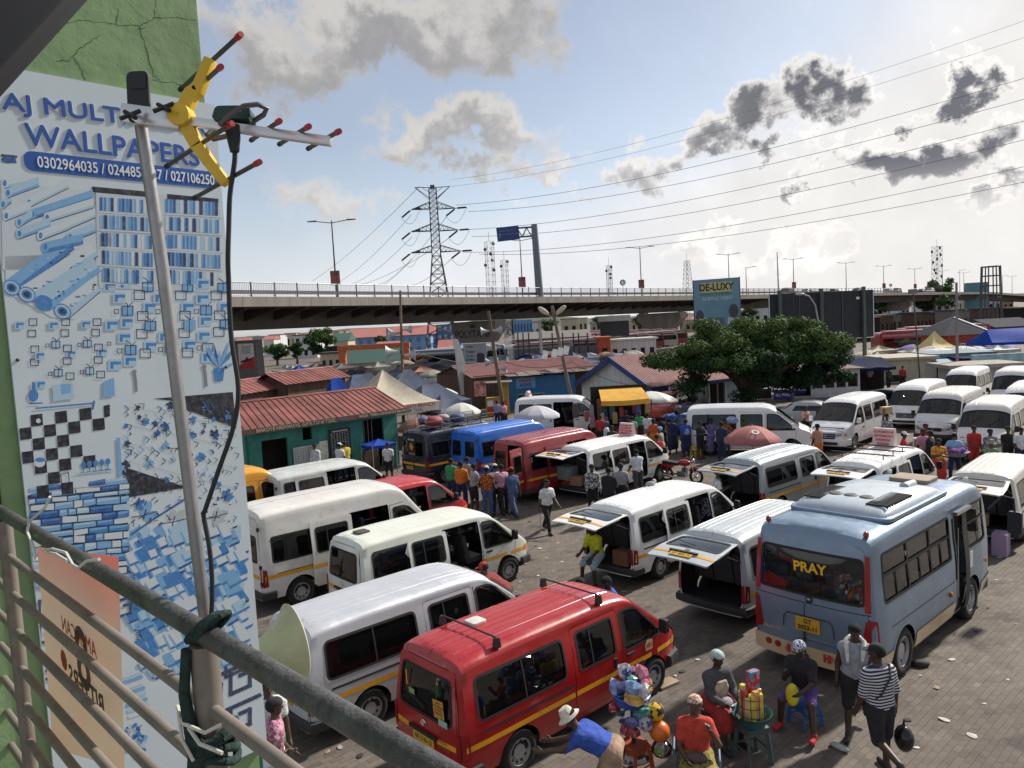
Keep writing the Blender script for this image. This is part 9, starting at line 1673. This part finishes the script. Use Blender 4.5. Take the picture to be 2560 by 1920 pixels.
p=at(2013,1808);stool('low blue plastic stool under the man in the printed beanie',p,.34,SB);near('man in printed beanie and red boots sitting eating beside the bus',(p.x,p.y),222,dict(lean=14,arms=((38,6,95,-18),(34,10,40,-20)),legs=((76,16,84),(80,22,62)),head=(0,14)),'nC',top=cloth('dark_print',(.022,.022,.028)),sleeve=.75,bot=cloth('purple_short',(.10,.06,.26)),blen=.9,shoe=cloth('boot_red',(.42,.03,.035)),hat='beanie',hatm=cloth_pat('beanie',(.5,.55,.65),(.04,.05,.12),34.),skin=1)
M=Matrix.Translation((p.x,p.y,0))@Matrix.Rotation(math.pi/2-R_(222),4,'Z');o=MB().ico((0,0,0),.13,12,8,(.45,.8,1.35)).obj('yellow_bag',mat('plastic_yellow_bag',(.72,.62,.03),.35),None,60,M@Vector((.40,-.03,.62)),(0,.1,1.));tag(o,'yellow plastic bag held by the man in the printed beanie','bag')
for s_,L_ in((-1,(80,22,62)),(1,(76,16,84))):pass
p=at(1792,1842);stool('dark low stool under the woman in the grey cardigan',p,.42,TRIM);near('woman in grey cardigan, cream apron and red skirt sitting with folded cloth',(p.x,p.y),158,dict(lean=7,arms=((24,10,55,-22),(24,10,60,-22)),legs=((82,8,82),(78,8,84)),head=(8,4)),'nD',top=cloth('cardigan',(.075,.075,.085)),sleeve=1.9,skirt=cloth('skirt_red',(.36,.035,.03)),blen=1.25,shoe=LEATHER,hat='scarf',hatm=cloth('scarf_mint',(.40,.50,.50)),apron=cloth('apron_cream',(.55,.47,.36)),skin=1)
M=Matrix.Translation((p.x,p.y,0))@Matrix.Rotation(math.pi/2-R_(158),4,'Z');o=MB().ico((0,0,0),.13,12,8,(1,1.2,.7)).obj('folded_cloth',cloth('cloth_lilac',(.36,.33,.38)),None,60,M@Vector((.28,0,.66)),(0,0,.5));tag(o,'pale lilac cloth bundle in the lap of the woman in the apron','cloth')
p=at(1738,1812,1.0);r=empty('plastic_chair',(p.x,p.y,0),math.pi/2-R_(188),'blue grey plastic armchair holding the woman in red','chair');PC=mat('plastic_chair_blue',(.06,.10,.16),.45);MB().box(-.22,.24,-.24,.24,.38,.42).obj('seat',PC,r,bevel=.02);b=MB();b.strip([(-.22-.12*math.cos(a)*0+.06*math.sin(a)*0-.10,.27*math.sin(a),.42)for a in np.linspace(-1.3,1.3,9)],[(-.34-.03*math.cos(a),.27*math.sin(a),.86-.05*abs(math.sin(a)))for a in np.linspace(-1.3,1.3,9)]);b.obj('backrest',PC,r,60)
for s_ in(-1,1):
 MB().tube([(-.30,s_*.27,.68),(.0,s_*.30,.66),(.22,s_*.28,.62),(.24,s_*.26,.40)],.022,8).obj('armrest',PC,r,60)
 for x in(-.22,.22):MB().tube([(x*1.15,s_*.25,0),(x,s_*.22,.4)],.024,8).obj('leg',PC,r,60)
near('woman in red shirt and print skirt resting her cheek on her hand',(p.x,p.y),188,dict(lean=-4,arms=((14,12,62,-18),(42,24,120,-24)),legs=((82,10,80),(82,10,80)),head=(-14,-6)),'nE',top=cloth('red_bib',(.50,.05,.035)),sleeve=.6,skirt=cloth_pat('wax_print',(.30,.22,.05),(.08,.13,.04),22.),blen=1.5,shoe=LEATHER,hat='scarf',hatm=cloth_pat('scarf_print',(.6,.55,.45),(.4,.12,.05),30.),z=.0)
M=Matrix.Translation((p.x,p.y,0))@Matrix.Rotation(math.pi/2-R_(188),4,'Z');o=MB().ico((0,0,0),.12,12,8,(.7,1.25,.8)).obj('waist_bag',mat('bag_brown',(.08,.045,.04),.5),None,60,M@Vector((.24,-.02,.66)),(0,0,math.pi/2-R_(188)));tag(o,'brown waist bag on the lap of the woman in red','bag')
p=at(1530,1872,.95);near('woman in blue shirt and white sun hat bending over her wares',(p.x,p.y),285,dict(lean=62,arms=((46,8,30,0),(60,8,20,0)),legs=((16,7,10),(6,7,8)),head=(0,12),fat=1.12),'nF',top=cloth('shirt_royal',(.03,.08,.38)),sleeve=1.1,skirt=cloth('skirt_tan',(.33,.22,.15)),blen=1.4,shoe=LEATHER,hat='brim',hatm=cloth('hat_cream',(.66,.62,.52)))
o=MB().tube([(p.x-.52,p.y+.02,.62),(p.x-.50,p.y,.40),(p.x-.48,p.y-.02,.15),(p.x-.48,p.y-.02,0)],[.05,.13,.17,.16],12).obj('cloth_bundle',cloth('bundle_cream',(.50,.46,.38)),None,60);tag(o,'cream cloth sack hanging before the bending woman','sack')
p=at(1536,1452,1.6);near('man in blue shirt and grey waistcoat behind the red minibus bonnet',(p.x,p.y),255,dict(lean=12,arms=((30,10,70,-10),(30,10,60,-10)),legs=((2,4,2),(0,4,2)),head=(20,20)),'nG',top=cloth('shirt_cobalt',(.03,.11,.5)),sleeve=.8,bot=cm('d'),shoe=LEATHER,skin=1)
M=Matrix.Translation((p.x,p.y,0));p=at(1452,1462,1.6);near('person with short dark curls behind the red minibus roof',(p.x,p.y),200,dict(),'nH',top=cm('d'),bot=cm('k'),shoe=LEATHER);p=at(1266,1478,.9);near('man in dark waistcoat bending by the cream minibus wheel',(p.x,p.y),285,dict(lean=58,arms=((95,10,10,0),(30,10,30,0)),legs=((10,5,6),(4,5,4)),head=(0,-5)),'nI',top=cloth_pat('dark_red',(.03,.02,.03),(.3,.03,.04),5.),sleeve=1.2,bot=cm('d'),shoe=LEATHER,hat='cap',hatm=cm('r'))
p=at(676,1782,1.55);near('woman in pink floral top with hand on hip behind the silver minibus',(p.x,p.y),70,dict(arms=((-20,42,78,-45),(5,10,30,0)),lean=6),'nJ',top=cloth_pat('floral',(.50,.30,.36),(.30,.06,.14),24.),sleeve=.3,skirt=cm('w'),blen=1.7,shoe=LEATHER,hat='scarf',hatm=cm('k'));p=at(650,1745,1.6);near('person in white with green striped cloth left of the floral woman',(p.x,p.y+.3),150,dict(),'nK',top=cm('w'),bot=cm('e'),shoe=LEATHER)
M=Matrix.Translation(w2.location)@Matrix.Rotation(w2.rotation_euler[2],4,'Z');q=M@Vector((-.08,.28,0));near('man in yellow T shirt and pale shorts sitting in the raised boot',(q.x,q.y),228,dict(lean=16,arms=((26,10,40,-8),(26,10,30,-8)),legs=((66,10,62),(60,10,60)),head=(0,22)),'nL',top=cloth('tee_lime',(.60,.62,.03)),sleeve=.8,bot=cloth('short_pale',(.38,.45,.55)),blen=1.05,shoe=LEATHER,skin=1)
p=at(1588,1940);st=stool('orange wooden stool carrying the toy display',(p.x,p.y),.50,ORW,.36,.7,'wooden_stool')
def cellophane(name,i):return mat('toy_%d'%i,[(.55,.18,.26),(.20,.32,.55),(.58,.35,.08),(.55,.52,.55),(.42,.06,.08),(.10,.12,.30),(.55,.4,.45),(.08,.3,.25)][i],.18,coat=.7,var=.4,scale=12)
td=empty('toy_display',(p.x,p.y,.50),0,'tower of cellophane wrapped toys standing on the orange stool','toys');MB().tube([(0,0,0),(0,0,1.0)],.03,8).obj('post',TRIM,td);rng=np.random.RandomState(4)
b=MB();b.lathe([(.10,.52),(.24,.60),(.27,.72),(.25,.73),(.22,.61),(.1,.54)],18);b.obj('blue_basket',mat('basket_blue',(.02,.08,.4),.4),td,60)
for i in range(46):
 up=i<28;a=rng.uniform(0,6.28);rr=rng.uniform(.05,.26)if up else rng.uniform(.14,.27);z=rng.uniform(.60,1.02)if up else rng.uniform(.10,.55);b=MB();s_=rng.uniform(.065,.115);n=9;pr=[(s_*(.75+.45*rng.rand()),0)for _ in range(n)];b.ico((0,0,0),s_,7,5,(1,.8,1.25));me=b.mesh('toy');
 for vv in me.vertices:vv.co*=rng.uniform(.75,1.3)
 obj('wrapped_toy',me,cellophane('t',i%8 if up else(4,5,5,7)[i%4]),td,(rr*math.cos(a),rr*math.sin(a),z),(rng.uniform(0,3),rng.uniform(0,3),0))
def ball(label,off,r,m,z):o=MB().ico((0,0,0),r,18,12).obj('ball',m,None,60,(p.x+off[0],p.y+off[1],z));tag(o,label,'ball','toy balls')
ball('yellow toy ball with black squiggles on the toy display',(.30,-.16,0),.125,cloth_pat('ball_y',(.65,.42,.02),(.03,.02,.02),9.),1.02);ball('plain orange toy ball below the yellow one',(.33,-.24,0),.145,mat('ball_orange',(.65,.14,.015),.35,coat=.3),.78);ball('silver toy ball with a star beside the orange one',(.14,-.26,0),.105,cloth_pat('ball_s',(.45,.42,.47),(.10,.08,.16),11.),.91)
o=MB().ico((0,0,0),.15,10,7,(1,1,.8)).obj('bag_of_toys',glass('cellophane',.85,.1),None,60,(p.x+.34,p.y-.30,.56));tag(o,'clear plastic bag of small toys hanging below the orange ball','bag')
for i in range(3):
 o=MB().ico((0,0,0),.055,9,6,(1,.8,1.1)).obj('soft_toy',[cloth('toy_lime',(.45,.55,.03)),cloth('toy_white',(.6,.6,.6)),cloth('toy_coral',(.6,.2,.14))][i],None,60,(p.x+.28+.05*i,p.y-.32+.03*i,.54+.02*(i%2)));tag(o,['lime green soft toy inside the clear bag','white soft toy inside the clear bag','coral soft toy inside the clear bag'][i],'toy')
q=at(1590,1925);o=MB().ico((0,0,0),.22,12,8,(1.3,.9,.7)).obj('shoe_pile',cloth_pat('pile',(.62,.6,.55),(.04,.04,.04),8.),None,60,(q.x,q.y,.25));tag(o,'heap of white and black wares at the bottom edge','wares')
p=at(1882,1900);stool('grey plastic stool carrying the snack basin',p,.55,SG,.36,.3);BA=mat('basin_teal',(.02,.09,.10),.45);ba=empty('snack_basin',(p.x,p.y,.552),0,'dark teal basin on the grey stool','basin');b=MB();b.lathe([(.001,0),(.19,0),(.25,.10),(.285,.18),(.30,.185),(.27,.17),(.23,.09),(.17,.02),(.001,.02)],24);b.obj('bowl',BA,ba,50);PK=[mat('pack_%d'%i,c,.3,coat=.3,var=.25,scale=9)for i,c in enumerate([(.62,.55,.06),(.62,.30,.12),(.30,.5,.08),(.5,.06,.05),(.62,.5,.3)])]
sp=empty('snack_net',(p.x,p.y,.60),0,'netted stack of yellow, green and orange snack packs in the basin','snacks')
for i in range(14):a=i*.45;rr=.13 if i<12 else .03;b=MB();b.prism(rpoly([(-.05,0),(.05,0),(.045,.40),(-.045,.40)],.02),-.035,.035,'y');b.obj('snack_pack',PK[i%5],sp,loc=(rr*math.cos(a),rr*math.sin(a),.0+.05*(i%3)),rot=(0,0,a+1.57),bevel=.012)
for k in range(3):MB().tube([(.195*math.cos(t),.195*math.sin(t),.12+.13*k)for t in np.linspace(0,2*math.pi,17)[:-1]],.005,4,close=True).obj('net_cord',BLACKP,sp)
for k in range(10):t=k*math.pi/5;MB().tube([(.195*math.cos(t),.195*math.sin(t),.05),(.195*math.cos(t),.195*math.sin(t),.45)],.005,4).obj('net_cord',BLACKP,sp)
bx=MB().box(-.10,.10,-.05,.05,0,.26).obj('juice_pack',cloth_pat('juice',(.5,.03,.03),(.05,.3,.5),14.),None,loc=(p.x+.04,p.y+.05,1.06),rot=(0,.1,.6),bevel=.01);tag(bx,'red and blue juice pack on top of the snack stack','carton')
stool('purple plastic stool standing alone by the facing white van',at(2196,1130),.5,SP);q=at(2309,1165);v=empty('vendor_box',(q.x,q.y,0),.5,'white framed glass snack box beside the red shirted man','vendor box');MB().box(-.3,.3,-.25,.25,.55,.62).obj('base',WHITEP,v);MB().box(-.27,.27,-.22,.22,.62,.95).obj('snacks',mat('snack_brown',(.35,.2,.08),.8,var=.4,scale=12),v);MB().box(-.3,.3,-.25,.25,1.1,1.15).obj('lid',WHITEP,v)
for sx in(-1,1):
 for sy in(-1,1):MB().box(sx*.28-.02,sx*.28+.02,sy*.23-.02,sy*.23+.02,0,1.1).obj('post',WHITEP,v)
def basin(label,px,py,z,col,fill,r=.3):q=at(px,py,z);k=empty('head_basin',q,0,label,'basin');b=MB();b.lathe([(.001,0),(r*.6,0),(r,.16),(r*1.03,.165),(r*.94,.15),(.001,.03)],18);b.obj('bowl',flat('basin_'+str(px),col),k,50);b=MB();[b.ico((r*.6*math.cos(i*2.4)*(i/9)**.5,r*.6*math.sin(i*2.4)*(i/9)**.5,.17+.02*(i%3)),r*.3,7,5,(1,1,.7))for i in range(10)];tag(b.obj('goods',fill,k,60),kind='stuff')
basin('white basin of fruit among the striped shirted buyers',1604,1102,1.1,(.5,.5,.48),cloth_pat('fruit',(.55,.14,.04),(.5,.4,.3),12.));basin('blue basin balanced on the scarfed woman head',1675,1048,1.66,(.04,.15,.45),cm('bl'));basin('wide basin of blue water sachets near the bright blue shirt',2392,1140,.95,(.3,.3,.45),cm('br'),.42);basin('blue basin with packets before the dark blue hatchback',1716,1044,1.2,(.03,.12,.4),cm('lw'))
q=at(1832,1138);o=MB().ico((0,0,0),.26,10,7,(1.2,.9,.7)).obj('cloth_bundle',cm('wb'),None,60,(q.x,q.y,1.62));tag(o,'blue and white bundle carried by the woman in purple','bundle');q=at(2217,1131);o=MB().box(-.2,.2,-.16,.16,0,.3).obj('carton',mat('carton_tan',(.5,.36,.2),.8),None,loc=(q.x,q.y,1.74),rot=(0,0,.4),bevel=.01);tag(o,'tan carton balanced on the checked woman head','box')
q=at(1718,1140);o=MB().ico((0,0,0),.16,10,7,(.9,1,1.1)).obj('baby_wrap',cm('bw'),None,60,(q.x-.0,q.y-.14,1.15));tag(o,'blue and white baby wrap on the back of the woman in blue','wrap');q=at(1740,1142);stool('yellow plastic stool beside the woman in blue',q,.5,mat('plastic_stool_yellow',(.6,.42,.03),.5));q=at(1366,1331);o=MB().tube([(q.x-.2,q.y-.1,0),(q.x-.14,q.y-.05,1.0)],.014,6).obj('walking_stick',mat('stick_grey',(.4,.38,.35),.6),None);tag(o,'grey stick held by the man in the loose white shirt','stick')
q=at(1660,1100);k=empty('book_stall',(q.x-1.2,q.y+2.,0),.25,'slanted rack of pale packets under the off white umbrella','stall');MB().box(-.9,.9,.3,.4,0,1.5).obj('back',WOODB,k)
for r_ in range(4):
 for c_ in range(7):MB().box(-.10,.10,-.02,.02,-.14,.14).obj('packet',flat('packet_%d'%((r_+c_)%4),[(.5,.45,.4),(.4,.35,.33),(.45,.4,.45),(.35,.38,.42)][(r_+c_)%4]),k,loc=(-.8+c_*.26,.0+r_*.07,.4+r_*.3),rot=(-.5,0,0))
for s_ in(0,1):M=Matrix.Translation(w2.location)@Matrix.Rotation(w2.rotation_euler[2],4,'Z');o=MB().ico((0,0,0),.15,12,8,(1.,.45,.45)).obj('trainer_shoe',cm('g'),None,60,M@Vector((2.35+.3*s_,.45+.1*s_,2.02)),(0,0,.3+s_));tag(o,['grey shoe lying on the minibus roof nearer its tailgate','grey shoe lying on the minibus roof nearer its windscreen'][s_],'shoe')
rng=np.random.RandomState(21);LT=[mat('litter_white',(.5,.49,.46),.7),mat('litter_dark',(.03,.028,.026),.8),mat('litter_tan',(.33,.25,.17),.8),mat('litter_clear',(.4,.42,.44),.25,coat=.5)];lm=[]
for i in range(6):
 b=MB();n=7;pts=[((.09+.05*rng.rand())*math.cos(k*6.28/n),(.05+.05*rng.rand())*math.sin(k*6.28/n),.006+.02*rng.rand())for k in range(n)];b.add(pts+[(0,0,.03)],[(k,(k+1)%n,n)for k in range(n)]);lm.append(b.mesh('litter'))
spots=[(1350,1372),(1395,1358),(1330,1400),(1312,1410),(1380,1428),(1405,1405),(1340,1365),(1300,1455),(1345,1440),(1440,1390),(1365,1395),(1610,1470),(1688,1690),(1705,1680),(1745,1650),(2105,1870),(2080,1865),(2300,1690),(2340,1720),(2380,1650),(2440,1580),(2490,1450),(2500,1395),(2470,1520),(2540,1560),(1560,1480),(1590,1410),(1700,1420),(2430,1840),(2360,1800),(2270,1800),(1900,1880),(1990,1870),(2050,1740),(1325,1305),(1360,1290),(1420,1310),(1790,1240),(1300,1430),(1290,1480),(1410,1480),(1505,1490),(2520,1700),(2460,1760),(900,1890),(850,1870),(820,1880),(2290,1870)]
for i,(x,y)in enumerate(spots):
 q=at(x,y);o=obj('litter',lm[i%6],LT[(0,0,1,3,2,0,1)[i%7]],None,(q.x,q.y,.004),(0,0,rng.uniform(0,6)));s_=rng.uniform(.3,.75);o.scale=(s_,s_,s_);tag(o,'small scrap of litter lying on the yard paving','litter','litter on the yard')
q=at(1665,1712);o=MB().box(-.22,.22,-.12,.12,0,.05).obj('flattened_carton',LT[2],None,loc=(q.x,q.y,0),rot=(0,0,.6),bevel=.01);tag(o,'dark flattened tray by the red minibus front wheel','tray');q=at(2302,1665);o=MB().ico((0,0,0),.13,9,6,(1.3,.8,.5)).obj('black_bag',LT[1],None,60,(q.x,q.y,.05));tag(o,'crumpled black bag beside the bus rear wheel','bag');q=at(2098,1873);o=MB().ico((0,0,0),.09,9,6,(1.8,.7,.5)).obj('clear_bottle',LT[3],None,60,(q.x,q.y,.04),(0,0,2.2));tag(o,'clear crushed plastic bottle on the paving near the striped man','bottle')
WIRE2=mat('cable_black',(.015,.015,.016),.6)
for a,c,sg,lab in(((1008,930,44),(610,1075,33),.8,'slack black cable from the horn pole over the red roof'),((1010,935,44),(690,1065,33),1.1,'second slack black cable crossing the red roof lower down'),((1012,870,44),(1265,900,55),.5,'black cable between the two horn speaker poles'),((1262,905,54),(1432,905,52),.4,'black cable from kiosk pole to the meter pole'),((1432,905,52),(1640,965,47),.5,'black cable from meter pole to the gabled hall')):
 A=atd(*a);C_=atd(*c);o=empty('service_cable',A,0,lab,'cable');MB().tube([(C_-A)*(i/14)-Vector((0,0,4*sg*(i/14)*(1-i/14)))for i in range(15)],.016,4).obj('wire',WIRE2,o)
q=at(945,1092,1.7);tent('small_stall','low bright blue stall cover between office door and navy van',(q.x,q.y),1.3,1.0,1.4,1.62,TARPU,48,.05,'stall',val=.12)
